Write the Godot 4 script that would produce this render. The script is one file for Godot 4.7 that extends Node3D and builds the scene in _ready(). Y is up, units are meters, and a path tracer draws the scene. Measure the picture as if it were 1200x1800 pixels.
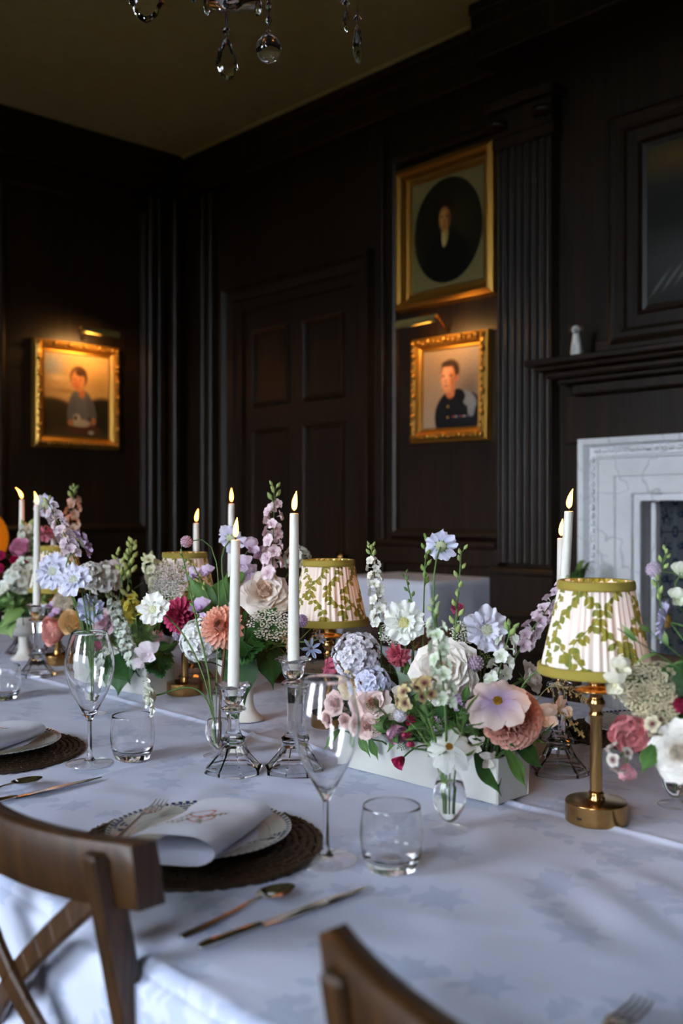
extends Node3D
# A candle-lit dining table with garden flowers in a dark panelled room, daylight from the windows behind the chairs.

const TH := 0.76            # table height
var rng := RandomNumberGenerator.new()
var M := {}                 # materials
var cache := {}             # shared meshes
var used := {}              # names that are taken
var wob := FastNoiseLite.new()

# ------------------------------------------------------------------ mesh building
class MB:
	var v := PackedVector3Array()
	var uv := PackedVector2Array()
	var c := PackedColorArray()
	var i := PackedInt32Array()
	var tint := Color(1, 1, 1)

	func p(at: Vector3, t := Vector2.ZERO) -> int:
		v.append(at)
		uv.append(t)
		c.append(tint)
		return v.size() - 1

	func tri(a: int, b: int, d: int) -> void:
		i.append(a)
		i.append(b)
		i.append(d)

	func quad(a: int, b: int, d: int, e: int) -> void:
		tri(a, b, d)
		tri(a, d, e)

	# a flat convex face turned away from "inside"
	func face(pts: Array, inside: Vector3, uvs: Array = []) -> void:
		var mid := Vector3.ZERO
		for q in pts:
			mid += q
		mid /= pts.size()
		var nrm: Vector3 = (pts[2] - pts[0]).cross(pts[1] - pts[0])
		var rev := nrm.dot(mid - inside) < 0.0
		var ids := []
		for k in pts.size():
			var t: Vector2 = uvs[k] if uvs.size() else Vector2(pts[k].x + pts[k].z, pts[k].y)
			ids.append(p(pts[k], t))
		for k in range(1, pts.size() - 1):
			if rev:
				tri(ids[0], ids[k + 1], ids[k])
			else:
				tri(ids[0], ids[k], ids[k + 1])

	# a surface over nu x nv cells; fn(u, w) gives the point, u and w from 0 to 1
	func grid(nu: int, nv: int, fn: Callable, wrap := false) -> void:
		var first := v.size()
		var cols := nu if wrap else nu + 1
		for b in nv + 1:
			for a in cols:
				var u := float(a) / nu
				var w := float(b) / nv
				p(fn.call(u, w), Vector2(u, w))
		for b in nv:
			for a in nu:
				var a2 := (a + 1) % cols
				quad(first + b * cols + a, first + b * cols + a2, first + (b + 1) * cols + a2, first + (b + 1) * cols + a)

	# a profile of (radius, height) turned round the y axis
	func lathe(prof: Array, segs: int, at := Vector3.ZERO, flat := false, phase := 0.0) -> void:
		if flat:
			for k in prof.size() - 1:
				for s in segs:
					var a0 := TAU * s / segs + phase
					var a1 := TAU * (s + 1) / segs + phase
					var p0: Vector2 = prof[k]
					var p1: Vector2 = prof[k + 1]
					var q := [at + Vector3(cos(a0) * p0.x, p0.y, sin(a0) * p0.x), at + Vector3(cos(a1) * p0.x, p0.y, sin(a1) * p0.x), at + Vector3(cos(a1) * p1.x, p1.y, sin(a1) * p1.x), at + Vector3(cos(a0) * p1.x, p1.y, sin(a0) * p1.x)]
					var ids := []
					for e in q:
						ids.append(p(e))
					quad(ids[0], ids[1], ids[2], ids[3])
			return
		var first := v.size()
		for k in prof.size():
			for s in segs:
				var a := TAU * s / segs + phase
				p(at + Vector3(cos(a) * prof[k].x, prof[k].y, sin(a) * prof[k].x), Vector2(float(s) / segs, float(k) / (prof.size() - 1)))
		for k in prof.size() - 1:
			for s in segs:
				var s2 := (s + 1) % segs
				quad(first + k * segs + s, first + k * segs + s2, first + (k + 1) * segs + s2, first + (k + 1) * segs + s)

	# a round tube along points, with a radius for each
	func tube(pts: Array, rad: Array, sides := 6, flatten := 1.0) -> void:
		var n := pts.size()
		var up := Vector3.UP
		var first := v.size()
		var side := Vector3.ZERO
		for k in n:
			var d: Vector3 = (pts[mini(k + 1, n - 1)] - pts[maxi(k - 1, 0)]).normalized()
			if k == 0:
				if absf(d.dot(up)) > 0.95:
					up = Vector3.RIGHT
				side = d.cross(up).normalized()
			else:
				side = (side - d * side.dot(d)).normalized()
			var other := side.cross(d)
			for s in sides:
				var a := TAU * s / sides
				p(pts[k] + (side * cos(a) + other * sin(a) * flatten) * float(rad[mini(k, rad.size() - 1)]), Vector2(float(s) / sides, float(k) / (n - 1)))
		for k in n - 1:
			for s in sides:
				var s2 := (s + 1) % sides
				quad(first + k * sides + s, first + (k + 1) * sides + s, first + (k + 1) * sides + s2, first + k * sides + s2)
		for e in [0, n - 1]:
			var mid := p(pts[e])
			for s in sides:
				var a: int = first + e * sides + s
				var b: int = first + e * sides + (s + 1) % sides
				if e == 0:
					tri(mid, a, b)
				else:
					tri(mid, b, a)

	func ball(at: Vector3, r: Vector3, segs := 8, rings := 5) -> void:
		var first := v.size()
		for k in rings + 1:
			var e := PI * k / rings
			for s in segs:
				var a := TAU * s / segs
				p(at + Vector3(cos(a) * sin(e) * r.x, cos(e) * r.y, sin(a) * sin(e) * r.z))
		for k in rings:
			for s in segs:
				var s2 := (s + 1) % segs
				quad(first + k * segs + s, first + (k + 1) * segs + s, first + (k + 1) * segs + s2, first + k * segs + s2)

	# a box with chamfered edges, turned by a basis
	func box(at: Vector3, size: Vector3, ch := 0.003, b := Basis.IDENTITY) -> void:
		var h := size / 2.0
		ch = minf(ch, minf(h.x, minf(h.y, h.z)) * 0.9)
		for ax in 3:
			var o1 := (ax + 1) % 3
			var o2 := (ax + 2) % 3
			for s in [-1.0, 1.0]:
				var q := []
				for k in [[-1, -1], [1, -1], [1, 1], [-1, 1]]:
					var e := Vector3.ZERO
					e[ax] = s * h[ax]
					e[o1] = k[0] * (h[o1] - ch)
					e[o2] = k[1] * (h[o2] - ch)
					q.append(at + b * e)
				face(q, at)
			for s1 in [-1.0, 1.0]:
				for s2 in [-1.0, 1.0]:
					var q := []
					for k in [[-1.0, 0], [1.0, 0], [1.0, 1], [-1.0, 1]]:
						var e := Vector3.ZERO
						e[ax] = k[0] * (h[ax] - ch)
						e[o1] = s1 * (h[o1] - (ch if k[1] == 0 else 0.0))
						e[o2] = s2 * (h[o2] - (0.0 if k[1] == 0 else ch))
						q.append(at + b * e)
					face(q, at)
		for sx in [-1.0, 1.0]:
			for sy in [-1.0, 1.0]:
				for sz in [-1.0, 1.0]:
					var s := Vector3(sx, sy, sz)
					var q := []
					for ax in 3:
						var e := s * (h - Vector3.ONE * ch)
						e[ax] = s[ax] * h[ax]
						q.append(at + b * e)
					face(q, at)

	# a rectangular frame in the plane of ex, ey (ez points to the viewer); profile of (distance outward from the inner edge, height)
	func frame(o: Vector3, ex: Vector3, ey: Vector3, ez: Vector3, hw: float, hh: float, prof: Array, open_bottom := false) -> void:
		var cs := [[-1, -1], [-1, 1], [1, 1], [1, -1]]
		for s in 4:
			if open_bottom and s == 3:
				continue
			var c0 = cs[s]
			var c1 = cs[(s + 1) % 4]
			var along := 0.0
			for k in prof.size() - 1:
				var q := []
				for e in [[c0, k], [c1, k], [c1, k + 1], [c0, k + 1]]:
					var pr: Vector2 = prof[e[1]]
					var y: float = e[0][1] * (hh + pr.x)
					if open_bottom and e[0][1] < 0:
						y = -hh
					q.append(o + ex * (e[0][0] * (hw + pr.x)) + ey * y + ez * pr.y)
				var len := (prof[k + 1] as Vector2).distance_to(prof[k])
				var span: float = (q[1] - q[0]).length()
				var mid: Vector3 = (q[0] + q[1] + q[2] + q[3]) / 4.0
				var pn: Vector2 = prof[k + 1] - prof[k]
				var outdir: Vector3 = (ex * (c0[0] + c1[0]) + ey * (c0[1] + c1[1])).normalized()
				var want: Vector3 = outdir * (-pn.y) + ez * pn.x
				face(q, mid - want, [Vector2(0, along), Vector2(span, along), Vector2(span, along + len), Vector2(0, along + len)])
				along += len

	func join(m: MB, t: Transform3D) -> void:
		var first := v.size()
		for k in m.v.size():
			v.append(t * m.v[k])
			uv.append(m.uv[k])
			c.append(m.c[k])
		for k in m.i.size():
			i.append(first + m.i[k])

	# closed: a solid; its faces are turned outward
	func mesh(closed := false, colored := false) -> ArrayMesh:
		if closed:
			var vol := 0.0
			for k in range(0, i.size(), 3):
				vol += v[i[k]].dot(v[i[k + 1]].cross(v[i[k + 2]]))
			if vol > 0.0:
				for k in range(0, i.size(), 3):
					var t := i[k + 1]
					i[k + 1] = i[k + 2]
					i[k + 2] = t
		var n := PackedVector3Array()
		n.resize(v.size())
		for k in range(0, i.size(), 3):
			var a := v[i[k]]
			var nn := (v[i[k + 2]] - a).cross(v[i[k + 1]] - a)
			n[i[k]] += nn
			n[i[k + 1]] += nn
			n[i[k + 2]] += nn
		for k in n.size():
			n[k] = n[k].normalized() if n[k].length_squared() > 1e-24 else Vector3.UP
		var arr := []
		arr.resize(Mesh.ARRAY_MAX)
		arr[Mesh.ARRAY_VERTEX] = v
		arr[Mesh.ARRAY_NORMAL] = n
		arr[Mesh.ARRAY_TEX_UV] = uv
		if colored:
			arr[Mesh.ARRAY_COLOR] = c
		arr[Mesh.ARRAY_INDEX] = i
		var m := ArrayMesh.new()
		m.add_surface_from_arrays(Mesh.PRIMITIVE_TRIANGLES, arr)
		return m

# ------------------------------------------------------------------ naming
func numbered(called: String) -> String:
	if not used.has(called):
		used[called] = 0
		return called
	used[called] += 1
	return "%s_%03d" % [called, used[called]]

func tag(o: Node3D, label: String, category: String, group := "") -> Node3D:
	o.set_meta("label", label)
	o.set_meta("category", category)
	if group != "":
		o.set_meta("group", group)
	return o

func thing(called: String, label: String, category: String, at := Vector3.ZERO, turn := 0.0, group := "") -> Node3D:
	var o := Node3D.new()
	o.name = numbered(called)
	add_child(o)
	o.position = at
	o.rotation.y = turn
	tag(o, label, category, group)
	return o

func part(called: String, mesh: Mesh, mat: Material, parent: Node3D, t := Transform3D.IDENTITY) -> MeshInstance3D:
	var o := MeshInstance3D.new()
	var n := 0
	var nm := called
	while parent.has_node(nm):
		n += 1
		nm = "%s_%03d" % [called, n]
	o.name = nm
	o.mesh = mesh
	o.material_override = mat
	parent.add_child(o, true)
	o.transform = t
	return o

# many alike pieces under one parent without looking every name up
func pieces(called: String, mesh: Mesh, mat: Material, parent: Node3D, t: Transform3D, n: int) -> MeshInstance3D:
	var o := MeshInstance3D.new()
	o.name = called if n == 0 else "%s_%03d" % [called, n]
	o.mesh = mesh
	o.material_override = mat
	parent.add_child(o, true)
	o.transform = t
	return o

func struct(called: String, mesh: Mesh, mat: Material) -> MeshInstance3D:
	var o := MeshInstance3D.new()
	o.name = numbered(called)
	o.mesh = mesh
	o.material_override = mat
	add_child(o)
	o.set_meta("kind", "structure")
	return o

func single(called: String, mesh: Mesh, mat: Material, label: String, category: String, at := Vector3.ZERO, group := "") -> MeshInstance3D:
	var o := MeshInstance3D.new()
	o.name = numbered(called)
	o.mesh = mesh
	o.material_override = mat
	add_child(o)
	o.position = at
	tag(o, label, category, group)
	return o

func dup(root: Node3D, at: Vector3, turn: float, label: String, group := "") -> Node3D:
	var r: Node3D = root.duplicate()
	var plain := String(root.name)
	var cut := plain.rfind("_0")
	if cut > 0 and plain.length() - cut == 4:
		plain = plain.substr(0, cut)
	r.name = numbered(plain)
	add_child(r)
	r.position = at
	r.rotation.y = turn
	r.set_meta("label", label)
	if group != "":
		r.set_meta("group", group)
	return r

func lin(hex: String) -> Color:
	return Color(hex).srgb_to_linear()

# ------------------------------------------------------------------ materials and pictures
func mat(color: Color, rough := 0.6, metal := 0.0) -> StandardMaterial3D:
	var m := StandardMaterial3D.new()
	m.albedo_color = color
	m.roughness = rough
	m.metallic = metal
	return m

func noise_tex(freq: float, ramp: Array, size := 512, kind := FastNoiseLite.TYPE_SIMPLEX_SMOOTH, oct := 4) -> NoiseTexture2D:
	var n := FastNoiseLite.new()
	n.seed = 7
	n.noise_type = kind
	n.frequency = freq
	n.fractal_octaves = oct
	var t := NoiseTexture2D.new()
	t.width = size
	t.height = size
	t.seamless = true
	t.noise = n
	if ramp.size():
		var g := Gradient.new()
		var offs := PackedFloat32Array()
		var cols := PackedColorArray()
		for r in ramp:
			offs.append(r[0])
			cols.append(r[1])
		g.offsets = offs
		g.colors = cols
		t.color_ramp = g
	return t

# wood: streaks drawn out along v
func wood_image(a: Color, b: Color) -> ImageTexture:
	var im := Image.create(256, 512, false, Image.FORMAT_RGB8)
	var n := FastNoiseLite.new()
	n.seed = 11
	n.frequency = 0.012
	n.fractal_octaves = 4
	for y in 512:
		for x in 256:
			var e := n.get_noise_3d(cos(TAU * x / 256.0) * 300.0, sin(TAU * x / 256.0) * 300.0, absf(y - 256.0) * 0.45)
			var f := n.get_noise_3d(cos(TAU * x / 256.0) * 1200.0, sin(TAU * x / 256.0) * 1200.0, absf(y - 256.0) * 1.2)
			im.set_pixel(x, y, a.lerp(b, clampf(0.5 + e * 0.8 + f * 0.5, 0.0, 1.0)))
	return ImageTexture.create_from_image(im)

# paint: a soft-edged ellipse
func dab(im: Image, cx: float, cy: float, rx: float, ry: float, col: Color, soft := 0.25, rot := 0.0, amount := 1.0) -> void:
	var w := im.get_width()
	var h := im.get_height()
	cx *= w
	cy *= h
	rx *= w
	ry *= h
	var reach := maxf(rx, ry) + 2.0
	for y in range(maxi(0, int(cy - reach)), mini(h, int(cy + reach) + 1)):
		for x in range(maxi(0, int(cx - reach)), mini(w, int(cx + reach) + 1)):
			var d := Vector2(x + 0.5 - cx, y + 0.5 - cy).rotated(-rot)
			var r := Vector2(d.x / rx, d.y / ry).length()
			if r < 1.0:
				var k := clampf((1.0 - r) / maxf(soft, 0.001), 0.0, 1.0) * amount
				im.set_pixel(x, y, im.get_pixel(x, y).lerp(col, k))

func grainy(im: Image, amount: float, freq := 0.05) -> void:
	var n := FastNoiseLite.new()
	n.seed = 5
	n.frequency = freq
	for y in im.get_height():
		for x in im.get_width():
			var c := im.get_pixel(x, y)
			var k := 1.0 + n.get_noise_2d(x, y) * amount
			im.set_pixel(x, y, Color(c.r * k, c.g * k, c.b * k))

func canvas(w: int, h: int, c: Color) -> Image:
	var im := Image.create(w, h, false, Image.FORMAT_RGB8)
	im.fill(c)
	return im

func line(im: Image, a: Vector2, b: Vector2, r: float, col: Color) -> void:
	var n := maxi(1, int(a.distance_to(b) / maxf(r * 0.6, 0.5)))
	for k in n + 1:
		var q := a.lerp(b, float(k) / n)
		for y in range(int(q.y - r), int(q.y + r) + 1):
			for x in range(int(q.x - r), int(q.x + r) + 1):
				if Vector2(x - q.x, y - q.y).length() <= r and x >= 0 and y >= 0 and x < im.get_width() and y < im.get_height():
					im.set_pixel(x, y, col)

# a leaf shape with a point at each end
func leaf_dab(im: Image, at: Vector2, dir: float, l: float, w: float, col: Color, wrapx := false) -> void:
	var reach := l + 1.0
	for y in range(int(at.y - reach), int(at.y + reach) + 1):
		for x in range(int(at.x - reach), int(at.x + reach) + 1):
			var d := Vector2(x - at.x, y - at.y).rotated(-dir)
			if d.x < 0.0 or d.x > l:
				continue
			if absf(d.y) < w * sin(PI * pow(d.x / l, 0.8)):
				var xx := posmod(x, im.get_width()) if wrapx else x
				var yy := posmod(y, im.get_height()) if wrapx else y
				if xx >= 0 and yy >= 0 and xx < im.get_width() and yy < im.get_height():
					im.set_pixel(xx, yy, col)

func picture(im: Image, rough := 0.5) -> StandardMaterial3D:
	var m := mat(Color.WHITE, rough)
	m.albedo_texture = ImageTexture.create_from_image(im)
	return m

func make_materials() -> void:
	# dark oak
	var w := mat(Color.WHITE, 0.42)
	w.albedo_texture = wood_image(Color("150f08"), Color("302113"))
	w.uv1_triplanar = true
	w.uv1_world_triplanar = true
	w.uv1_scale = Vector3(1.7, 0.55, 1.7)
	w.metallic_specular = 0.45
	M.oak = w
	var cw := mat(Color.WHITE, 0.5)
	cw.albedo_texture = wood_image(Color("251506"), Color("523413"))
	cw.uv1_triplanar = true
	cw.uv1_scale = Vector3(5, 2.2, 5)
	M.chairwood = cw
	M.boards = mat(Color.WHITE, 0.45)
	M.boards.albedo_texture = wood_image(Color("2b1d12"), Color("4b3421"))
	M.boards.uv1_triplanar = true
	M.boards.uv1_scale = Vector3(3, 1, 3)
	M.plaster = mat(Color.WHITE, 0.9)
	M.plaster.albedo_texture = noise_tex(0.02, [[0.0, Color("aca263")], [1.0, Color("b8ae6e")]])
	M.plaster.uv1_triplanar = true
	M.plaster.uv1_world_triplanar = true
	M.plaster.uv1_scale = Vector3(0.8, 0.8, 0.8)
	var mb := mat(Color.WHITE, 0.3)
	mb.albedo_texture = noise_tex(0.004, [[0.0, Color("e6e8e9")], [0.46, Color("eceeee")], [0.5, Color("c5cacc")], [0.53, Color("eaeced")], [1.0, Color("e0e3e4")]], 512, FastNoiseLite.TYPE_SIMPLEX, 4)
	mb.uv1_triplanar = true
	mb.uv1_world_triplanar = true
	mb.uv1_scale = Vector3(1.1, 1.1, 1.1)
	M.marble = mb
	M.soot = mat(Color("1c1d1e"), 0.9)
	M.gilt = mat(Color("b98a3c"), 0.38, 0.85)
	M.gilt.heightmap_enabled = false
	M.brass = mat(Color("a8814c"), 0.24, 1.0)
	M.dull_brass = mat(Color("8f8049"), 0.5, 0.25)
	M.brass_lamp = mat(Color("b08a55"), 0.2, 1.0)
	M.steel = mat(Color("c9c9c6"), 0.12, 1.0)
	M.dark = mat(Color("15130f"), 0.7)
	var g := mat(Color(1, 1, 1, 0.0), 0.0)
	g.transparency = BaseMaterial3D.TRANSPARENCY_ALPHA
	g.refraction_enabled = true
	g.refraction_scale = 0.05
	M.glass = g
	var cr := g.duplicate()
	cr.refraction_scale = 0.055
	M.crystal = cr
	var wt := g.duplicate()
	wt.refraction_scale = 0.033
	M.water = wt
	var gf := g.duplicate()
	gf.refraction_scale = 0.022
	M.thin_glass = gf
	var pn := mat(Color(1, 1, 1, 0.03), 0.0)
	pn.transparency = BaseMaterial3D.TRANSPARENCY_ALPHA
	pn.cull_mode = BaseMaterial3D.CULL_DISABLED
	M.pane = pn
	M.china = mat(Color("d9dad2"), 0.25)
	M.bisque = mat(Color("d3d0c6"), 0.75)
	M.trough = mat(Color("bfc0b9"), 0.55)
	var wax := mat(Color("e9e6da"), 0.45)
	M.wax = wax
	M.wick = mat(Color("17120e"), 0.9)
	M.flame = glow(Color(1.0, 0.63, 0.27), 1.7)
	M.bulb = glow(Color(1.0, 0.7, 0.4), 0.5)
	# petals and leaves carry their colour in their vertices
	var pt := mat(Color.WHITE, 0.65)
	pt.vertex_color_use_as_albedo = true
	pt.cull_mode = BaseMaterial3D.CULL_DISABLED
	pt.backlight_enabled = true
	pt.backlight = Color(0.5, 0.5, 0.5)
	pt.metallic_specular = 0.3
	M.petal = pt
	var lf := mat(Color.WHITE, 0.5)
	lf.vertex_color_use_as_albedo = true
	lf.cull_mode = BaseMaterial3D.CULL_DISABLED
	lf.backlight_enabled = true
	lf.backlight = Color(0.4, 0.4, 0.4)
	lf.metallic_specular = 0.35
	M.leaf = lf
	var st := mat(Color.WHITE, 0.55)
	st.vertex_color_use_as_albedo = true
	M.plain = st
	# rattan
	M.rattan = mat(Color.WHITE, 0.6)
	M.rattan.albedo_texture = noise_tex(0.05, [[0.0, Color("17100a")], [0.6, Color("35250f")], [1.0, Color("5d4420")]], 256)
	M.rattan.uv1_triplanar = true
	M.rattan.uv1_scale = Vector3(14, 14, 14)
	M.trim = mat(Color("9c8a35"), 0.8)
	M.trim.rim_enabled = true
	M.trim.rim = 0.3

func glow(c: Color, e: float) -> StandardMaterial3D:
	var m := mat(c, 0.6)
	m.emission_enabled = true
	m.emission = c
	m.emission_energy_multiplier = e
	return m

func lamp_light(at: Vector3, c: Color, e: float, size := 0.01) -> OmniLight3D:
	var l := OmniLight3D.new()
	l.position = at
	l.light_color = c
	l.light_energy = e
	l.light_size = size
	l.omni_range = 12.0
	l.omni_attenuation = 2.0
	l.shadow_enabled = true
	return l

func _ready() -> void:
	# ---- camera: eye height of a seated guest, 35 mm lens on a full frame
	var cam := Camera3D.new()
	cam.name = "camera"
	cam.position = Vector3(0, 1.25, 0)
	cam.rotation.y = -deg_to_rad(43.315)
	cam.projection = Camera3D.PROJECTION_PERSPECTIVE
	var at := CameraAttributesPhysical.new()
	at.frustum_focal_length = 34.03
	at.exposure_aperture = 2.8
	at.frustum_focus_distance = 2.0
	at.frustum_near = 0.05
	at.frustum_far = 60.0
	cam.attributes = at
	cam.near = 0.05
	cam.far = 60.0
	cam.fov = 54.43
	add_child(cam)
	# ---- an overcast afternoon sky over darker ground
	var env := Environment.new()
	var sm := ProceduralSkyMaterial.new()
	sm.sky_top_color = Color(0.92, 0.955, 1.0)
	sm.sky_horizon_color = Color(0.72, 0.76, 0.82)
	sm.sky_curve = 0.3
	sm.ground_bottom_color = Color(0.12, 0.14, 0.10)
	sm.ground_horizon_color = Color(0.16, 0.18, 0.13)
	sm.sun_angle_max = 0.0
	var sky := Sky.new()
	sky.sky_material = sm
	env.background_mode = Environment.BG_SKY
	env.sky = sky
	env.background_energy_multiplier = 4.7
	env.tonemap_mode = Environment.TONE_MAPPER_LINEAR
	env.tonemap_exposure = 8.0
	env.sdfgi_enabled = true
	env.ssao_enabled = true
	env.ssil_enabled = true
	var we := WorldEnvironment.new()
	we.name = "sky"
	we.environment = env
	add_child(we)
	# ---- the rest
	rng.seed = 20240607
	wob.seed = 3
	wob.frequency = 1.0
	make_materials()
	build_room()
	build_fireplace()
	build_pictures()
	damask()
	build_furniture()
	build_cloth()
	build_settings()
	build_candles_and_lamps()
	build_vessels()
	build_chandelier()
	build_flowers()

# ------------------------------------------------------------------ the room
const XR := 3.53     # face of the fireplace wall
const XL := -2.6     # face of the window wall
const ZF := -5.15    # face of the far wall
const ZN := 2.4      # face of the wall behind the camera
const H := 3.42

func boxmesh(at: Vector3, size: Vector3, ch := 0.004) -> ArrayMesh:
	var m := MB.new()
	m.box(at, size, ch)
	return m.mesh()

# a box given by its two opposite corners
func span(m: MB, a: Vector3, b: Vector3, ch := 0.003) -> void:
	m.box((a + b) / 2.0, (b - a).abs(), ch)

# raised panel moulding round a field; u, w are the centre along the wall and up
func panel(wall: Node3D, on_right: bool, u: float, w: float, hw: float, hh: float, mat_: Material, raised := true) -> void:
	var o := Vector3(XR, w, u) if on_right else Vector3(u, w, ZF)
	var ex := Vector3(0, 0, 1) if on_right else Vector3(1, 0, 0)
	var ez := Vector3(-1, 0, 0) if on_right else Vector3(0, 0, 1)
	var m := MB.new()
	m.frame(o, ex, Vector3.UP, ez, hw, hh, [Vector2(0.0, 0.004), Vector2(0.008, 0.022), Vector2(0.02, 0.03), Vector2(0.034, 0.03), Vector2(0.042, 0.018), Vector2(0.052, 0.0)])
	part("panel_moulding", m.mesh(), mat_, wall)
	if raised and hw > 0.12:
		var f := MB.new()
		f.frame(o, ex, Vector3.UP, ez, hw - 0.09, hh - 0.09, [Vector2(-0.02, 0.012), Vector2(0.0, 0.012), Vector2(0.05, 0.002), Vector2(0.05, 0.0)])
		var q := [o + ex * -(hw - 0.11) + Vector3.UP * -(hh - 0.11) + ez * 0.012, o + ex * (hw - 0.11) + Vector3.UP * -(hh - 0.11) + ez * 0.012, o + ex * (hw - 0.11) + Vector3.UP * (hh - 0.11) + ez * 0.012, o + ex * -(hw - 0.11) + Vector3.UP * (hh - 0.11) + ez * 0.012]
		f.face(q, o - ez)
		part("raised_panel", f.mesh(), mat_, wall)

func pilaster(z0: float, z1: float, called: String) -> void:
	var st := struct(called, boxmesh(Vector3(XR - 0.02, 0.5, (z0 + z1) / 2), Vector3(0.14, 1.0, z1 - z0 + 0.05), 0.006), M.oak)
	var n := 7
	var m := MB.new()
	var wd := z1 - z0
	m.grid(n * 10, 1, func(u, w):
		var z: float = z0 + wd * u
		var t: float = fposmod((u - 0.02) / 0.96 * n, 1.0)
		var dip := 0.0
		if u > 0.02 and u < 0.98 and t > 0.14 and t < 0.86:
			dip = 0.016 * sqrt(maxf(0.0, sin(PI * (t - 0.14) / 0.72)))
		return Vector3(XR - 0.062 + dip, lerpf(1.03, 2.82, w), z))
	part("fluted_shaft", m.mesh(), M.oak, st)
	var b := MB.new()
	span(b, Vector3(XR - 0.06, 1.0, z0), Vector3(XR + 0.02, 2.84, z0 + 0.006), 0.001)
	span(b, Vector3(XR - 0.06, 1.0, z1 - 0.006), Vector3(XR + 0.02, 2.84, z1), 0.001)
	part("shaft_side", b.mesh(), M.oak, st)
	var cap := MB.new()
	span(cap, Vector3(XR - 0.085, 2.82, z0 - 0.02), Vector3(XR, 2.87, z1 + 0.02), 0.01)
	span(cap, Vector3(XR - 0.075, 2.87, z0 - 0.01), Vector3(XR, 2.98, z1 + 0.01), 0.004)
	span(cap, Vector3(XR - 0.11, 2.98, z0 - 0.035), Vector3(XR, 3.03, z1 + 0.035), 0.008)
	for s in [z0 + 0.02, z1 - 0.02]:
		cap.lathe([Vector2(0.0, 0.0), Vector2(0.05, 0.0), Vector2(0.05, 0.03), Vector2(0.0, 0.03)], 14, Vector3(XR - 0.085, 2.9, s))
	part("capital", cap.mesh(), M.oak, st)
	var base := MB.new()
	span(base, Vector3(XR - 0.1, 0.98, z0 - 0.03), Vector3(XR, 1.01, z1 + 0.03), 0.008)
	span(base, Vector3(XR - 0.115, 0.80, z0 - 0.045), Vector3(XR, 0.83, z1 + 0.045), 0.008)
	span(base, Vector3(XR - 0.1, 0.64, z0 - 0.03), Vector3(XR, 0.66, z1 + 0.03), 0.006)
	span(base, Vector3(XR - 0.12, 0.0, z0 - 0.05), Vector3(XR, 0.16, z1 + 0.05), 0.006)
	part("base_moulding", base.mesh(), M.oak, st)

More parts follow.
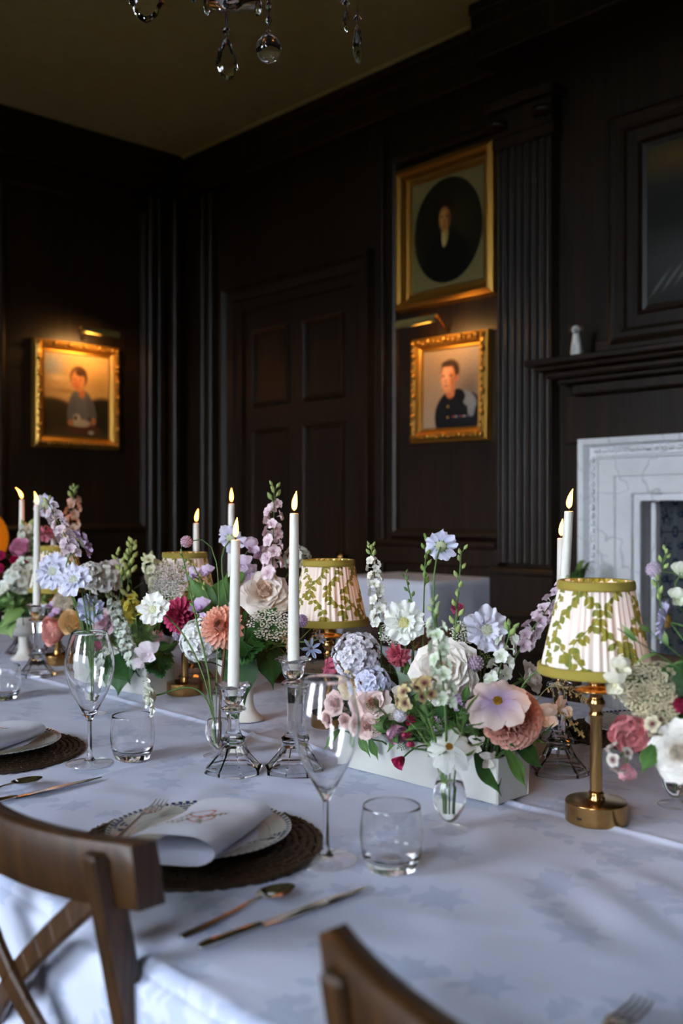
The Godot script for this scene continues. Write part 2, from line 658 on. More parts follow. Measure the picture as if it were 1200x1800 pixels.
func build_room() -> void:
	var f := MB.new()
	span(f, Vector3(XL - 0.4, -0.12, ZN + 0.2), Vector3(XR + 0.9, 0.0, ZF - 0.2), 0.0)
	var floor_ := struct("floor", f.mesh(), M.boards)
	# floor boards as far as they can be picked apart
	var bm := boxmesh(Vector3.ZERO, Vector3(0.15, 0.012, 2.4), 0.002)
	var n := 0
	for a in 14:
		for b in 2:
			pieces("floor_board", bm, M.boards, floor_, Transform3D(Basis.IDENTITY, Vector3(-0.55 + a * 0.153, 0.004, -2.6 + b * 2.41 + (a % 3) * 0.3)), n)
			n += 1
	var c := MB.new()
	span(c, Vector3(XL - 0.4, H, ZN + 0.2), Vector3(XR + 0.4, H + 0.15, ZF - 0.2), 0.0)
	struct("ceiling", c.mesh(), M.plaster)
	# fireplace wall with its opening
	var r := MB.new()
	span(r, Vector3(XR, 0, ZF - 0.2), Vector3(XR + 0.4, H, -2.03), 0.0)
	span(r, Vector3(XR, 1.30, -2.03), Vector3(XR + 0.4, H, -0.95), 0.0)
	span(r, Vector3(XR, 0, -0.95), Vector3(XR + 0.4, H, ZN + 0.2), 0.0)
	span(r, Vector3(XR + 0.4, 0, -2.3), Vector3(XR + 0.6, 1.6, -0.7), 0.0)
	var wr := struct("wall_right", r.mesh(), M.oak)
	var fb := MB.new()
	span(fb, Vector3(XL - 0.4, 0, ZF - 0.2), Vector3(XR + 0.4, H, ZF), 0.0)
	var wf := struct("wall_far", fb.mesh(), M.oak)
	var nb := MB.new()
	span(nb, Vector3(XL - 0.4, 0, ZN), Vector3(XR + 0.4, H, ZN + 0.2), 0.0)
	struct("wall_near", nb.mesh(), M.oak)
	# window wall: two tall sashes
	var wins := [[-2.85, -1.35], [0.2, 1.4]]
	var sill := 1.2
	var head := 3.2
	var l := MB.new()
	var zs := [ZF - 0.2, wins[0][0], wins[0][1], wins[1][0], wins[1][1], ZN + 0.2]
	for k in 5:
		if k % 2 == 0:
			span(l, Vector3(XL - 0.4, 0, zs[k]), Vector3(XL, H, zs[k + 1]), 0.0)
		else:
			span(l, Vector3(XL - 0.4, 0, zs[k]), Vector3(XL, sill, zs[k + 1]), 0.0)
			span(l, Vector3(XL - 0.4, head, zs[k]), Vector3(XL, H, zs[k + 1]), 0.0)
	struct("wall_left", l.mesh(), M.oak)
	for k in 2:
		var z0: float = wins[k][0]
		var z1: float = wins[k][1]
		var fr := MB.new()
		var zc := (z0 + z1) / 2
		var yc := (sill + head) / 2
		fr.frame(Vector3(XL - 0.3, yc, zc), Vector3(0, 0, 1), Vector3.UP, Vector3(1, 0, 0), (z1 - z0) / 2 - 0.06, (head - sill) / 2 - 0.06, [Vector2(0, 0), Vector2(0, 0.05), Vector2(0.06, 0.05), Vector2(0.06, 0.0), Vector2(0, 0)])
		var w := struct("window_%d" % (k + 1), fr.mesh(), M.trough)
		var bars := MB.new()
		span(bars, Vector3(XL - 0.3, sill, zc - 0.014), Vector3(XL - 0.26, head, zc + 0.014), 0.002)
		for e in [0.25, 0.5, 0.75]:
			var y := lerpf(sill, head, e)
			span(bars, Vector3(XL - 0.3, y - 0.014, z0), Vector3(XL - 0.26, y + 0.014, z1), 0.002)
		part("glazing_bars", bars.mesh(), M.trough, w)
		for a in 2:
			for b in 4:
				var p := MB.new()
				span(p, Vector3(XL - 0.282, lerpf(sill, head, b * 0.25) + 0.014, lerpf(z0, z1, a * 0.5) + 0.014), Vector3(XL - 0.278, lerpf(sill, head, b * 0.25 + 0.25) - 0.014, lerpf(z0, z1, a * 0.5 + 0.5) - 0.014), 0.0)
				part("pane", p.mesh(), M.pane, w)
		part("sill", boxmesh(Vector3(XL + 0.01, sill - 0.02, zc), Vector3(0.1, 0.04, z1 - z0 + 0.1)), M.oak, w)
	# cornice, breaking forward over the chimney breast
	var co := MB.new()
	for s in [[3.18, 0.035], [3.24, 0.02], [3.30, 0.045], [3.37, 0.06]]:
		span(co, Vector3(XR - s[1], s[0], ZF), Vector3(XR, H, -2.70), 0.006)
		span(co, Vector3(XR - s[1] - 0.155, s[0], -2.73), Vector3(XR, H, -0.25), 0.006)
		span(co, Vector3(XL, s[0], ZF), Vector3(XR, H, ZF + s[1]), 0.006)
	struct("trim_1", co.mesh(), M.oak)
	var bead := MB.new()
	span(bead, Vector3(XR - 0.075, H - 0.014, ZF), Vector3(XR, H, -2.72), 0.004)
	struct("trim_2", bead.mesh(), M.plaster)
	var sk := MB.new()
	span(sk, Vector3(XR - 0.03, 0, ZF), Vector3(XR, 0.22, -2.4), 0.006)
	struct("baseboard_right", sk.mesh(), M.oak)
	var sf := MB.new()
	span(sf, Vector3(XL, 0, ZF), Vector3(XR, 0.22, ZF + 0.03), 0.006)
	struct("baseboard_far", sf.mesh(), M.oak)
	# dado rail and panels on the fireplace wall
	var dr := MB.new()
	span(dr, Vector3(XR - 0.035, 1.0, -3.52), Vector3(XR, 1.09, -2.72), 0.008)
	span(dr, Vector3(XR - 0.05, 1.09, -3.52), Vector3(XR, 1.115, -2.72), 0.006)
	part("dado_rail", dr.mesh(), M.oak, wr)
	panel(wr, true, -3.03, 2.05, 0.30, 0.88, M.oak, false)
	panel(wr, true, -3.03, 0.62, 0.30, 0.27, M.oak)
	var stile := MB.new()
	span(stile, Vector3(XR - 0.03, 0.2, -3.53), Vector3(XR, 3.1, -3.42), 0.004)
	part("stile", stile.mesh(), M.oak, wr)
	# door in the same wall, its architrave and six panels
	var ar := MB.new()
	ar.frame(Vector3(XR, 1.2, -4.08), Vector3(0, 0, 1), Vector3.UP, Vector3(-1, 0, 0), 0.46, 1.2, [Vector2(0.0, 0.0), Vector2(0.0, 0.035), Vector2(0.05, 0.035), Vector2(0.06, 0.055), Vector2(0.11, 0.06), Vector2(0.13, 0.085), Vector2(0.15, 0.085), Vector2(0.15, 0.0)], true)
	struct("trim_3", ar.mesh(), M.oak)
	var dleaf := MB.new()
	span(dleaf, Vector3(XR - 0.012, 0.0, -4.54), Vector3(XR + 0.01, 2.4, -3.62), 0.003)
	var door := struct("door_1", dleaf.mesh(), M.oak)
	for a in 2:
		for b in [[0.5, 0.34], [1.34, 0.38], [2.06, 0.22]]:
			var zc := -4.30 + a * 0.44
			var m := MB.new()
			m.frame(Vector3(XR - 0.012, b[0], zc), Vector3(0, 0, 1), Vector3.UP, Vector3(-1, 0, 0), 0.13, b[1] - 0.03, [Vector2(0.0, 0.0), Vector2(0.006, 0.016), Vector2(0.022, 0.022), Vector2(0.03, 0.0)])
			m.face([Vector3(XR - 0.013, b[0] - b[1] + 0.03, zc - 0.13), Vector3(XR - 0.013, b[0] + b[1] - 0.03, zc - 0.13), Vector3(XR - 0.013, b[0] + b[1] - 0.03, zc + 0.13), Vector3(XR - 0.013, b[0] - b[1] + 0.03, zc + 0.13)], Vector3(XR + 1, b[0], zc))
			part("door_panel", m.mesh(), M.oak, door)
	var hd := MB.new()
	hd.lathe([Vector2(0, 0), Vector2(0.012, 0), Vector2(0.012, 0.03), Vector2(0.028, 0.045), Vector2(0.028, 0.06), Vector2(0, 0.07)], 14)
	part("door_knob", hd.mesh(true), M.brass, door, Transform3D(Basis(Vector3.BACK, PI / 2), Vector3(XR - 0.012, 1.02, -3.69)))
	# far wall: tall framed panels, narrow strips towards the corner, a dado
	for q in [[2.78, 0.42], [1.62, 0.48], [0.4, 0.48]]:
		panel(wf, false, q[0], 2.1, q[1], 0.92, M.oak, false)
		panel(wf, false, q[0], 0.58, q[1], 0.28, M.oak)
	var strips := MB.new()
	for q in [[3.24, 0.05], [3.31, 0.035], [3.40, 0.07]]:
		span(strips, Vector3(q[0], 0.1, ZF), Vector3(q[0] + 0.045, 3.15, ZF + q[1]), 0.008)
	part("corner_pilaster", strips.mesh(), M.oak, wf)
	var dr2 := MB.new()
	span(dr2, Vector3(XL, 0.95, ZF), Vector3(3.2, 1.02, ZF + 0.03), 0.006)
	part("dado_rail", dr2.mesh(), M.oak, wf)
	var cp := MB.new()
	for q in [[-4.98, 0.04], [-4.87, 0.06]]:
		span(cp, Vector3(XR - q[1], 0.1, q[0]), Vector3(XR, 3.15, q[0] + 0.06), 0.008)
	part("corner_pilaster", cp.mesh(), M.oak, wr)
	pilaster(-2.69, -2.41, "trim_4")

# ------------------------------------------------------------------ fireplace
func build_fireplace() -> void:
	var ex := Vector3(0, 0, 1)
	var ez := Vector3(-1, 0, 0)
	var zc := -1.49
	var fp := thing("fireplace", "white veined marble chimneypiece with carved egg border round a tiled hearth opening", "fireplace", Vector3(XR, 0, zc))
	var s := MB.new()
	var prof := [Vector2(0.0, -0.06), Vector2(0.0, 0.014), Vector2(0.016, 0.014), Vector2(0.016, 0.006), Vector2(0.03, 0.006), Vector2(0.03, 0.03), Vector2(0.095, 0.03), Vector2(0.1, 0.042), Vector2(0.165, 0.042), Vector2(0.17, 0.05), Vector2(0.175, 0.05), Vector2(0.186, 0.024), Vector2(0.218, 0.024), Vector2(0.228, 0.062), Vector2(0.25, 0.066), Vector2(0.25, 0.0)]
	s.frame(Vector3(0, 0.647, 0), ex, Vector3.UP, ez, 0.54, 0.647, prof, true)
	part("marble_surround", s.mesh(), M.marble, fp)
	var egg := MB.new()
	egg.ball(Vector3.ZERO, Vector3(0.014, 0.015, 0.011), 8, 5)
	var em := egg.mesh(true)
	var n := 0
	for k in 46:
		pieces("carved_egg", em, M.marble, fp, Transform3D(Basis.IDENTITY, Vector3(-0.033, 0.02 + k * 0.032, -0.742)), n)
		n += 1
	for k in 46:
		pieces("carved_egg", em, M.marble, fp, Transform3D(Basis(Vector3.RIGHT, PI / 2), Vector3(-0.033, 1.497, -0.72 + k * 0.032)), n)
		n += 1
	# the opening: inner slips, cheeks of blue and white tiles, dark back
	var inside := MB.new()
	span(inside, Vector3(0.39, 0, -0.53), Vector3(0.398, 1.29, 0.53), 0.0)
	part("fireback", inside.mesh(), M.soot, fp)
	var tm := []
	for k in 3:
		tm.append(tile_picture(k))
	n = 0
	for side in [-1.0, 1.0]:
		var lip := MB.new()
		span(lip, Vector3(0.06, 0, side * 0.538), Vector3(0.1, 1.29, side * 0.515), 0.004)
		part("inner_slip", lip.mesh(), M.marble, fp)
		for b in 10:
			for a in 2:
				pieces("tile", tile_mesh(), tm[(a * 2 + b * 5 + a * b) % 3], fp, Transform3D(Basis(Vector3.UP, PI / 2), Vector3(0.168 + a * 0.13, 0.065 + b * 0.13, side * 0.53)), n)
				n += 1
	# wooden mantel shelf with stepped mouldings
	var sh := thing("mantel_shelf", "dark oak mantel shelf with stepped mouldings above the marble fireplace", "mantel", Vector3(XR, 1.53, zc))
	var m := MB.new()
	span(m, Vector3(-0.235, 0.305, -0.935), Vector3(0, 0.33, 0.935), 0.006)
	part("shelf_board", m.mesh(), M.oak, sh)
	var m2 := MB.new()
	span(m2, Vector3(-0.21, 0.285, -0.91), Vector3(0, 0.305, 0.91), 0.008)
	span(m2, Vector3(-0.175, 0.255, -0.875), Vector3(0, 0.285, 0.875), 0.01)
	span(m2, Vector3(-0.14, 0.235, -0.84), Vector3(0, 0.255, 0.84), 0.006)
	span(m2, Vector3(-0.10, 0.19, -0.80), Vector3(0, 0.235, 0.80), 0.008)
	part("bed_moulding", m2.mesh(), M.oak, sh)
	var m3 := MB.new()
	span(m3, Vector3(-0.05, 0.0, -0.86), Vector3(0, 0.19, 0.86), 0.004)
	part("frieze", m3.mesh(), M.oak, sh)
	# plinth of the overmantel
	var pl := MB.new()
	span(pl, Vector3(-0.05, 0.33, -0.72), Vector3(0, 0.41, 0.72), 0.006)
	part("overmantel_plinth", pl.mesh(), M.oak, sh)
	build_dog(Vector3(XR - 0.12, 1.86, -2.25))

func tile_mesh() -> ArrayMesh:
	if not cache.has("tile"):
		var m := MB.new()
		m.box(Vector3.ZERO, Vector3(0.012, 0.126, 0.126), 0.002)
		for k in m.v.size():
			m.uv[k] = Vector2(m.v[k].z / 0.126 + 0.5, 0.5 - m.v[k].y / 0.126)
		cache.tile = m.mesh()
	return cache.tile

func tile_picture(k: int) -> StandardMaterial3D:
	var im := canvas(128, 128, Color("b3bcc2"))
	var r := RandomNumberGenerator.new()
	r.seed = 40 + k
	var ink := [Color("2a4666"), Color("355a86"), Color("56779c")]
	for e in 4:
		var cx: float = [0.0, 1.0, 0.0, 1.0][e]
		var cy: float = [0.0, 0.0, 1.0, 1.0][e]
		dab(im, cx, cy, 0.2, 0.2, ink[1], 0.3)
		dab(im, cx, cy, 0.1, 0.1, Color("b3bcc2"), 0.3)
	for e in 16:
		var a := r.randf() * TAU
		var d := r.randf_range(0.05, 0.34)
		dab(im, 0.5 + cos(a) * d, 0.5 + sin(a) * d, r.randf_range(0.05, 0.14), r.randf_range(0.02, 0.06), ink[e % 3], 0.5, a)
	dab(im, 0.5, 0.5, 0.09, 0.09, ink[0], 0.4)
	var m := picture(im, 0.22)
	return m

func build_dog(at: Vector3) -> void:
	var d := thing("dog_figurine", "small white and brown china dog sitting up on the left end of the mantel shelf", "figurine", at, 3.6)
	var b := MB.new()
	b.tube([Vector3(-0.012, 0.0, 0), Vector3(-0.012, 0.03, 0), Vector3(-0.004, 0.06, 0), Vector3(0.004, 0.085, 0), Vector3(0.006, 0.104, 0)], [0.022, 0.026, 0.021, 0.016, 0.013], 12)
	b.ball(Vector3(-0.018, 0.016, 0.016), Vector3(0.02, 0.018, 0.011), 10, 6)
	b.ball(Vector3(-0.018, 0.016, -0.016), Vector3(0.02, 0.018, 0.011), 10, 6)
	for s in [-1, 1]:
		b.tube([Vector3(0.008, 0.06, s * 0.01), Vector3(0.017, 0.03, s * 0.011), Vector3(0.018, 0.004, s * 0.011)], [0.009, 0.0065, 0.006], 8)
		b.ball(Vector3(0.022, 0.004, s * 0.011), Vector3(0.009, 0.005, 0.006), 8, 4)
	part("body", b.mesh(), M.china, d)
	var h := MB.new()
	h.ball(Vector3(0.01, 0.116, 0), Vector3(0.019, 0.018, 0.019), 12, 8)
	h.tube([Vector3(0.014, 0.113, 0), Vector3(0.028, 0.109, 0), Vector3(0.036, 0.108, 0)], [0.012, 0.009, 0.006], 10)
	part("head", h.mesh(), M.china, d)
	var brown := mat(Color("5d351a"), 0.35)
	for s in [-1, 1]:
		var e := MB.new()
		e.tube([Vector3(0.008, 0.131, s * 0.01), Vector3(0.006, 0.129, s * 0.02), Vector3(0.01, 0.117, s * 0.025), Vector3(0.013, 0.108, s * 0.024)], [0.006, 0.0095, 0.009, 0.004], 8, 0.55)
		part("ear", e.mesh(), brown, d)
	var t := MB.new()
	t.tube([Vector3(-0.03, 0.006, 0), Vector3(-0.045, 0.008, 0.01), Vector3(-0.05, 0.02, 0.016)], [0.005, 0.004, 0.002], 8)
	part("tail", t.mesh(), brown, d)
	var nz := MB.new()
	nz.ball(Vector3(0.041, 0.11, 0), Vector3(0.003, 0.003, 0.004), 8, 4)
	for s in [-1, 1]:
		nz.ball(Vector3(0.023, 0.12, s * 0.008), Vector3(0.0022, 0.0026, 0.0022), 8, 4)
	part("eyes_and_nose", nz.mesh(), M.dark, d)

# ------------------------------------------------------------------ pictures
func portrait(kind: int) -> StandardMaterial3D:
	var im: Image
	if kind == 0:    # a man in a dark coat and white cravat, in a painted oval
		im = canvas(192, 224, Color("1b190a"))
		dab(im, 0.64, 0.42, 0.34, 0.4, Color("2c2612"), 0.9)
		dab(im, 0.5, 0.9, 0.4, 0.4, Color("0b0c08"), 0.15)
		dab(im, 0.34, 0.78, 0.16, 0.26, Color("0b0c08"), 0.2, 0.4)
		dab(im, 0.66, 0.74, 0.16, 0.24, Color("0b0c08"), 0.2, -0.4)
		dab(im, 0.47, 0.53, 0.06, 0.12, Color("a8924e"), 0.3)
		dab(im, 0.45, 0.57, 0.03, 0.09, Color("c4ae6c"), 0.4)
		dab(im, 0.56, 0.6, 0.06, 0.13, Color("0b0c08"), 0.2, 0.3)
		dab(im, 0.37, 0.6, 0.055, 0.14, Color("0b0c08"), 0.2, -0.3)
		dab(im, 0.475, 0.3, 0.13, 0.14, Color("1f1408"), 0.3)
		dab(im, 0.465, 0.385, 0.095, 0.13, Color("b67c38"), 0.3)
		dab(im, 0.44, 0.36, 0.055, 0.1, Color("cf9650"), 0.8)
		dab(im, 0.53, 0.4, 0.035, 0.1, Color("7c4d1f"), 0.8)
		dab(im, 0.428, 0.36, 0.022, 0.01, Color("3a210c"), 0.5)
		dab(im, 0.5, 0.36, 0.022, 0.01, Color("3a210c"), 0.5)
		dab(im, 0.462, 0.4, 0.014, 0.035, Color("8c5823"), 0.8)
		dab(im, 0.465, 0.45, 0.034, 0.009, Color("7c3a20"), 0.6)
		for y in 224:
			for x in 192:
				var e := Vector2((x / 192.0 - 0.5) / 0.475, (y / 224.0 - 0.49) / 0.468).length()
				if e > 1.0:
					im.set_pixel(x, y, im.get_pixel(x, y).lerp(Color("7d7446"), clampf((e - 1.0) * 40.0, 0.0, 1.0)))
	elif kind == 1:  # an officer in a dark high-collared uniform
		im = canvas(180, 216, Color("a08c72"))
		dab(im, 0.2, 0.2, 0.6, 0.6, Color("8d7a62"), 0.9)
		dab(im, 0.85, 0.55, 0.4, 0.4, Color("6f6256"), 0.9)
		dab(im, 0.55, 0.86, 0.34, 0.34, Color("15181d"), 0.08)
		dab(im, 0.86, 0.86, 0.24, 0.3, Color("15181d"), 0.1)
		dab(im, 0.84, 0.66, 0.2, 0.1, Color("7d8486"), 0.3, 0.75)
		dab(im, 0.88, 0.78, 0.08, 0.12, Color("7d8486"), 0.3)
		dab(im, 0.66, 0.6, 0.13, 0.09, Color("12151a"), 0.2, 0.6)
		dab(im, 0.5, 0.55, 0.1, 0.1, Color("b06f48"), 0.3)
		dab(im, 0.5, 0.27, 0.19, 0.16, Color("38271a"), 0.3)
		dab(im, 0.46, 0.37, 0.15, 0.215, Color("c98a60"), 0.25)
		dab(im, 0.42, 0.36, 0.09, 0.17, Color("e0a880"), 0.9)
		dab(im, 0.55, 0.41, 0.07, 0.15, Color("a5653f"), 0.9)
		dab(im, 0.44, 0.185, 0.13, 0.05, Color("38271a"), 0.5)
		dab(im, 0.43, 0.25, 0.1, 0.05, Color("d89c72"), 0.8)
		dab(im, 0.63, 0.37, 0.03, 0.055, Color("b56d48"), 0.4)
		dab(im, 0.37, 0.335, 0.04, 0.012, Color("3a2418"), 0.5)
		dab(im, 0.51, 0.335, 0.04, 0.012, Color("3a2418"), 0.5)
		dab(im, 0.42, 0.4, 0.02, 0.05, Color("a8653f"), 0.8)
		dab(im, 0.425, 0.465, 0.055, 0.012, Color("8e4632"), 0.6)
		for e in [[0.46, 0.73], [0.46, 0.87], [0.55, 0.58]]:
			dab(im, e[0], e[1], 0.022, 0.018, Color("b08a3e"), 0.3)
		for e in 6:
			dab(im, 0.56 + e * 0.05, 0.865, 0.024, 0.012, [Color("93413a"), Color("b5ab90"), Color("4a5878")][e % 3], 0.2)
	elif kind == 2:  # a seated figure in a grey-blue shirt with a small dog, moor and sky behind
		im = canvas(180, 200, Color("c7a062"))
		dab(im, 0.1, 0.15, 0.3, 0.2, Color("9aa0a0"), 0.9)
		dab(im, 0.2, 0.3, 0.2, 0.06, Color("e0bf85"), 0.8)
		dab(im, 0.85, 0.35, 0.25, 0.2, Color("b08d4a"), 0.9)
		dab(im, 0.3, 0.45, 0.3, 0.04, Color("a8884e"), 0.8)
		dab(im, 0.1, 0.8, 0.5, 0.28, Color("3d3218"), 0.2)
		dab(im, 0.9, 0.78, 0.35, 0.3, Color("2c2715"), 0.2)
		dab(im, 0.5, 1.0, 0.7, 0.14, Color("4d3c20"), 0.4)
		dab(im, 0.56, 0.62, 0.2, 0.22, Color("66655f"), 0.15)
		dab(im, 0.42, 0.66, 0.07, 0.17, Color("605f5a"), 0.2, 0.25)
		dab(im, 0.73, 0.66, 0.07, 0.18, Color("5a5954"), 0.2, -0.3)
		dab(im, 0.58, 0.47, 0.06, 0.07, Color("b5713c"), 0.3)
		dab(im, 0.53, 0.27, 0.15, 0.15, Color("4a3018"), 0.25)
		dab(im, 0.52, 0.31, 0.12, 0.155, Color("d08c55"), 0.25)
		dab(im, 0.49, 0.36, 0.07, 0.07, Color("c4714a"), 0.8)
		dab(im, 0.56, 0.21, 0.1, 0.06, Color("4a3018"), 0.4)
		dab(im, 0.47, 0.3, 0.022, 0.009, Color("4a2c18"), 0.5)
		dab(im, 0.56, 0.3, 0.022, 0.009, Color("4a2c18"), 0.5)
		dab(im, 0.51, 0.4, 0.03, 0.008, Color("8e3f2c"), 0.5)
		dab(im, 0.6, 0.9, 0.3, 0.08, Color("57321a"), 0.3)
		dab(im, 0.55, 0.83, 0.2, 0.06, Color("b3a384"), 0.3)
		dab(im, 0.5, 0.77, 0.07, 0.06, Color("b8a98c"), 0.3)
		dab(im, 0.48, 0.77, 0.025, 0.03, Color("20180f"), 0.3)
		dab(im, 0.4, 0.83, 0.06, 0.05, Color("b0733f"), 0.4)
		dab(im, 0.76, 0.8, 0.05, 0.06, Color("b0733f"), 0.4)
		dab(im, 0.72, 0.94, 0.06, 0.03, Color("a39a86"), 0.4)
	else:            # a dark landscape
		im = canvas(256, 160, Color("232420"))
		dab(im, 0.2, 0.1, 0.5, 0.18, Color("5a4a1e"), 0.8)
		dab(im, 0.7, 0.15, 0.4, 0.2, Color("4b401f"), 0.8)
		dab(im, 0.3, 0.42, 0.6, 0.16, Color("151710"), 0.5)
		dab(im, 0.25, 0.75, 0.5, 0.25, Color("3b3d3a"), 0.8)
		for e in 7:
			dab(im, 0.05 + e * 0.05, 0.88 - e * 0.03, 0.09, 0.014, Color("6a6c68"), 0.7, -0.9)
		dab(im, 0.8, 0.6, 0.3, 0.3, Color("181a12"), 0.6)
	grainy(im, 0.1, 0.12)
	return picture(im, 0.35)

# a picture at "o" (centre of its back), half sizes of the canvas, facing ez
func framed(called: String, label: String, o: Vector3, ex: Vector3, ez: Vector3, hw: float, hh: float, prof: Array, fm: Material, pic: Material, bumps: float) -> Node3D:
	var t := thing(called, label, "picture", o + Vector3.UP * -(hh + 0.06))
	var up := Vector3.UP * (hh + 0.06)
	var m := MB.new()
	m.frame(up, ex, Vector3.UP, ez, hw, hh, prof)
	part("frame", m.mesh(), fm, t)
	var c := MB.new()
	var d := ez * 0.012
	c.face([up + d - ex * hw - Vector3.UP * hh, up + d + ex * hw - Vector3.UP * hh, up + d + ex * hw + Vector3.UP * hh, up + d - ex * hw + Vector3.UP * hh], up - ez, [Vector2(0, 1), Vector2(1, 1), Vector2(1, 0), Vector2(0, 0)])
	part("canvas", c.mesh(), pic, t)
	if bumps > 0.0:  # carved leafwork along the frame
		var b := MB.new()
		var w: float = (prof[prof.size() - 1] as Vector2).x * 0.62
		for s in 4:
			var hor := s % 2 == 0
			var l := (hw if hor else hh) + w
			var n := int(l * 2.0 / bumps)
			for k in n + 1:
				var e := lerpf(-l, l, float(k) / n)
				var sgn := 1.0 if s < 2 else -1.0
				var q := (ex * e + Vector3.UP * sgn * (hh + w)) if hor else (ex * sgn * (hw + w) + Vector3.UP * e)
				var big := 1.35 if k % 3 == 0 else 0.85
				b.ball(up + q + ez * 0.042 + (ex + Vector3.UP) * 0.004 * sin(k * 2.3), Vector3(0.011, 0.011, 0.011) * big * (bumps / 0.03), 7, 4)
		part("carving", b.mesh(), fm, t)
	return t

func picture_light(label: String, at: Vector3, ex: Vector3, ez: Vector3, back: float, aim: Vector3, e: float) -> void:
	var t := thing("picture_light", label, "picture light", at)
	var m := MB.new()
	# a half-round trough open below
	m.grid(1, 10, func(u, w):
		var a: float = lerpf(-1.35, 2.7, w)
		return ex * lerpf(-0.12, 0.12, u) + Vector3.UP * sin(a) * 0.018 + ez * cos(a) * 0.018)
	for s in [-0.12, 0.12]:
		m.lathe([Vector2(0, 0), Vector2(0.018, 0), Vector2(0.018, 0.003), Vector2(0, 0.003)], 12)
	part("shade", m.mesh(), M.dull_brass, t)
	var arm := MB.new()
	arm.tube([Vector3.UP * 0.018, Vector3.UP * 0.045 - ez * back * 0.3, Vector3.UP * 0.04 - ez * back * 0.7, -ez * back - Vector3.UP * 0.02], [0.005, 0.005, 0.005, 0.006], 8)
	part("arm", arm.mesh(), M.brass, t)
	var tube := MB.new()
	tube.tube([ex * -0.09, ex * 0.09], [0.006, 0.006], 8)
	part("lamp_tube", tube.mesh(), glow(Color(1.0, 0.62, 0.28), 0.3), t)
	var a := AreaLight3D.new()
	a.name = "picture_light_glow"
	a.area_size = Vector2(0.18, 0.02)
	a.light_color = Color(1.0, 0.74, 0.44)
	a.light_energy = e
	a.shadow_enabled = true
	t.add_child(a)
	a.position = Vector3.UP * -0.02
	a.look_at_from_position(at + Vector3.UP * -0.012, aim, Vector3.UP)
	a.position = Vector3.UP * -0.012

func build_pictures() -> void:
	var zr := Vector3(0, 0, 1)
	var nx := Vector3(-1, 0, 0)
	var wide := [Vector2(0, 0.008), Vector2(0.01, 0.02), Vector2(0.018, 0.02), Vector2(0.022, 0.014), Vector2(0.034, 0.018), Vector2(0.044, 0.05), Vector2(0.058, 0.062), Vector2(0.07, 0.055), Vector2(0.08, 0.05), Vector2(0.085, 0.0)]
	var orn := [Vector2(0, 0.008), Vector2(0.006, 0.018), Vector2(0.014, 0.016), Vector2(0.02, 0.022), Vector2(0.03, 0.038), Vector2(0.045, 0.042), Vector2(0.056, 0.032), Vector2(0.065, 0.03), Vector2(0.068, 0.0)]
	framed("oval_portrait", "large gilt-framed portrait of a man in a dark coat within a painted oval", Vector3(XR - 0.005, 2.55, -3.015), zr, nx, 0.215, 0.255, wide, M.gilt, portrait(0), 0.0)
	var p2 := framed("officer_portrait", "small ornate gilt-framed portrait of a man in dark uniform, hanging below the oval portrait", Vector3(XR - 0.005, 1.82, -3.0), zr, nx, 0.165, 0.18, orn, M.gilt, portrait(1), 0.03)
	p2.rotation.x = 0.015
	picture_light("brass picture light arching over the small uniform portrait", Vector3(XR - 0.22, 2.105, -3.02), zr, nx, 0.215, Vector3(XR, 1.84, -3.0), 0.021)
	framed("seated_portrait", "gilt-framed portrait of a seated figure in a grey shirt on the far wall", Vector3(2.78, 1.908, ZF + 0.005), Vector3(1, 0, 0), Vector3(0, 0, 1), 0.2, 0.232, orn, M.gilt, portrait(2), 0.03)
	picture_light("brass picture light above the seated portrait on the far wall", Vector3(2.82, 2.25, ZF + 0.2), Vector3(1, 0, 0), Vector3(0, 0, 1), 0.195, Vector3(2.78, 1.98, ZF), 0.03)
	var over := [Vector2(0, 0.008), Vector2(0.02, 0.012), Vector2(0.03, 0.03), Vector2(0.036, 0.022), Vector2(0.08, 0.022), Vector2(0.086, 0.04), Vector2(0.1, 0.052), Vector2(0.12, 0.052), Vector2(0.13, 0.06), Vector2(0.145, 0.05), Vector2(0.145, 0.0)]
	framed("overmantel_picture", "dark landscape painting in a moulded oak frame above the mantel shelf", Vector3(XR - 0.002, 2.36, -1.47), zr, nx, 0.53, 0.305, over, M.oak, portrait(3), 0.0)

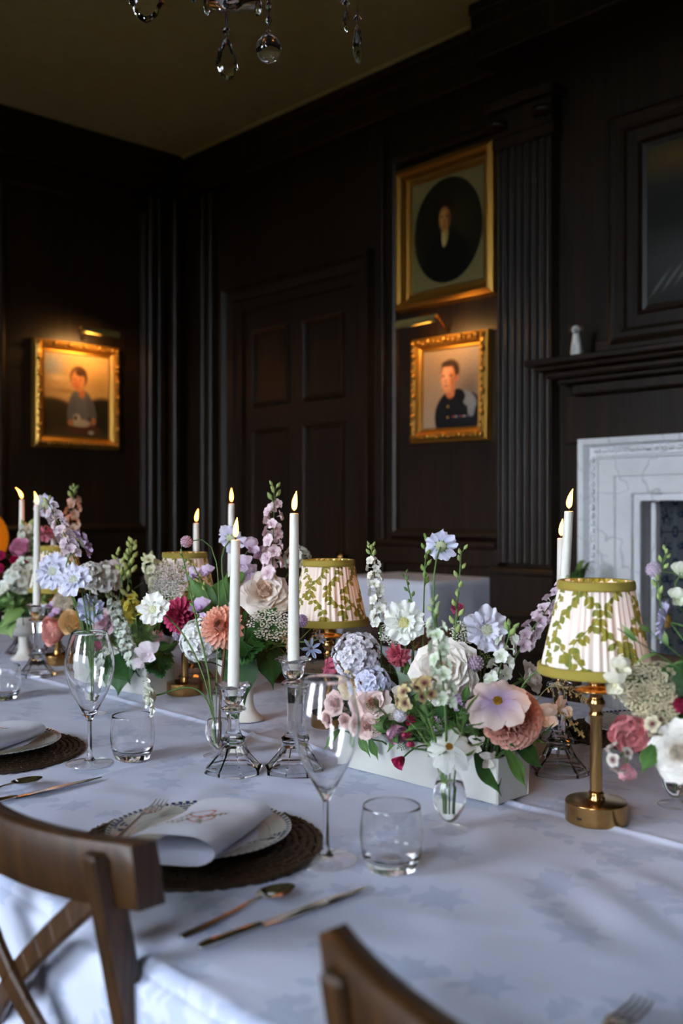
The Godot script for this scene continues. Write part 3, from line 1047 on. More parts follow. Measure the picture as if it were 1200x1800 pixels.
# ------------------------------------------------------------------ furniture
func make_chair(label: String, at: Vector3, turn: float, group := "") -> Node3D:
	# the sitter looks along +x; the back stands at x = -0.19
	var t := thing("cross_back_chair", label, "chair", at, turn, group)
	var seat := MB.new()
	seat.grid(16, 12, func(u, w):
		var a: float = lerpf(-PI, PI, u)
		var r: float = sin(w * PI / 2.0) if w < 0.5 else 1.0
		var cx := signf(cos(a)) * pow(absf(cos(a)), 0.55)
		var cz := signf(sin(a)) * pow(absf(sin(a)), 0.55)
		var k: float = clampf(w * 2.2, 0.0, 1.0) if w < 0.5 else clampf(2.2 - w * 2.2, 0.0, 1.0)
		return Vector3(0.02 + cx * 0.205 * k, 0.47 if w < 0.5 else 0.445, cz * (0.215 + cx * 0.012) * k), true)
	part("seat", seat.mesh(), M.chairwood, t)
	for s in [-1.0, 1.0]:
		var l := MB.new()
		l.tube([Vector3(0.19, 0.0, s * 0.19), Vector3(0.185, 0.445, s * 0.175)], [0.016, 0.021], 10)
		part("leg", l.mesh(), M.chairwood, t)
		# back leg rises into the post of the back
		var b := MB.new()
		var pts := [Vector3(-0.27, 0, s * 0.185), Vector3(-0.21, 0.25, s * 0.187), Vector3(-0.165, 0.46, s * 0.19), Vector3(-0.185, 0.68, s * 0.192), Vector3(-0.225, 0.885, s * 0.193)]
		for k in 4:
			var p0: Vector3 = pts[k]
			var p1: Vector3 = pts[k + 1]
			var up := (p1 - p0).normalized()
			var fw := Vector3(up.y, -up.x, 0)
			b.box((p0 + p1) / 2.0, Vector3(0.04 if k < 3 else 0.034, (p1 - p0).length() + 0.012, 0.026), 0.004, Basis(fw, up, Vector3.BACK))
		part("leg", b.mesh(), M.chairwood, t)
	# curved top rail in front of the posts
	var rail := MB.new()
	rail.grid(24, 8, func(u, w):
		var z: float = lerpf(-0.235, 0.235, u)
		var bow := -0.05 * (1.0 - pow(z / 0.235, 2.0))
		var a: float = w * TAU
		var hx := clampf(cos(a) * 1.35, -1.0, 1.0) * 0.0165
		var hy := clampf(sin(a) * 1.5, -1.0, 1.0) * 0.035
		return Vector3(-0.192 + bow + hx - hy * 0.16, 0.866 + hy - 0.008 * (1.0 - pow(z / 0.235, 2.0)), z))
	for s in [-0.235, 0.235]:
		var q := []
		for k in 8:
			var a := k / 8.0 * TAU
			var hx := clampf(cos(a) * 1.35, -1.0, 1.0) * 0.0165
			var hy := clampf(sin(a) * 1.5, -1.0, 1.0) * 0.035
			q.append(Vector3(-0.192 + hx - hy * 0.16, 0.866 + hy, s))
		rail.face(q, Vector3(-0.192, 0.868, 0))
	part("top_rail", rail.mesh(), M.chairwood, t)
	# two bowed braces that cross
	for s in [-1.0, 1.0]:
		var br := MB.new()
		var n := 12
		for k in n:
			var f0 := float(k) / n
			var f1 := float(k + 1) / n
			var a := cross_point(f0, s)
			var b := cross_point(f1, s)
			var d := (b - a).normalized()
			var side := d.cross(Vector3.RIGHT).normalized()
			br.box((a + b) / 2.0, Vector3(0.012, (b - a).length() + 0.004, 0.03), 0.003, Basis(side.cross(d).normalized(), d, side))
		part("cross_brace", br.mesh(), M.chairwood, t)
	var lr := MB.new()
	lr.box(Vector3(-0.172, 0.53, 0), Vector3(0.018, 0.03, 0.37), 0.004)
	part("lower_rail", lr.mesh(), M.chairwood, t)
	for s in [-1.0, 1.0]:
		var st := MB.new()
		st.tube([Vector3(-0.23, 0.2, s * 0.186), Vector3(0.188, 0.2, s * 0.183)], [0.009, 0.009], 8)
		part("stretcher", st.mesh(), M.chairwood, t)
	return t

func cross_point(f: float, s: float) -> Vector3:
	var z := lerpf(-0.185, 0.185, f) * s
	var y := lerpf(0.54, 0.85, f)
	return Vector3(-0.175 - 0.04 * (y - 0.53) / 0.33 - 0.035 * sin(PI * f) + s * 0.006, y, z)

func build_furniture() -> void:
	var a := make_chair("dark brown cross-back chair pushed in below the nearest laid plate", Vector3(0.765, 0, -1.14), 0.0)
	dup(a, Vector3(0.765, 0, -0.378), 0.0, "second cross-back chair, only its rail end showing at the bottom of the photograph")
	var far := ["cross-back chair across the table behind the brass lamp on the right", "cross-back chair across the table behind the leaf-print lamp in the middle", "cross-back chair across the table beyond the left flower trough"]
	for k in 3:
		dup(a, Vector3(2.05, 0, [-1.12, -2.12, -3.05][k]), PI, far[k])
	# the table under the cloth
	var t := thing("dining_table", "long dining table hidden beneath the white damask cloth", "table", Vector3(1.4, 0, -1.8))
	part("tabletop", boxmesh(Vector3(0, 0.738, 0), Vector3(1.54, 0.03, 4.9), 0.004), M.boards, t)
	for x in [-0.55, 0.55]:
		for z in [-2.1, 0.0, 2.1]:
			var l := MB.new()
			l.lathe([Vector2(0, 0), Vector2(0.03, 0), Vector2(0.035, 0.1), Vector2(0.028, 0.16), Vector2(0.045, 0.5), Vector2(0.045, 0.723), Vector2(0, 0.723)], 12)
			part("leg", l.mesh(true), M.boards, t, Transform3D(Basis.IDENTITY, Vector3(x, 0, z)))
	# cloth-covered side table against the panelling
	var sb := thing("side_table", "side table against the panelled wall, under a white cloth", "table", Vector3(3.29, 0, -3.0))
	part("tabletop", boxmesh(Vector3(0, 0.94, 0), Vector3(0.4, 0.03, 0.5), 0.004), M.boards, sb)
	for x in [-0.17, 0.17]:
		for z in [-0.22, 0.22]:
			part("leg", boxmesh(Vector3(x, 0.46, z), Vector3(0.04, 0.93, 0.04), 0.004), M.boards, sb)
	var c := MB.new()
	c.grid(40, 30, func(u, w):
		# unrolled: the front drop, the top, then the wall side; the right end hangs too
		var s: float = lerpf(-0.75, 0.4, u)
		var zz: float = lerpf(-0.29, 0.56, w)
		var x := -0.205 + maxf(s, 0.0)
		var y := 0.962 - maxf(-s, 0.0)
		var z := minf(zz, 0.27)
		var over := maxf(zz - 0.27, 0.0)
		if over > 0.0:
			y = minf(y, 0.962) - over * (0.9 if s >= 0.0 else 0.35)
			z += 0.01 * sin(s * 30.0) * over * 3.0 + 0.03 * over
		if s < 0.0:
			x += 0.016 * sin(zz * 24.0) * (-s) - 0.012
			z += over * 0.25 * clampf(-s * 4.0, 0.0, 1.0)
		return Vector3(x, y, z))
	var cl := single("side_cloth", c.mesh(), M.linen, "white cloth hanging over the side table before the panelled wall", "tablecloth", Vector3(3.29, 0, -3.0))
	cl.set_meta("kind", "object")
	cl.remove_meta("kind")
	# potted plant on a slim stand beside the hearth
	var ps := thing("plant_stand", "slim dark wooden stand beside the marble hearth, mostly hidden behind the front lamp", "stand", Vector3(3.27, 0, -2.16))
	var col := MB.new()
	col.lathe([Vector2(0, 0), Vector2(0.13, 0), Vector2(0.12, 0.02), Vector2(0.025, 0.06), Vector2(0.02, 0.5), Vector2(0.03, 0.76), Vector2(0.12, 0.79), Vector2(0.12, 0.81), Vector2(0, 0.81)], 20)
	part("column", col.mesh(true), M.boards, ps)
	var pp := thing("potted_plant", "small green pot plant with strap leaves in front of the marble hearth", "plant", Vector3(3.27, 0.81, -2.16))
	var pot := MB.new()
	pot.lathe([Vector2(0, 0), Vector2(0.045, 0), Vector2(0.06, 0.09), Vector2(0.055, 0.09), Vector2(0.05, 0.075), Vector2(0, 0.075)], 20)
	part("pot", pot.mesh(true), M.china, pp)
	for k in 16:
		var ang := k * 2.4
		var reach := 0.05 + 0.05 * fmod(k * 0.37, 1.0)
		var hgt := 0.10 + 0.09 * fmod(k * 0.61, 1.0)
		var lf := MB.new()
		lf.tint = lin(["4f6b38", "6a8348", "3c5a30"][k % 3])
		lf.grid(2, 6, func(u, w):
			var d := Vector3(cos(ang), 0, sin(ang))
			var side := Vector3(-sin(ang), 0, cos(ang))
			return d * (0.015 + reach * w * w) + Vector3.UP * (0.07 + hgt * sin(w * 2.0)) + side * (u - 0.5) * 0.026 * sin(PI * (0.15 + 0.85 * w)))
		part("leaf", lf.mesh(false, true), M.leaf, pp)
	# a round orange lantern by the far wall, just entering the frame
	var st := thing("lantern_table", "small round wooden table at the far wall under the orange lantern", "table", Vector3(2.02, 0, -4.78))
	var tp := MB.new()
	tp.lathe([Vector2(0, 0), Vector2(0.16, 0), Vector2(0.15, 0.02), Vector2(0.03, 0.05), Vector2(0.03, 0.9), Vector2(0.2, 0.92), Vector2(0.2, 0.95), Vector2(0, 0.95)], 24)
	part("pedestal", tp.mesh(true), M.boards, st)
	var ln := thing("orange_lantern", "round glowing orange lantern at the left edge, by the far wall", "lantern", Vector3(2.02, 0.95, -4.78))
	var gl := MB.new()
	gl.ball(Vector3(0, 0.17, 0), Vector3(0.175, 0.165, 0.175), 28, 16)
	part("globe", gl.mesh(true), glow(Color("b4610c"), 0.1), ln)
	var ring := MB.new()
	ring.lathe([Vector2(0, 0), Vector2(0.06, 0), Vector2(0.06, 0.012), Vector2(0, 0.012)], 20)
	part("base", ring.mesh(true), M.brass, ln)
	var li := lamp_light(Vector3(0.02, 0.17, 0.22), Color(1.0, 0.5, 0.12), 0.0012, 0.1)
	li.name = "lantern_glow"
	ln.add_child(li)

# ------------------------------------------------------------------ damask cloth
const X0 := 0.605
const X1 := 2.195
const Z0 := -4.25
const Z1 := 0.65

func damask() -> void:
	var im := canvas(1024, 1024, Color(0.80, 0.835, 0.925))
	var ink := Color(0.72, 0.766, 0.872)
	var r := RandomNumberGenerator.new()
	r.seed = 91
	for k in 25:
		var at := Vector2((k % 5 + r.randf_range(0.1, 0.9)) * 204.8, (k / 5 + r.randf_range(0.1, 0.9)) * 204.8)
		var big := r.randf_range(40, 62)
		for q in 2:
			for e in 6:
				leaf_dab(im, at, e * TAU / 6 + q * 0.5, big * (1.0 - q * 0.35), big * 0.2, ink, true)
		var dir := r.randf() * TAU
		var p := at
		for e in 9:
			dir += r.randf_range(-0.35, 0.35)
			p += Vector2(cos(dir), sin(dir)) * 26
			leaf_dab(im, p, dir + (0.9 if e % 2 else -0.9), 34, 9, ink, true)
			if e % 3 == 2:
				for g in 5:
					leaf_dab(im, p, g * TAU / 5, 22, 7, ink, true)
	var m := mat(Color.WHITE, 0.62)
	m.albedo_texture = ImageTexture.create_from_image(im)
	m.uv1_scale = Vector3(1.15, 1.15, 1)
	m.rim_enabled = true
	m.rim = 0.15
	m.heightmap_enabled = false
	M.damask = m
	var l := mat(Color(0.87, 0.88, 0.93), 0.75)
	M.linen = l

func cloth_point(s: float, w: float) -> Vector3:
	var x := clampf(s, X0, X1)
	var z := clampf(w, Z0, Z1)
	var ox := maxf(X0 - s, s - X1)
	var oz := maxf(Z0 - w, w - Z1)
	var over := maxf(maxf(ox, oz), 0.0)
	var y := TH
	var r := 0.018
	var dirx := 0.0
	var dirz := 0.0
	if ox > 0.0 and ox >= oz:
		dirx = -1.0 if s < X0 else 1.0
	elif oz > 0.0:
		dirz = -1.0 if w < Z0 else 1.0
	if over > 0.0:
		var out := r
		if over < r * PI / 2:
			out = sin(over / r) * r
			y -= r - cos(over / r) * r
		else:
			var down := over - r * PI / 2
			y -= r + down
			var along := w if dirx != 0.0 else s
			var fold := sin(along * 7.3 + 1.2 * sin(along * 2.1)) * 0.5 + sin(along * 17.0 + 2.0) * 0.22 + wob.get_noise_2d(along * 3.0, 5.0)
			out += 0.012 + (fold * 0.05 + 0.015) * smoothstep(0.0, 0.4, down)
		x += dirx * out
		z += dirz * out
	else:
		# the pressed folds and soft undulations of the laid cloth
		var c1 := absf(s - 1.36)
		y += 0.0065 * exp(-c1 * c1 / 0.00005) - 0.0022 * exp(-pow((s - 1.385) / 0.02, 2.0))
		for q in [[-1.605, 0.1913, 0.0055], [-0.3, 0.05, 0.003], [-2.85, 0.1, 0.004]]:
			var zz: float = q[0] - (s - 0.734) * q[1]
			var d: float = w - zz
			y += q[2] * exp(-d * d / 0.00006) * (1.0 if s < 1.55 else 0.4) - q[2] * 0.5 * exp(-pow((d + 0.024) / 0.02, 2.0))
		y += 0.0045 * wob.get_noise_2d(s * 4.5, w * 3.2) + 0.0024 * wob.get_noise_2d(s * 9.0 + 40.0, w * 7.0)
		# ripples where the cloth was pulled towards the plates
		var rp := exp(-pow((s - 1.02) / 0.12, 2.0) - pow((w + 1.36) / 0.16, 2.0))
		y += 0.004 * rp * sin((s * 0.6 + w) * 52.0)
		var rq := exp(-pow((s - 1.12) / 0.1, 2.0) - pow((w + 0.66) / 0.1, 2.0))
		y += 0.003 * rq * sin((s + w * 0.5) * 60.0)
		y = maxf(y, TH - 0.005)
	return Vector3(x, y, z)

func build_cloth() -> void:
	var us := []
	var s := X0 - 0.27
	while s < X1 + 0.27:
		us.append(s)
		var near_edge := minf(absf(s - X0), absf(s - X1)) < 0.035
		s += 0.004 if near_edge or absf(s - 1.37) < 0.05 else (0.03 if s > 1.75 or s < X0 - 0.05 else 0.0125)
	var ws := []
	var w := Z0 - 0.3
	while w < Z1 + 0.3:
		ws.append(w)
		w += 0.005 if (w > -1.86 and w < -1.56) else (0.04 if w < -3.2 or w > 0.0 else 0.014)
	var m := MB.new()
	for b in ws.size():
		for a in us.size():
			m.p(cloth_point(us[a], ws[b]), Vector2(us[a], ws[b]))
	var nu := us.size()
	for b in ws.size() - 1:
		for a in nu - 1:
			m.quad(b * nu + a, b * nu + a + 1, (b + 1) * nu + a + 1, (b + 1) * nu + a)
	single("tablecloth", m.mesh(), M.damask, "white floral damask tablecloth with pressed fold lines over the long dining table", "tablecloth")

# ------------------------------------------------------------------ places laid at the table
func plate_picture() -> StandardMaterial3D:
	var n := 768
	var im := canvas(n, n, Color("dfe0d8"))
	var blue := Color("2b3a6b")
	var pale := Color("6b789c")
	var r := n * 0.5
	var c := Vector2(r, r)
	# lace border: fine flutes, a scalloped edge and blue lattice wedges
	for k in 150:
		var a := TAU * k / 150
		var d := Vector2(cos(a), sin(a))
		line(im, c + d * r * 0.76, c + d * r * 0.93, 0.8, Color("b3b7bb"))
	for k in 72:
		var a := TAU * k / 72
		var d := Vector2(cos(a), sin(a))
		dab(im, 0.5 + d.x * 0.478, 0.5 + d.y * 0.478, 0.014, 0.014, blue, 0.2)
		dab(im, 0.5 + cos(a + 0.044) * 0.466, 0.5 + sin(a + 0.044) * 0.466, 0.006, 0.006, blue, 0.2)
	for k in 6:
		var a0 := TAU * k / 6 + 0.3
		for e in 7:
			for g in 4:
				var aa := a0 + (e - 3) * 0.035 * (1.0 - g * 0.2)
				var rr := 0.46 - g * 0.022
				if absf(e - 3) <= 3 - g * 0.7:
					dab(im, 0.5 + cos(aa) * rr, 0.5 + sin(aa) * rr, 0.0085, 0.0085, blue, 0.3)
	for k in 60:
		var a := TAU * k / 60
		line(im, c + Vector2(cos(a), sin(a)) * r * 0.745, c + Vector2(cos(a + 0.11), sin(a + 0.11)) * r * 0.745, 0.9, pale)
	# flower sprays in the well and on the rim
	var rg := RandomNumberGenerator.new()
	rg.seed = 12
	for k in 9:
		var a := TAU * k / 9 + 0.1
		var q := c + Vector2(cos(a), sin(a)) * r * (0.45 if k % 2 else 0.83)
		for e in 5:
			leaf_dab(im, q, e * TAU / 5 + k, r * 0.06, r * 0.022, blue)
		var d := rg.randf() * TAU
		for e in 5:
			q += Vector2(cos(d), sin(d)) * r * 0.05
			d += rg.randf_range(-0.5, 0.5)
			leaf_dab(im, q, d + (0.8 if e % 2 else -0.8), r * 0.055, r * 0.014, pale if e % 2 else blue)
			line(im, q, q - Vector2(cos(d), sin(d)) * r * 0.05, 0.9, blue)
	return picture(im, 0.16)

func make_setting(at: Vector3, turn: float, label: String, which: String, with_napkin: bool, tilt := 0.0) -> void:
	var mt := thing("placemat", "round dark woven rattan placemat " + which, "placemat", at, turn)
	if not cache.has("coil"):
		# coils of cane wound round spokes, each coil its own mesh
		var rings := []
		for k in 15:
			var r := 0.012 + k * 0.0118
			var m := MB.new()
			var segs := 16 + k * 8
			m.grid(6, segs, func(u, w):
				var a: float = w * TAU
				var bump: float = 0.0012 * sin(a * (10 + k * 5) + k * 1.6)
				var e: float = u * TAU
				return Vector3(cos(a) * (r + cos(e) * (0.0062 + bump)), 0.0042 + sin(e) * (0.0036 + bump), sin(a) * (r + cos(e) * (0.0062 + bump))), true)
			rings.append(m.mesh())
		cache.coil = rings
		var sp := MB.new()
		for k in 60:
			var a := TAU * k / 60
			var d := Vector3(cos(a), 0, sin(a))
			var pts := []
			for e in 15:
				pts.append(d * (0.02 + e * 0.0115) + Vector3.UP * (0.0042 + 0.0034 * (1 if (e + k) % 2 else -1)))
			sp.tube(pts, [0.002], 4)
		cache.spokes = sp.mesh()
	for k in 15:
		pieces("cane_coil", cache.coil[k], M.rattan, mt, Transform3D.IDENTITY, k)
	var spk := part("cane_spokes", cache.spokes, M.rattan, mt)
	spk.set_meta("kind", "stuff")
	var pl := thing("dinner_plate", label, "plate", at + Vector3.UP * 0.0085, turn + 0.4)
	if not cache.has("plate"):
		var m := MB.new()
		var prof := [Vector2(0.0, 0.003), Vector2(0.06, 0.003), Vector2(0.082, 0.005), Vector2(0.094, 0.010), Vector2(0.105, 0.0135), Vector2(0.128, 0.0185), Vector2(0.1345, 0.0205), Vector2(0.135, 0.0195), Vector2(0.133, 0.0175), Vector2(0.104, 0.0105), Vector2(0.092, 0.006), Vector2(0.08, 0.002), Vector2(0.075, 0.0), Vector2(0.0, 0.0)]
		m.lathe(prof, 64)
		for k in m.v.size():
			m.uv[k] = Vector2(0.5 + m.v[k].x / 0.274, 0.5 + m.v[k].z / 0.274)
		cache.plate = m.mesh(true)
		M.plate = plate_picture()
	part("dish", cache.plate, M.plate, pl)
	if with_napkin:
		make_napkin(at + Vector3(-0.032, 0.0285, 0.042), turn + 0.42 + tilt, "white napkin with embroidered monogram, loosely folded on the plate " + which)

func napkin_picture() -> StandardMaterial3D:
	var im := canvas(512, 512, Color(0.86, 0.87, 0.92))
	var rust := Color("b0583c")
	var green := Color("5f6f4a")
	# a flourish of two entwined letters with sprigs: loops only
	for g in 2:
		var c := Vector2(225 + g * 80, 270 - g * 30)
		var prev := Vector2.ZERO
		for k in 64:
			var a := k / 63.0 * TAU * 1.15 + g * 2.0
			var q := c + Vector2(cos(a) * (56 - k * 0.3), sin(a) * (80 - k * 0.5)) + Vector2(sin(a * 2.0) * 14, 0)
			if k > 0:
				line(im, prev, q, 4.5 if k % 9 < 6 else 7.0, rust)
			prev = q
	var r := RandomNumberGenerator.new()
	r.seed = 77
	for s in [[Vector2(130, 190), 0.5], [Vector2(330, 160), 2.4], [Vector2(140, 340), -0.6], [Vector2(330, 370), 3.6], [Vector2(100, 120), 0.2]]:
		var q: Vector2 = s[0]
		var d: float = s[1]
		for e in 8:
			d += r.randf_range(-0.3, 0.3)
			var q2 := q + Vector2(cos(d), sin(d)) * 13
			line(im, q, q2, 3.0, green)
			leaf_dab(im, q2, d + (0.9 if e % 2 else -0.9), 22, 7, rust if e % 3 == 1 else green)
			q = q2
	for k in 30:
		var x := 60 + k * 13
		line(im, Vector2(x, 62 + 10 * sin(k * 1.1)), Vector2(x + 12, 62 + 10 * sin(k * 1.1 + 1.1)), 3.6, rust if k % 5 < 3 else green)
	return picture(im, 0.8)

func make_napkin(at: Vector3, turn: float, label: String) -> void:
	var t := thing("napkin", label, "napkin", at, turn)
	if not M.has("napkin"):
		M.napkin = napkin_picture()
	# cross-section: flat under-layer, round fold on the +z side, back over the top to the -z edge
	var sec := [Vector2(-0.055, 0.001), Vector2(0.0, 0.001), Vector2(0.045, 0.002), Vector2(0.066, 0.008), Vector2(0.076, 0.02), Vector2(0.07, 0.033), Vector2(0.05, 0.04), Vector2(0.02, 0.041), Vector2(-0.03, 0.034), Vector2(-0.058, 0.022), Vector2(-0.066, 0.012)]
	var m := MB.new()
	var cv := Curve2D.new()
	for q in sec:
		cv.add_point(q)
	var total := cv.get_baked_length()
	m.grid(40, 16, func(u, w):
		var q: Vector2 = cv.sample_baked(total * u, true)
		var x: float = lerpf(-0.105, 0.1, w)
		var lift: float = (0.004 * sin(w * 5.0 + 1.0) + 0.003 * wob.get_noise_2d(w * 3.0, u * 2.0)) * smoothstep(0.3, 0.7, u)
		return Vector3(x + (u - 0.5) * 0.02, q.y * (0.88 - 0.1 * w) + lift, q.x * (1.0 - 0.06 * w)))
	for k in m.uv.size():
		m.uv[k] = Vector2(m.uv[k].y * 1.0, clampf((1.0 - m.uv[k].x) / 0.5, 0.0, 1.0))
	part("folded_cloth", m.mesh(), M.napkin, t)
	# the loose under-corner that slips out beside the fold
	var u2 := MB.new()
	u2.grid(8, 8, func(u, w):
		return Vector3(lerpf(-0.06, 0.085, u), 0.0015 + 0.003 * sin(u * 3.0) * w, lerpf(0.0, 0.085 - 0.05 * absf(u - 0.5), w)))
	part("under_corner", u2.mesh(), M.linen, t)

func make_knife(at: Vector3, turn: float, label: String) -> void:
	var t := thing("table_knife", label, "knife", at, turn)
	var b := MB.new()
	b.grid(20, 8, func(u, w):
		var x: float = lerpf(0.09, 0.265, u)
		var half: float = 0.0095 * (1.0 - pow(u, 7.0)) * (0.75 + 0.25 * smoothstep(0.0, 0.15, u))
		var a: float = w * TAU
		return Vector3(x, 0.0042 + sin(a) * 0.0011, cos(a) * half + 0.002 * u * u), false)
	part("blade", b.mesh(), M.steel, t)
	var h := MB.new()
	var pts := []
	var rad := []
	for k in 14:
		var f := k / 13.0
		pts.append(Vector3(f * 0.095, 0.0055, 0))
		rad.append(0.0068 * (1.0 - pow(absf(f * 2.0 - 1.0), 9.0) * 0.45) * (1.06 - 0.25 * f))
	h.tube(pts, rad, 12, 0.75)
	part("handle", h.mesh(), M.steel, t)

func make_spoon(at: Vector3, turn: float, label: String) -> void:
	var t := thing("dessert_spoon", label, "spoon", at, turn)
	var b := MB.new()
	b.grid(18, 8, func(u, w):
		var a: float = u * TAU
		var r: float = w
		var x := 0.152 + cos(a) * 0.03 * r * (1.0 + 0.1 * cos(a))
		return Vector3(x, 0.0105 - 0.0085 * (1.0 - r * r) + 0.001, sin(a) * 0.0195 * r), true)
	part("bowl", b.mesh(), M.steel, t)
	var h := MB.new()
	h.tube([Vector3(0, 0.003, 0), Vector3(0.03, 0.003, 0), Vector3(0.08, 0.0065, 0), Vector3(0.11, 0.011, 0), Vector3(0.128, 0.0105, 0)], [0.006, 0.0065, 0.004, 0.003, 0.0045], 8, 0.45)
	part("handle", h.mesh(), M.steel, t)

func make_fork(at: Vector3, turn: float, label: String) -> void:
	var t := thing("table_fork", label, "fork", at, turn)
	var h := MB.new()
	h.tube([Vector3(0, 0.003, 0), Vector3(0.03, 0.003, 0), Vector3(0.09, 0.008, 0), Vector3(0.13, 0.013, 0), Vector3(0.145, 0.0125, 0)], [0.006, 0.0065, 0.0035, 0.003, 0.007], 8, 0.4)
	part("handle", h.mesh(), M.steel, t)
	var pl := MB.new()
	pl.tube([Vector3(0.138, 0.012, 0), Vector3(0.15, 0.011, 0), Vector3(0.162, 0.0095, 0)], [0.005, 0.0115, 0.0122], 10, 0.16)
	part("neck", pl.mesh(), M.steel, t)
	for k in 4:
		var z := (k - 1.5) * 0.0068
		var n := MB.new()
		n.tube([Vector3(0.156, 0.0105, z), Vector3(0.175, 0.0085, z), Vector3(0.195, 0.0105, z * 0.96), Vector3(0.208, 0.015, z * 0.92)], [0.0021, 0.0019, 0.0016, 0.0009], 6)
		part("tine", n.mesh(), M.steel, t)

func build_settings() -> void:

	make_setting(Vector3(0.85, TH, -1.205), 0.0, "white plate with blue lace border on the nearest placemat, napkin on it", "at the nearest place", true, 0.08)
	make_setting(Vector3(0.87, TH, -1.955), 0.0, "white plate with blue lace border at the left edge, second place from the front", "at the left edge", true, 0.1)
	make_setting(Vector3(1.99, TH, -1.13), PI, "white plate across the table, behind the brass lamp on the right", "across the table behind the right brass lamp", false)
	make_setting(Vector3(2.0, TH, -2.2), PI, "white plate across the table, behind the middle lamp", "across the table behind the white pedestal bowl", false)
	make_knife(Vector3(0.642, TH + 0.002, -0.912), 0.01, "steel table knife on the cloth right of the nearest place")
	make_spoon(Vector3(0.646, TH + 0.002, -0.953), 0.1, "steel dessert spoon between the nearest placemat and its knife")
	make_fork(Vector3(0.692, TH + 0.026, -1.211), 0.585, "steel fork beyond the nearest plate, only its tines showing")
	make_knife(Vector3(0.665, TH + 0.002, -1.598), 0.1, "steel table knife beside the left-hand placemat")
	make_spoon(Vector3(0.655, TH + 0.002, -1.655), 0.12, "steel dessert spoon on the rim of the left-hand placemat")
	make_fork(Vector3(0.672, TH + 0.002, -0.497), 0.03, "blurred steel fork at the bottom right corner of the cloth")


# ------------------------------------------------------------------ glass, candles, lamps, vases
func glass_part(called: String, prof: Array, segs: int, m: Material, parent: Node3D, flat := false, phase := 0.0) -> void:
	var g := MB.new()
	g.lathe(prof, segs, Vector3.ZERO, flat, phase)
	part(called, g.mesh(true), m, parent)

func rim_ring(r: float, w: float) -> ArrayMesh:
	var k := "ring%s" % r
	if not cache.has(k):
		var m := MB.new()
		m.grid(8, 48, func(u, v):
			var a: float = v * TAU
			var e: float = u * TAU
			return Vector3(cos(a) * (r + cos(e) * w), w * 1.05 + sin(e) * w, sin(a) * (r + cos(e) * w)), true)
		cache[k] = m.mesh(true)
	return cache[k]

# a smooth profile through its points
func smooth(pts: Array, n: int) -> Array:
	var c := Curve2D.new()
	for k in pts.size():
		var a: Vector2 = pts[maxi(k - 1, 0)]
		var b: Vector2 = pts[mini(k + 1, pts.size() - 1)]
		var tan := (b - a) / 6.0
		c.add_point(pts[k], -tan, tan)
	var out := []
	var l := c.get_baked_length()
	for k in n + 1:
		out.append(c.sample_baked(l * k / n, true))
	return out

func make_wine_glass(at: Vector3, label: String) -> void:
	var t := thing("wine_glass", label, "glass", at)
	if not cache.has("bowl"):
		var outer := smooth([Vector2(0.0045, 0.083), Vector2(0.009, 0.092), Vector2(0.02, 0.112), Vector2(0.036, 0.142), Vector2(0.0465, 0.175), Vector2(0.0475, 0.2), Vector2(0.042, 0.23), Vector2(0.034, 0.256)], 26)
		var prof := [Vector2(0.0, 0.083)]
		prof.append_array(outer)
		for k in range(outer.size() - 1, 2, -1):
			prof.append(outer[k] + Vector2(-0.0011, 0.0004 if k > 4 else 0.002))
		prof.append(Vector2(0.0, 0.096))
		var g := MB.new()
		g.lathe(prof, 40)
		cache.bowl = g.mesh(true)
		var f := MB.new()
		f.lathe([Vector2(0, 0.0), Vector2(0.044, 0.0), Vector2(0.0455, 0.0012), Vector2(0.044, 0.002), Vector2(0.025, 0.004), Vector2(0.012, 0.0065), Vector2(0, 0.0068)], 36)
		cache.foot = f.mesh(true)
		var sm := MB.new()
		sm.lathe([Vector2(0, 0.007), Vector2(0.011, 0.007), Vector2(0.0055, 0.014), Vector2(0.0042, 0.03), Vector2(0.0038, 0.06), Vector2(0.0042, 0.0825), Vector2(0, 0.0825)], 24)
		cache.gstem = sm.mesh(true)
	part("bowl", cache.bowl, M.glass, t)
	part("stem", cache.gstem, M.glass, t)
	part("foot", cache.foot, M.pane, t)
	part("foot_rim", rim_ring(0.0446, 0.0012), M.glass, t)

func make_tumbler(at: Vector3, label: String) -> void:
	var t := thing("tumbler", label, "glass", at)
	if not cache.has("tumbler"):
		var outer := smooth([Vector2(0.029, 0.0), Vector2(0.034, 0.004), Vector2(0.0405, 0.022), Vector2(0.0435, 0.044), Vector2(0.0425, 0.066), Vector2(0.0395, 0.088)], 18)
		var prof := [Vector2(0, 0.0015), Vector2(0.02, 0.0)]
		prof.append_array(outer)
		for k in range(outer.size() - 1, 4, -1):
			prof.append(outer[k] + Vector2(-0.0014, 0.0))
		prof.append_array([Vector2(0.033, 0.016), Vector2(0.02, 0.013), Vector2(0, 0.012)])
		var g := MB.new()
		g.lathe(prof, 44)
		cache.tumbler = g.mesh(true)
	part("body", cache.tumbler, M.glass, t)

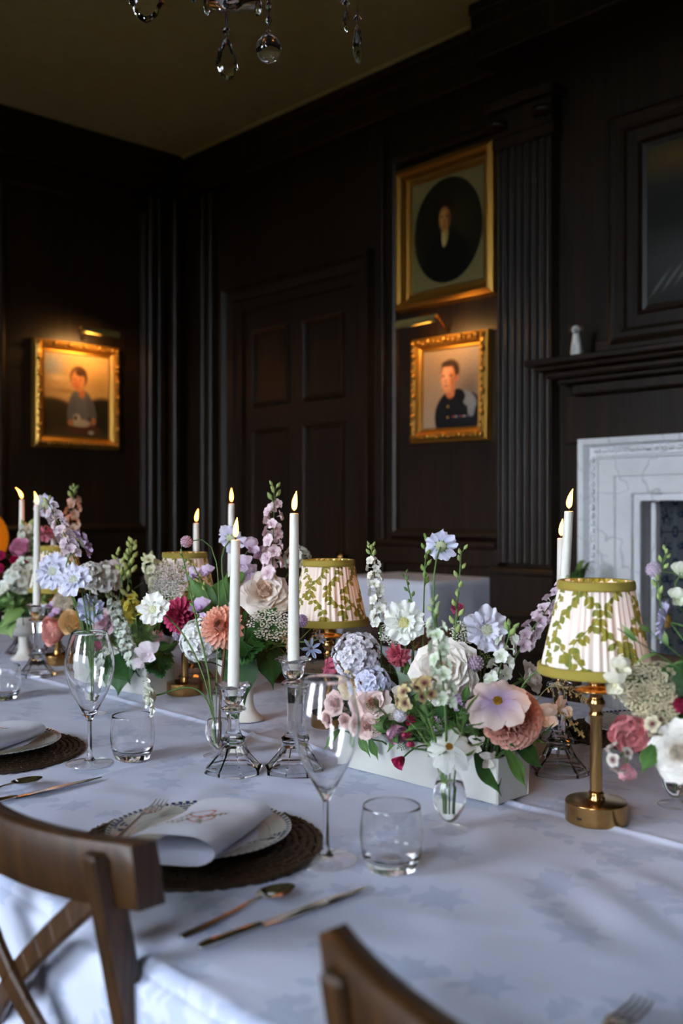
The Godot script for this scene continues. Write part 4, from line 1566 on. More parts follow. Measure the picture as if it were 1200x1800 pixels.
func make_candlestick(at: Vector3, label: String, tall: bool, turn: float) -> void:
	var t := thing("candlestick", label, "candlestick", at, turn)
	var k := "stick_tall" if tall else "stick"
	if not cache.has(k):
		var e := 0.048 if tall else 0.0
		# octagonal foot stepped up to a waisted stem
		var prof := [Vector2(0, 0.048), Vector2(0.015, 0.046), Vector2(0.024, 0.033), Vector2(0.042, 0.0125), Vector2(0.047, 0.008), Vector2(0.0485, 0.0), Vector2(0.055, 0.0), Vector2(0.056, 0.003), Vector2(0.056, 0.01), Vector2(0.052, 0.0125), Vector2(0.05, 0.014), Vector2(0.032, 0.034), Vector2(0.024, 0.05), Vector2(0.0215, 0.056), Vector2(0.0245, 0.06), Vector2(0.0245, 0.064), Vector2(0.018, 0.068), Vector2(0.0125, 0.08), Vector2(0.0115, 0.1 + e * 0.6), Vector2(0.0135, 0.112 + e), Vector2(0.0, 0.112 + e)]
		var f := MB.new()
		f.lathe(prof, 8, Vector3.ZERO, true, PI / 8)
		var fm := f.mesh(true)
		# scalloped collar under the cup
		var c := MB.new()
		var cprof := [Vector2(0, 0.113), Vector2(0.012, 0.113), Vector2(0.023, 0.117), Vector2(0.023, 0.121), Vector2(0.013, 0.126), Vector2(0.0, 0.126)]
		c.lathe(cprof, 32, Vector3.UP * e)
		for q in c.v.size():
			var r := Vector2(c.v[q].x, c.v[q].z)
			if r.length() > 0.018:
				r *= 1.0 + 0.08 * cos(atan2(r.y, r.x) * 8.0)
				c.v[q] = Vector3(r.x, c.v[q].y, r.y)
		var cup := MB.new()
		var uprof := [Vector2(0, 0.127), Vector2(0.012, 0.127), Vector2(0.017, 0.132), Vector2(0.0205, 0.139), Vector2(0.022, 0.15), Vector2(0.0235, 0.158), Vector2(0.033, 0.1635), Vector2(0.0325, 0.166), Vector2(0.022, 0.163), Vector2(0.0128, 0.161), Vector2(0.0122, 0.145), Vector2(0.0, 0.145)]
		cup.lathe(uprof, 32, Vector3.UP * e)
		for q in cup.v.size():
			var r := Vector2(cup.v[q].x, cup.v[q].z)
			if r.length() > 0.016:
				var w := cos(atan2(r.y, r.x) * 8.0)
				r *= 1.0 + (0.06 if r.length() > 0.028 else 0.025) * w
				cup.v[q] = Vector3(r.x, cup.v[q].y + (0.0015 * w if r.length() > 0.028 else 0.0), r.y)
		cache[k] = [fm, c.mesh(true), cup.mesh(true)]
	part("foot_and_stem", cache[k][0], M.glass, t)
	part("collar", cache[k][1], M.glass, t)
	part("cup", cache[k][2], M.glass, t)

# a taper standing in a cup whose floor is at "at"; the tip leans by "lean"
func make_candle(at: Vector3, length: float, label: String, lean := Vector3.ZERO, wind := 0.0) -> void:
	var t := thing("taper_candle", label, "candle", at)
	var b := MB.new()
	var pts := []
	var rad := []
	for k in 11:
		var f := k / 10.0
		pts.append(Vector3.UP * length * f + lean * f)
		rad.append(lerpf(0.0118, 0.0084, f) if k > 0 else 0.0105)
	pts.append(Vector3.UP * (length + 0.0012) + lean)
	rad.append(0.0068)
	b.tube(pts, rad, 20)
	part("wax", b.mesh(true), M.wax, t)
	var tip := Vector3.UP * length + lean
	var w := MB.new()
	w.tube([tip, tip + Vector3(0, 0.006, 0), tip + Vector3(0.001, 0.011, 0.001)], [0.0011, 0.001, 0.0008], 6)
	part("wick", w.mesh(), M.wick, t)
	var fl := MB.new()
	var dirw := Vector3(0.73, 0, 0.69) * wind
	var fp := []
	var fr := []
	for k in 11:
		var f := k / 10.0
		fp.append(tip + Vector3(0, 0.006 + 0.037 * f, 0) + dirw * f * f * 0.03)
		fr.append(maxf(0.0005, 0.0056 * pow(sin(PI * pow(f, 0.62)), 0.85)))
	fl.tube(fp, fr, 10)
	part("flame", fl.mesh(true), M.flame, t)
	var l := lamp_light(tip + Vector3(0, 0.02, 0) + dirw * 0.006, Color(1.0, 0.56, 0.22), 0.0005, 0.004)
	l.name = "candle_glow"
	t.add_child(l)

func shade_picture() -> StandardMaterial3D:
	var im := canvas(1024, 330, Color("f0ece3"))
	var r := RandomNumberGenerator.new()
	r.seed = 8
	var greens := [Color("8a8a2c"), Color("7b8438"), Color("96903a"), Color("6f7a2e")]
	# vines climbing the shade, paired leaves on wavy stems
	for k in 11:
		var x := k * 93.1 + 20.0
		var p := Vector2(x, 332)
		var ph := r.randf() * TAU
		for e in 14:
			var q := Vector2(x + 42 * sin(e * 0.62 + ph), 332 - e * 25.0)
			line(im, Vector2(clampf(p.x, 2, 1021), p.y), Vector2(clampf(q.x, 2, 1021), q.y), 1.6, greens[3])
			for side in [-1.0, 1.0]:
				leaf_dab(im, q + Vector2(0, r.randf_range(-8, 8)), -PI / 2 + side * r.randf_range(0.35, 1.15), r.randf_range(30, 40), r.randf_range(9, 12.5), greens[(e + k + int(side)) % 3], true)
			p = q
	var m := picture(im, 0.8)
	m.backlight_enabled = true
	m.backlight = Color(0.5, 0.44, 0.36)
	m.cull_mode = BaseMaterial3D.CULL_DISABLED
	return m

func make_lamp(at: Vector3, label: String, turn: float) -> void:
	var t := thing("table_lamp", label, "lamp", at, turn)
	if not cache.has("lamp"):
		M.shade = shade_picture()
		var b := MB.new()
		b.lathe([Vector2(0, 0), Vector2(0.047, 0), Vector2(0.0485, 0.0015), Vector2(0.0485, 0.03), Vector2(0.047, 0.0325), Vector2(0.012, 0.034), Vector2(0.012, 0.0335), Vector2(0, 0.0335)], 48)
		var port := boxmesh(Vector3.ZERO, Vector3(0.0085, 0.0035, 0.002), 0.0004)
		var s := MB.new()
		s.lathe(smooth([Vector2(0.014, 0.033), Vector2(0.015, 0.036), Vector2(0.011, 0.039), Vector2(0.013, 0.043), Vector2(0.010, 0.047), Vector2(0.0095, 0.055), Vector2(0.0095, 0.165)], 30) + [Vector2(0.0115, 0.166), Vector2(0.0115, 0.17), Vector2(0.0095, 0.171), Vector2(0.0095, 0.178), Vector2(0.0135, 0.183), Vector2(0.0145, 0.188), Vector2(0.011, 0.194), Vector2(0.009, 0.2), Vector2(0.031, 0.204), Vector2(0.0335, 0.206), Vector2(0.0335, 0.209), Vector2(0.02, 0.2125), Vector2(0.0115, 0.2135), Vector2(0.0165, 0.221), Vector2(0.018, 0.229), Vector2(0.015, 0.238), Vector2(0.009, 0.243), Vector2(0.0105, 0.249), Vector2(0.008, 0.255), Vector2(0.008, 0.275), Vector2(0, 0.275)], 32)
		# pleated shade
		var sh := MB.new()
		var n := 40
		var per := 6
		sh.grid(n * per, 8, func(u, w):
			var a: float = u * TAU
			var r0: float = lerpf(0.086, 0.0545, w)
			var ph: float = fposmod(u * n + 0.15 * sin(u * 90.0), 1.0)
			var pleat: float = (0.5 - absf(ph - 0.5)) * 2.0
			var r := r0 + (pleat - 0.5) * lerpf(0.0066, 0.0048, w)
			return Vector3(cos(a) * r, lerpf(0.2355, 0.380, w), sin(a) * r))
		var trims := []
		for q in [[0.0865, 0.241, 0.0075], [0.0552, 0.3735, 0.007]]:
			var tr := MB.new()
			var rr: float = q[0]
			var yy: float = q[1]
			var hh: float = q[2]
			tr.lathe([Vector2(rr + 0.0025, yy - hh), Vector2(rr + 0.0052, yy - hh), Vector2(rr + 0.006, yy - hh * 0.5), Vector2(rr + 0.0052, yy + hh * 0.8), Vector2(rr + 0.004, yy + hh), Vector2(rr + 0.0012, yy + hh + 0.0006)], 56)
			trims.append(tr.mesh())
		var bl := MB.new()
		bl.ball(Vector3(0, 0.296, 0), Vector3(0.017, 0.021, 0.017), 16, 10)
		cache.lamp = [b.mesh(true), s.mesh(true), sh.mesh(), trims, bl.mesh(true), port]
	var c: Array = cache.lamp
	part("base", c[0], M.brass_lamp, t)
	part("charging_port", c[5], M.dark, t, Transform3D(Basis.IDENTITY.rotated(Vector3.UP, -0.05), Vector3(sin(-0.05) * 0.0486, 0.012, cos(-0.05) * 0.0486)))
	part("stem", c[1], M.brass_lamp, t)
	part("shade", c[2], M.shade, t)
	part("shade_trim", c[3][0], M.trim, t)
	part("shade_trim", c[3][1], M.trim, t)
	part("bulb", c[4], M.bulb, t)
	var l := lamp_light(Vector3(0, 0.296, 0), Color(1.0, 0.7, 0.42), 0.0008, 0.016)
	l.name = "bulb_glow"
	t.add_child(l)

func make_bud_vase(at: Vector3, label: String) -> void:
	var t := thing("bud_vase", label, "vase", at)
	if not cache.has("budvase"):
		var outer := smooth([Vector2(0.006, 0.011), Vector2(0.014, 0.018), Vector2(0.0235, 0.034), Vector2(0.0265, 0.05), Vector2(0.023, 0.07), Vector2(0.0145, 0.088), Vector2(0.0095, 0.1), Vector2(0.012, 0.108), Vector2(0.021, 0.116)], 26)
		var g := MB.new()
		g.lathe(outer, 60)
		for k in g.v.size():
			var r := Vector2(g.v[k].x, g.v[k].z)
			var top := smoothstep(0.1, 0.116, g.v[k].y)
			r *= 1.0 + (0.02 + 0.1 * top) * cos(atan2(r.y, r.x) * 12.0)
			g.v[k] = Vector3(r.x, g.v[k].y + top * 0.002 * cos(atan2(r.y, r.x) * 12.0), r.y)
		var f := MB.new()
		f.lathe([Vector2(0, 0), Vector2(0.0295, 0), Vector2(0.03, 0.001), Vector2(0.0285, 0.0018), Vector2(0.012, 0.0035), Vector2(0.0065, 0.0065), Vector2(0.006, 0.0105), Vector2(0, 0.0105)], 32)
		var w := MB.new()
		var wp := [Vector2(0, 0.0125)]
		for k in range(1, 16):
			wp.append(outer[k] + Vector2(-0.0014, 0.0006))
		wp.append(Vector2(0, wp[wp.size() - 1].y))
		w.lathe(wp, 40)
		cache.budvase = [g.mesh(), f.mesh(true), w.mesh(true)]
	part("body", cache.budvase[0], M.pane, t)
	part("foot", cache.budvase[1], M.pane, t)
	part("foot_rim", rim_ring(0.029, 0.001), M.glass, t)
	part("water", cache.budvase[2], M.water, t)

func make_bowl(at: Vector3, label: String) -> void:
	var t := thing("pedestal_bowl", label, "bowl", at)
	if not cache.has("pedestal"):
		var b := MB.new()
		b.lathe(smooth([Vector2(0.016, 0.078), Vector2(0.03, 0.08), Vector2(0.055, 0.096), Vector2(0.068, 0.122), Vector2(0.069, 0.145)], 18) + smooth([Vector2(0.066, 0.145), Vector2(0.064, 0.122), Vector2(0.05, 0.1), Vector2(0.02, 0.09), Vector2(0.0, 0.088)], 14), 44)
		var f := MB.new()
		f.lathe([Vector2(0, 0), Vector2(0.041, 0.0)] + smooth([Vector2(0.043, 0.002), Vector2(0.04, 0.006), Vector2(0.026, 0.018), Vector2(0.018, 0.04), Vector2(0.017, 0.079)], 16) + [Vector2(0, 0.079)], 36)
		cache.pedestal = [b.mesh(), f.mesh(true)]
	part("bowl", cache.pedestal[0], M.bisque, t)
	part("foot", cache.pedestal[1], M.bisque, t)

func make_trough(at: Vector3, turn: float, label: String, len := 0.37) -> void:
	var t := thing("flower_trough", label, "planter", at, turn)
	var hw := 0.047
	var hl := len / 2
	var h := 0.078
	var m := MB.new()
	var th := 0.005
	var flare := 0.003
	for s in [[hl, 0], [hl, 1], [hw, 2], [hw, 3]]:
		pass
	# four slabs and a floor, the walls leaning slightly outwards
	for sg in [-1.0, 1.0]:
		m.box(Vector3(sg * (hw - th / 2), h / 2, 0), Vector3(th, h, len), 0.0018, Basis(Vector3.BACK, -sg * flare / h))
		m.box(Vector3(0, h / 2, sg * (hl - th / 2)), Vector3(hw * 2, h, th), 0.0018, Basis(Vector3.RIGHT, sg * flare / h))
	part("wall", m.mesh(), M.trough, t)
	part("floor", boxmesh(Vector3(0, 0.004, 0), Vector3(hw * 2 - 0.004, 0.008, len - 0.004), 0.001), M.trough, t)
	var mm := MB.new()
	mm.tint = lin("2a3320")
	mm.grid(10, 24, func(u, w):
		return Vector3(lerpf(-hw + th, hw - th, u), h - 0.018 + 0.006 * wob.get_noise_2d(u * 8.0, w * 30.0), lerpf(-hl + th, hl - th, w)))
	var ms := part("moss", mm.mesh(false, true), M.plain, t)
	ms.set_meta("kind", "stuff")

func build_candles_and_lamps() -> void:
	var sticks := [
		[Vector3(1.139, TH, -1.505), false, "low faceted glass candlestick, left of the near pair before the pedestal bowl", 0.0],
		[Vector3(1.222, TH, -1.428), true, "taller faceted glass candlestick, right of the near pair behind the wine glass", 0.2],
		[Vector3(1.380, TH, -2.791), true, "faceted glass candlestick left of the second wine glass, in front of the left lamp", 0.1],
		[Vector3(1.577, TH, -1.078), true, "faceted glass candlestick right of the long trough, behind the front lamp", 0.1],
		[Vector3(1.686, TH, -2.406), false, "faceted glass candlestick behind the base of the middle-left lamp", 0.3],
		[Vector3(1.623, TH, -2.153), true, "glass candlestick hidden behind the dahlias in the pedestal bowl", 0.0],
		[Vector3(1.82, TH, -1.239), true, "glass candlestick behind the flowers of the long trough", 0.0],
		[Vector3(1.561, TH, -3.27), true, "glass candlestick at the far left, behind the pink ranunculus", 0.0],
		[Vector3(1.617, TH, -3.148), false, "glass candlestick behind the mauve larkspur at far left", 0.0],
	]
	for s in sticks:
		make_candlestick(s[0], s[2], s[1], s[3])
	var floor_y := [0.1455, 0.1935]
	var candles := [
		[0, 0.291, "ivory taper candle in the low near candlestick, in front of the peach dahlia", Vector3(0.003, 0, 0.003), 0.1],
		[1, 0.293, "ivory taper candle in the taller near candlestick, beside the cream rose", Vector3(0.001, 0, 0.001), 0.15],
		[2, 0.315, "ivory taper candle standing before the left lamp", Vector3(0, 0, 0), -0.25],
		[3, 0.297, "ivory taper candle leaning right behind the front lamp, against the marble", Vector3(0.014, 0, 0.012), 0.25],
		[4, 0.311, "ivory taper candle rising behind the middle-left lampshade", Vector3.ZERO, 0.2],
		[5, 0.318, "ivory taper candle behind the nearest flame, against the dark door", Vector3.ZERO, 0.0],
		[6, 0.239, "shorter ivory taper candle to the left of the leaning one, against the pilaster", Vector3.ZERO, 0.1],
		[7, 0.338, "ivory taper candle farthest left, its flame blown to the left", Vector3.ZERO, -0.7],
		[8, 0.33, "ivory taper candle whose flame shows through the mauve larkspur", Vector3.ZERO, 0.0],
	]
	for c in candles:
		var s: Array = sticks[c[0]]
		make_candle(s[0] + Vector3.UP * floor_y[1 if s[1] else 0], c[1], c[2], c[3], c[4])
	make_lamp(Vector3(1.377, TH + 0.001, -0.872), "brass table lamp with pleated leaf-print shade, nearest, right of the long trough", -1.52)
	make_lamp(Vector3(1.535, TH + 0.001, -1.671), "brass table lamp with pleated leaf-print shade, behind the taller near candle", 0.3)
	make_lamp(Vector3(1.532, TH + 0.001, -2.239), "brass table lamp with pleated leaf-print shade, between the small trough and pedestal bowl", 1.7)
	make_lamp(Vector3(1.531, TH + 0.001, -2.954), "brass table lamp with pleated leaf-print shade, farthest left", 2.5)

func build_vessels() -> void:
	make_wine_glass(Vector3(0.944, TH + 0.001, -1.033), "empty tulip wine glass at the nearest place, before the blush roses")
	make_wine_glass(Vector3(0.972, TH + 0.001, -1.744), "empty tulip wine glass at the left place, beside a tumbler")
	make_tumbler(Vector3(0.985, TH + 0.001, -0.945), "empty rounded tumbler right of the nearest wine glass")
	make_tumbler(Vector3(1.05, TH + 0.001, -1.716), "empty rounded tumbler under the nodding white scabious")
	make_tumbler(Vector3(1.145, TH + 0.001, -2.50), "empty rounded tumbler cut by the left edge of the photograph")
	make_bud_vase(Vector3(1.217, TH + 0.001, -2.163), "clear glass bud vase of lilac stems seen through the left wine glass")
	make_bud_vase(Vector3(1.190, TH + 0.001, -1.622), "clear glass bud vase behind the low near candlestick")
	make_bud_vase(Vector3(1.171, TH + 0.001, -1.000), "clear glass bud vase with a drooping white cosmos, before the long trough")
	make_bud_vase(Vector3(1.545, TH + 0.001, -0.826), "clear glass bud vase at the right edge under the white rose")
	make_trough(Vector3(1.364, TH + 0.002, -1.212), 0.03, "long white ceramic trough of flowers in the middle of the table")
	make_trough(Vector3(1.462, TH + 0.002, -2.46), 0.1, "white ceramic trough of flowers behind the left wine glass")
	make_bowl(Vector3(1.444, TH + 0.002, -1.859), "white footed bowl of dahlias and roses behind the near candles")
	make_bowl(Vector3(1.497, TH + 0.002, -3.121), "white footed bowl of white and pink flowers at the far left")
	make_bowl(Vector3(1.46, TH + 0.002, -0.62), "white footed bowl of flowers just off the right edge")

# ------------------------------------------------------------------ chandelier
# drip pans and, for each, its drops: place, turn, size
const CHANDELIER := [
	[Vector3(1.077, 2.162, -1.431), [[Vector3(1.072, 2.097, -1.436), -0.3, 1.0], [Vector3(1.045, 2.175, -1.46), 0.4, 0.5], [Vector3(1.115, 2.172, -1.40), -1.4, 0.45], [Vector3(1.10, 2.175, -1.475), 0.9, 0.45], [Vector3(1.05, 2.172, -1.40), -0.9, 0.4]]],
	[Vector3(1.338, 2.31, -1.419), [[Vector3(1.326, 2.18, -1.362), 0.5, 1.0], [Vector3(1.38, 2.26, -1.45), 0.3, 0.6]]],
	[Vector3(0.985, 2.36, -1.60), [[Vector3(0.978, 2.247, -1.552), -0.65, 1.5], [Vector3(0.94, 2.29, -1.62), 0.2, 0.6]]],
	[Vector3(1.02, 2.42, -1.30), [[Vector3(1.0, 2.40, -1.26), 0.2, 0.8]]],
	[Vector3(1.43, 2.42, -1.56), [[Vector3(1.46, 2.40, -1.55), 0.2, 0.8]]],
	[Vector3(1.24, 2.42, -1.74), [[Vector3(1.24, 2.40, -1.78), 0.2, 0.7]]],
]

func pendalogue() -> ArrayMesh:
	if not cache.has("pendalogue"):
		# a flat, lobed, facetted drop
		var m := MB.new()
		var n := 26
		var ring := []
		var inner := []
		for k in n:
			var a := TAU * k / n
			var f := 0.5 - 0.5 * cos(a)        # 0 at the top
			var half := 0.0185 * pow(sin(PI * pow(clampf(f, 0.0, 1.0), 1.35) * 0.93 + 0.12), 0.9) + 0.002
			var lobe := 1.0 + 0.09 * cos(k * 2.4)
			ring.append(Vector3(sin(a) / maxf(absf(sin(a)), 0.25) * half * lobe * minf(1.0, absf(sin(a)) * 2.2), -f * 0.075, 0))
			inner.append(Vector3(ring[k].x * 0.62, -0.037 + (ring[k].y + 0.037) * 0.72, 0.0))
		for s in [-1.0, 1.0]:
			for k in n:
				var k2 := (k + 1) % n
				m.face([ring[k] + Vector3(0, 0, s * 0.0015), ring[k2] + Vector3(0, 0, s * 0.0015), inner[k2] + Vector3(0, 0, s * 0.006), inner[k] + Vector3(0, 0, s * 0.006)], Vector3(0, -0.037, -s * 0.02))
				m.face([inner[k] + Vector3(0, 0, s * 0.006), inner[k2] + Vector3(0, 0, s * 0.006), Vector3(0, -0.04, s * 0.0065)], Vector3(0, -0.04, -s))
		for k in n:
			var k2 := (k + 1) % n
			m.face([ring[k] - Vector3(0, 0, 0.0015), ring[k2] - Vector3(0, 0, 0.0015), ring[k2] + Vector3(0, 0, 0.0015), ring[k] + Vector3(0, 0, 0.0015)], Vector3(0, -0.04, 0))
		cache.pendalogue = m.mesh()
		var b := MB.new()
		b.lathe([Vector2(0, 0.008), Vector2(0.005, 0.005), Vector2(0.008, 0.0), Vector2(0.005, -0.005), Vector2(0, -0.008)], 8, Vector3.ZERO, true)
		cache.bead = b.mesh(true)
	return cache.pendalogue

func build_chandelier() -> void:
	var c := Vector3(1.2, 0, -1.475)
	var t := thing("chandelier", "cut glass chandelier hung above the table, only its lowest drops in view", "chandelier", Vector3(c.x, 2.105, c.z))
	var y0 := -2.105
	pendalogue()
	# the ball that ends the central chain, and the beads over it
	var b := MB.new()
	b.ball(Vector3.ZERO, Vector3(0.0245, 0.027, 0.0245), 24, 16)
	part("glass_ball", b.mesh(true), M.crystal, t, Transform3D(Basis.IDENTITY, Vector3(0, 0.027, 0)))
	var cap := MB.new()
	cap.lathe([Vector2(0, 0.052), Vector2(0.006, 0.052), Vector2(0.007, 0.057), Vector2(0.004, 0.062), Vector2(0, 0.062)], 12)
	part("ball_cap", cap.mesh(true), M.crystal, t)
	for e in [[0.082, 1.3], [0.108, 1.6], [0.135, 1.0]]:
		part("bead", cache.bead, M.crystal, t, Transform3D(Basis.from_scale(Vector3(0.8, e[1], 0.8)), Vector3(0, e[0], 0)))
	var ch := MB.new()
	ch.tube([Vector3(0, 0.06, 0), Vector3(0, 0.2, 0)], [0.0009, 0.0009], 5)
	part("wire", ch.mesh(), M.dark, t)
	# turned glass stem up to the ceiling
	var s := MB.new()
	s.lathe([Vector2(0, 0.2), Vector2(0.02, 0.205), Vector2(0.07, 0.24), Vector2(0.085, 0.27), Vector2(0.03, 0.29), Vector2(0.02, 0.36), Vector2(0.05, 0.42), Vector2(0.02, 0.48), Vector2(0.015, 0.6), Vector2(0.04, 0.66), Vector2(0.012, 0.72), Vector2(0.0, 0.72)], 24)
	part("stem", s.mesh(true), M.crystal, t)
	var rod := MB.new()
	rod.tube([Vector3(0, 0.7, 0), Vector3(0, H - 2.105, 0)], [0.005, 0.005], 8)
	part("hanging_rod", rod.mesh(), M.brass, t)
	var rose := MB.new()
	rose.lathe([Vector2(0, H + y0), Vector2(0.06, H + y0 - 0.001), Vector2(0.05, H + y0 - 0.02), Vector2(0.012, H + y0 - 0.04), Vector2(0, H + y0 - 0.04)], 20)
	part("ceiling_rose", rose.mesh(true), M.brass, t)
	# arms with drip pans and their drops
	for e in CHANDELIER:
		var pan: Vector3 = e[0] - Vector3(c.x, 2.105, c.z)
		var out := Vector3(pan.x, 0, pan.z)
		var arm := MB.new()
		arm.tube(smooth3([Vector3(0, 0.42, 0) + out * 0.1, out * 0.4 + Vector3(0, 0.52, 0), out * 0.9 + Vector3(0, 0.48, 0), out + Vector3(0, maxf(pan.y + 0.12, 0.3), 0), pan + Vector3(0, 0.03, 0)], 16), [0.0075], 8)
		part("arm", arm.mesh(true), M.crystal, t)
		var p := MB.new()
		p.lathe([Vector2(0, -0.012), Vector2(0.012, -0.012), Vector2(0.022, -0.004), Vector2(0.05, 0.004), Vector2(0.053, 0.009), Vector2(0.02, 0.004), Vector2(0, 0.002)], 24, pan)
		p.lathe([Vector2(0, 0.004), Vector2(0.011, 0.004), Vector2(0.02, 0.02), Vector2(0.022, 0.05), Vector2(0.018, 0.05), Vector2(0.016, 0.03), Vector2(0, 0.03)], 20, pan)
		part("drip_pan", p.mesh(), M.crystal, t)
		for k in e[1].size():
			var d: Array = e[1][k]
			var q: Vector3 = d[0] - Vector3(c.x, 2.105, c.z)
			var turn: float = d[1]
			var sc: float = d[2]
			part("drop", cache.pendalogue, M.crystal, t, Transform3D(Basis(Vector3.UP, turn).scaled(Vector3.ONE * sc), q))
			part("bead", cache.bead, M.crystal, t, Transform3D(Basis.IDENTITY, q + Vector3(0, 0.012, 0)))
			var wr := MB.new()
			wr.tube([q, Vector3(q.x, maxf(q.y + 0.03, pan.y), q.z)], [0.0008, 0.0008], 5)
			part("wire", wr.mesh(), M.dark, t)

func smooth3(pts: Array, n: int) -> Array:
	var c := Curve3D.new()
	for k in pts.size():
		var tan: Vector3 = (pts[mini(k + 1, pts.size() - 1)] - pts[maxi(k - 1, 0)]) / 6.0
		c.add_point(pts[k], -tan, tan)
	var out := []
	var l := c.get_baked_length()
	for k in n + 1:
		out.append(c.sample_baked(l * k / n, true))
	return out

# ------------------------------------------------------------------ flowers
# One petal or leaf: it grows along +y from the origin and its inner face looks along +z.
# w half width, cup rolls the sides forward, curl bends the tip (+ inward), point sharpens the tip, frill ruffles it
func petal(key: String, w: float, cup: float, curl: float, point: float, frill: float, c0: String, c1: String, nu := 6, nv := 7) -> ArrayMesh:
	var k := "%s|%s|%s" % [key, c0, c1]
	if cache.has(k):
		return cache[k]
	var m := MB.new()
	var a := lin(c0)
	var b := lin(c1)
	var first := m.v.size()
	for j in nv + 1:
		var t := float(j) / nv
		var wide := w * (0.22 + 0.78 * sin(PI * (0.06 + 0.60 * t)))
		if point > 0.5:
			wide *= 1.0 - 0.75 * pow(t, 4.0)
		for e in nu + 1:
			var u := float(e) / nu * 2.0 - 1.0
			var y := t * (1.0 - (0.27 - 0.1 * point) * pow(absf(u), 2.7) * t * t) + point * 0.16 * pow(maxf(0.0, 1.0 - absf(u) * 1.6), 2.0) * t * t
			var z := cup * u * u * wide * (0.4 + 0.6 * t) + curl * t * t
			if frill > 0.0:
				y += frill * (0.45 * sin(u * 7.0 + 1.0) + 0.4 * sin(u * 15.0)) * t * t
				z += frill * sin(u * 5.0) * t * t
			m.tint = a.lerp(b, smoothstep(0.1, 0.85, t)) * (0.95 + 0.06 * absf(sin(u * 9.0 + t)) + 0.16 * pow(absf(u), 3.0) * t)
			if key.begins_with("l"):  # leaves: a paler midrib and side veins
				m.tint *= 1.0 + 0.4 * exp(-u * u * 70.0) + 0.1 * sin(t * 34.0 - absf(u) * 7.0)
			m.tint.a = 1.0
			m.p(Vector3(u * wide, y, z))
	for j in nv:
		for e in nu:
			m.quad(first + j * (nu + 1) + e, first + j * (nu + 1) + e + 1, first + (j + 1) * (nu + 1) + e + 1, first + (j + 1) * (nu + 1) + e)
	cache[k] = m.mesh(false, true)
	return cache[k]

# in a flower's own frame the face looks along +y: a petal at azimuth "phi", opened by "open" from that axis
func petal_at(phi: float, open: float, l: float, base: Vector3, roll := 0.0, wide := 1.0) -> Transform3D:
	var r := Vector3(cos(phi), 0, sin(phi))
	var y := Vector3.UP * cos(open) + r * sin(open)
	var z := Vector3.UP * sin(open) - r * cos(open)
	var b := Basis(y.cross(z), y, z)
	if roll != 0.0:
		b = b.rotated(y, roll)
	return Transform3D(Basis(b.x * l * wide, b.y * l, b.z * l), base)

func face_basis(f: Vector3) -> Basis:
	f = f.normalized()
	var s := f.cross(Vector3.UP)
	s = Vector3.RIGHT if s.length() < 0.05 else s.normalized()
	return Basis(s, f, s.cross(f).normalized())

func stem_points(base: Vector3, head: Vector3, face: Vector3, rise := 0.5) -> Array:
	var l := base.distance_to(head)
	var c := Curve3D.new()
	c.add_point(base, Vector3.ZERO, Vector3.UP * l * rise + (head - base) * 0.1)
	c.add_point(head, -face.normalized() * l * 0.28, Vector3.ZERO)
	return c.tessellate_even_length(4, maxf(l / 10.0, 0.006))

func stem(t: Node3D, pts: Array, r0: float, r1: float, col: String) -> void:
	var m := MB.new()
	m.tint = lin(col)
	var rad := []
	for k in pts.size():
		rad.append(lerpf(r0, r1, float(k) / (pts.size() - 1)))
	m.tube(pts, rad, 6)
	part("stem", m.mesh(false, true), M.leaf, t)

func flower(called: String, label: String, base: Vector3, group := "") -> Node3D:
	return thing(called, label, "flower", base, 0.0, group)

func head_node(t: Node3D, base: Vector3, head: Vector3, face: Vector3, r: float, mesh: Mesh) -> MeshInstance3D:
	var b := face_basis(face)
	return part("flower_head", mesh, M.plain, t, Transform3D(b.scaled(Vector3.ONE * r), head - base))

func button(key: String, r: float, h: float, col: String, bumps: int, col2 := "") -> ArrayMesh:
	var k := "btn|%s|%s|%s|%s|%s" % [key, r, h, col, bumps]
	if cache.has(k):
		return cache[k]
	var m := MB.new()
	m.tint = lin(col)
	m.ball(Vector3(0, 0.02, 0), Vector3(r, h, r), 14, 8)
	var c2 := lin(col2 if col2 != "" else col)
	for e in bumps:
		var f := (e + 0.5) / bumps
		var rr := r * sqrt(f) * 0.98
		var a := e * 2.39996
		m.tint = c2 if e % 3 else lin(col)
		m.ball(Vector3(cos(a) * rr, 0.02 + h * sqrt(maxf(0.0, 1.0 - f * 0.95)) + 0.012, sin(a) * rr), Vector3(0.032, 0.05, 0.032), 5, 3)
	cache[k] = m.mesh(false, true)
	return cache[k]

func sepals(h: Node3D, n: int, l: float, open: float, base: Vector3, first := 0) -> void:
	var pm := petal("sepal", 0.22, 0.3, 0.05, 1.0, 0.0, "4d6b34", "6c8a48", 2, 4)
	for k in n:
		pieces("sepal", pm, M.leaf, h, petal_at(TAU * k / n + 0.4, open, l, base), first + k)

func leaves_on(t: Node3D, pts: Array, base: Vector3, n: int, size: float, kind: String) -> void:
	var lm := leaf_mesh(kind)
	for k in n:
		var f := lerpf(0.3, 0.8, (k + 0.5) / n)
		var i := int(f * (pts.size() - 1))
		var a := rng.randf() * TAU
		pieces("leaf", lm, M.leaf, t, petal_at(a, rng.randf_range(0.7, 1.5), size * rng.randf_range(0.8, 1.2), pts[i]), k)

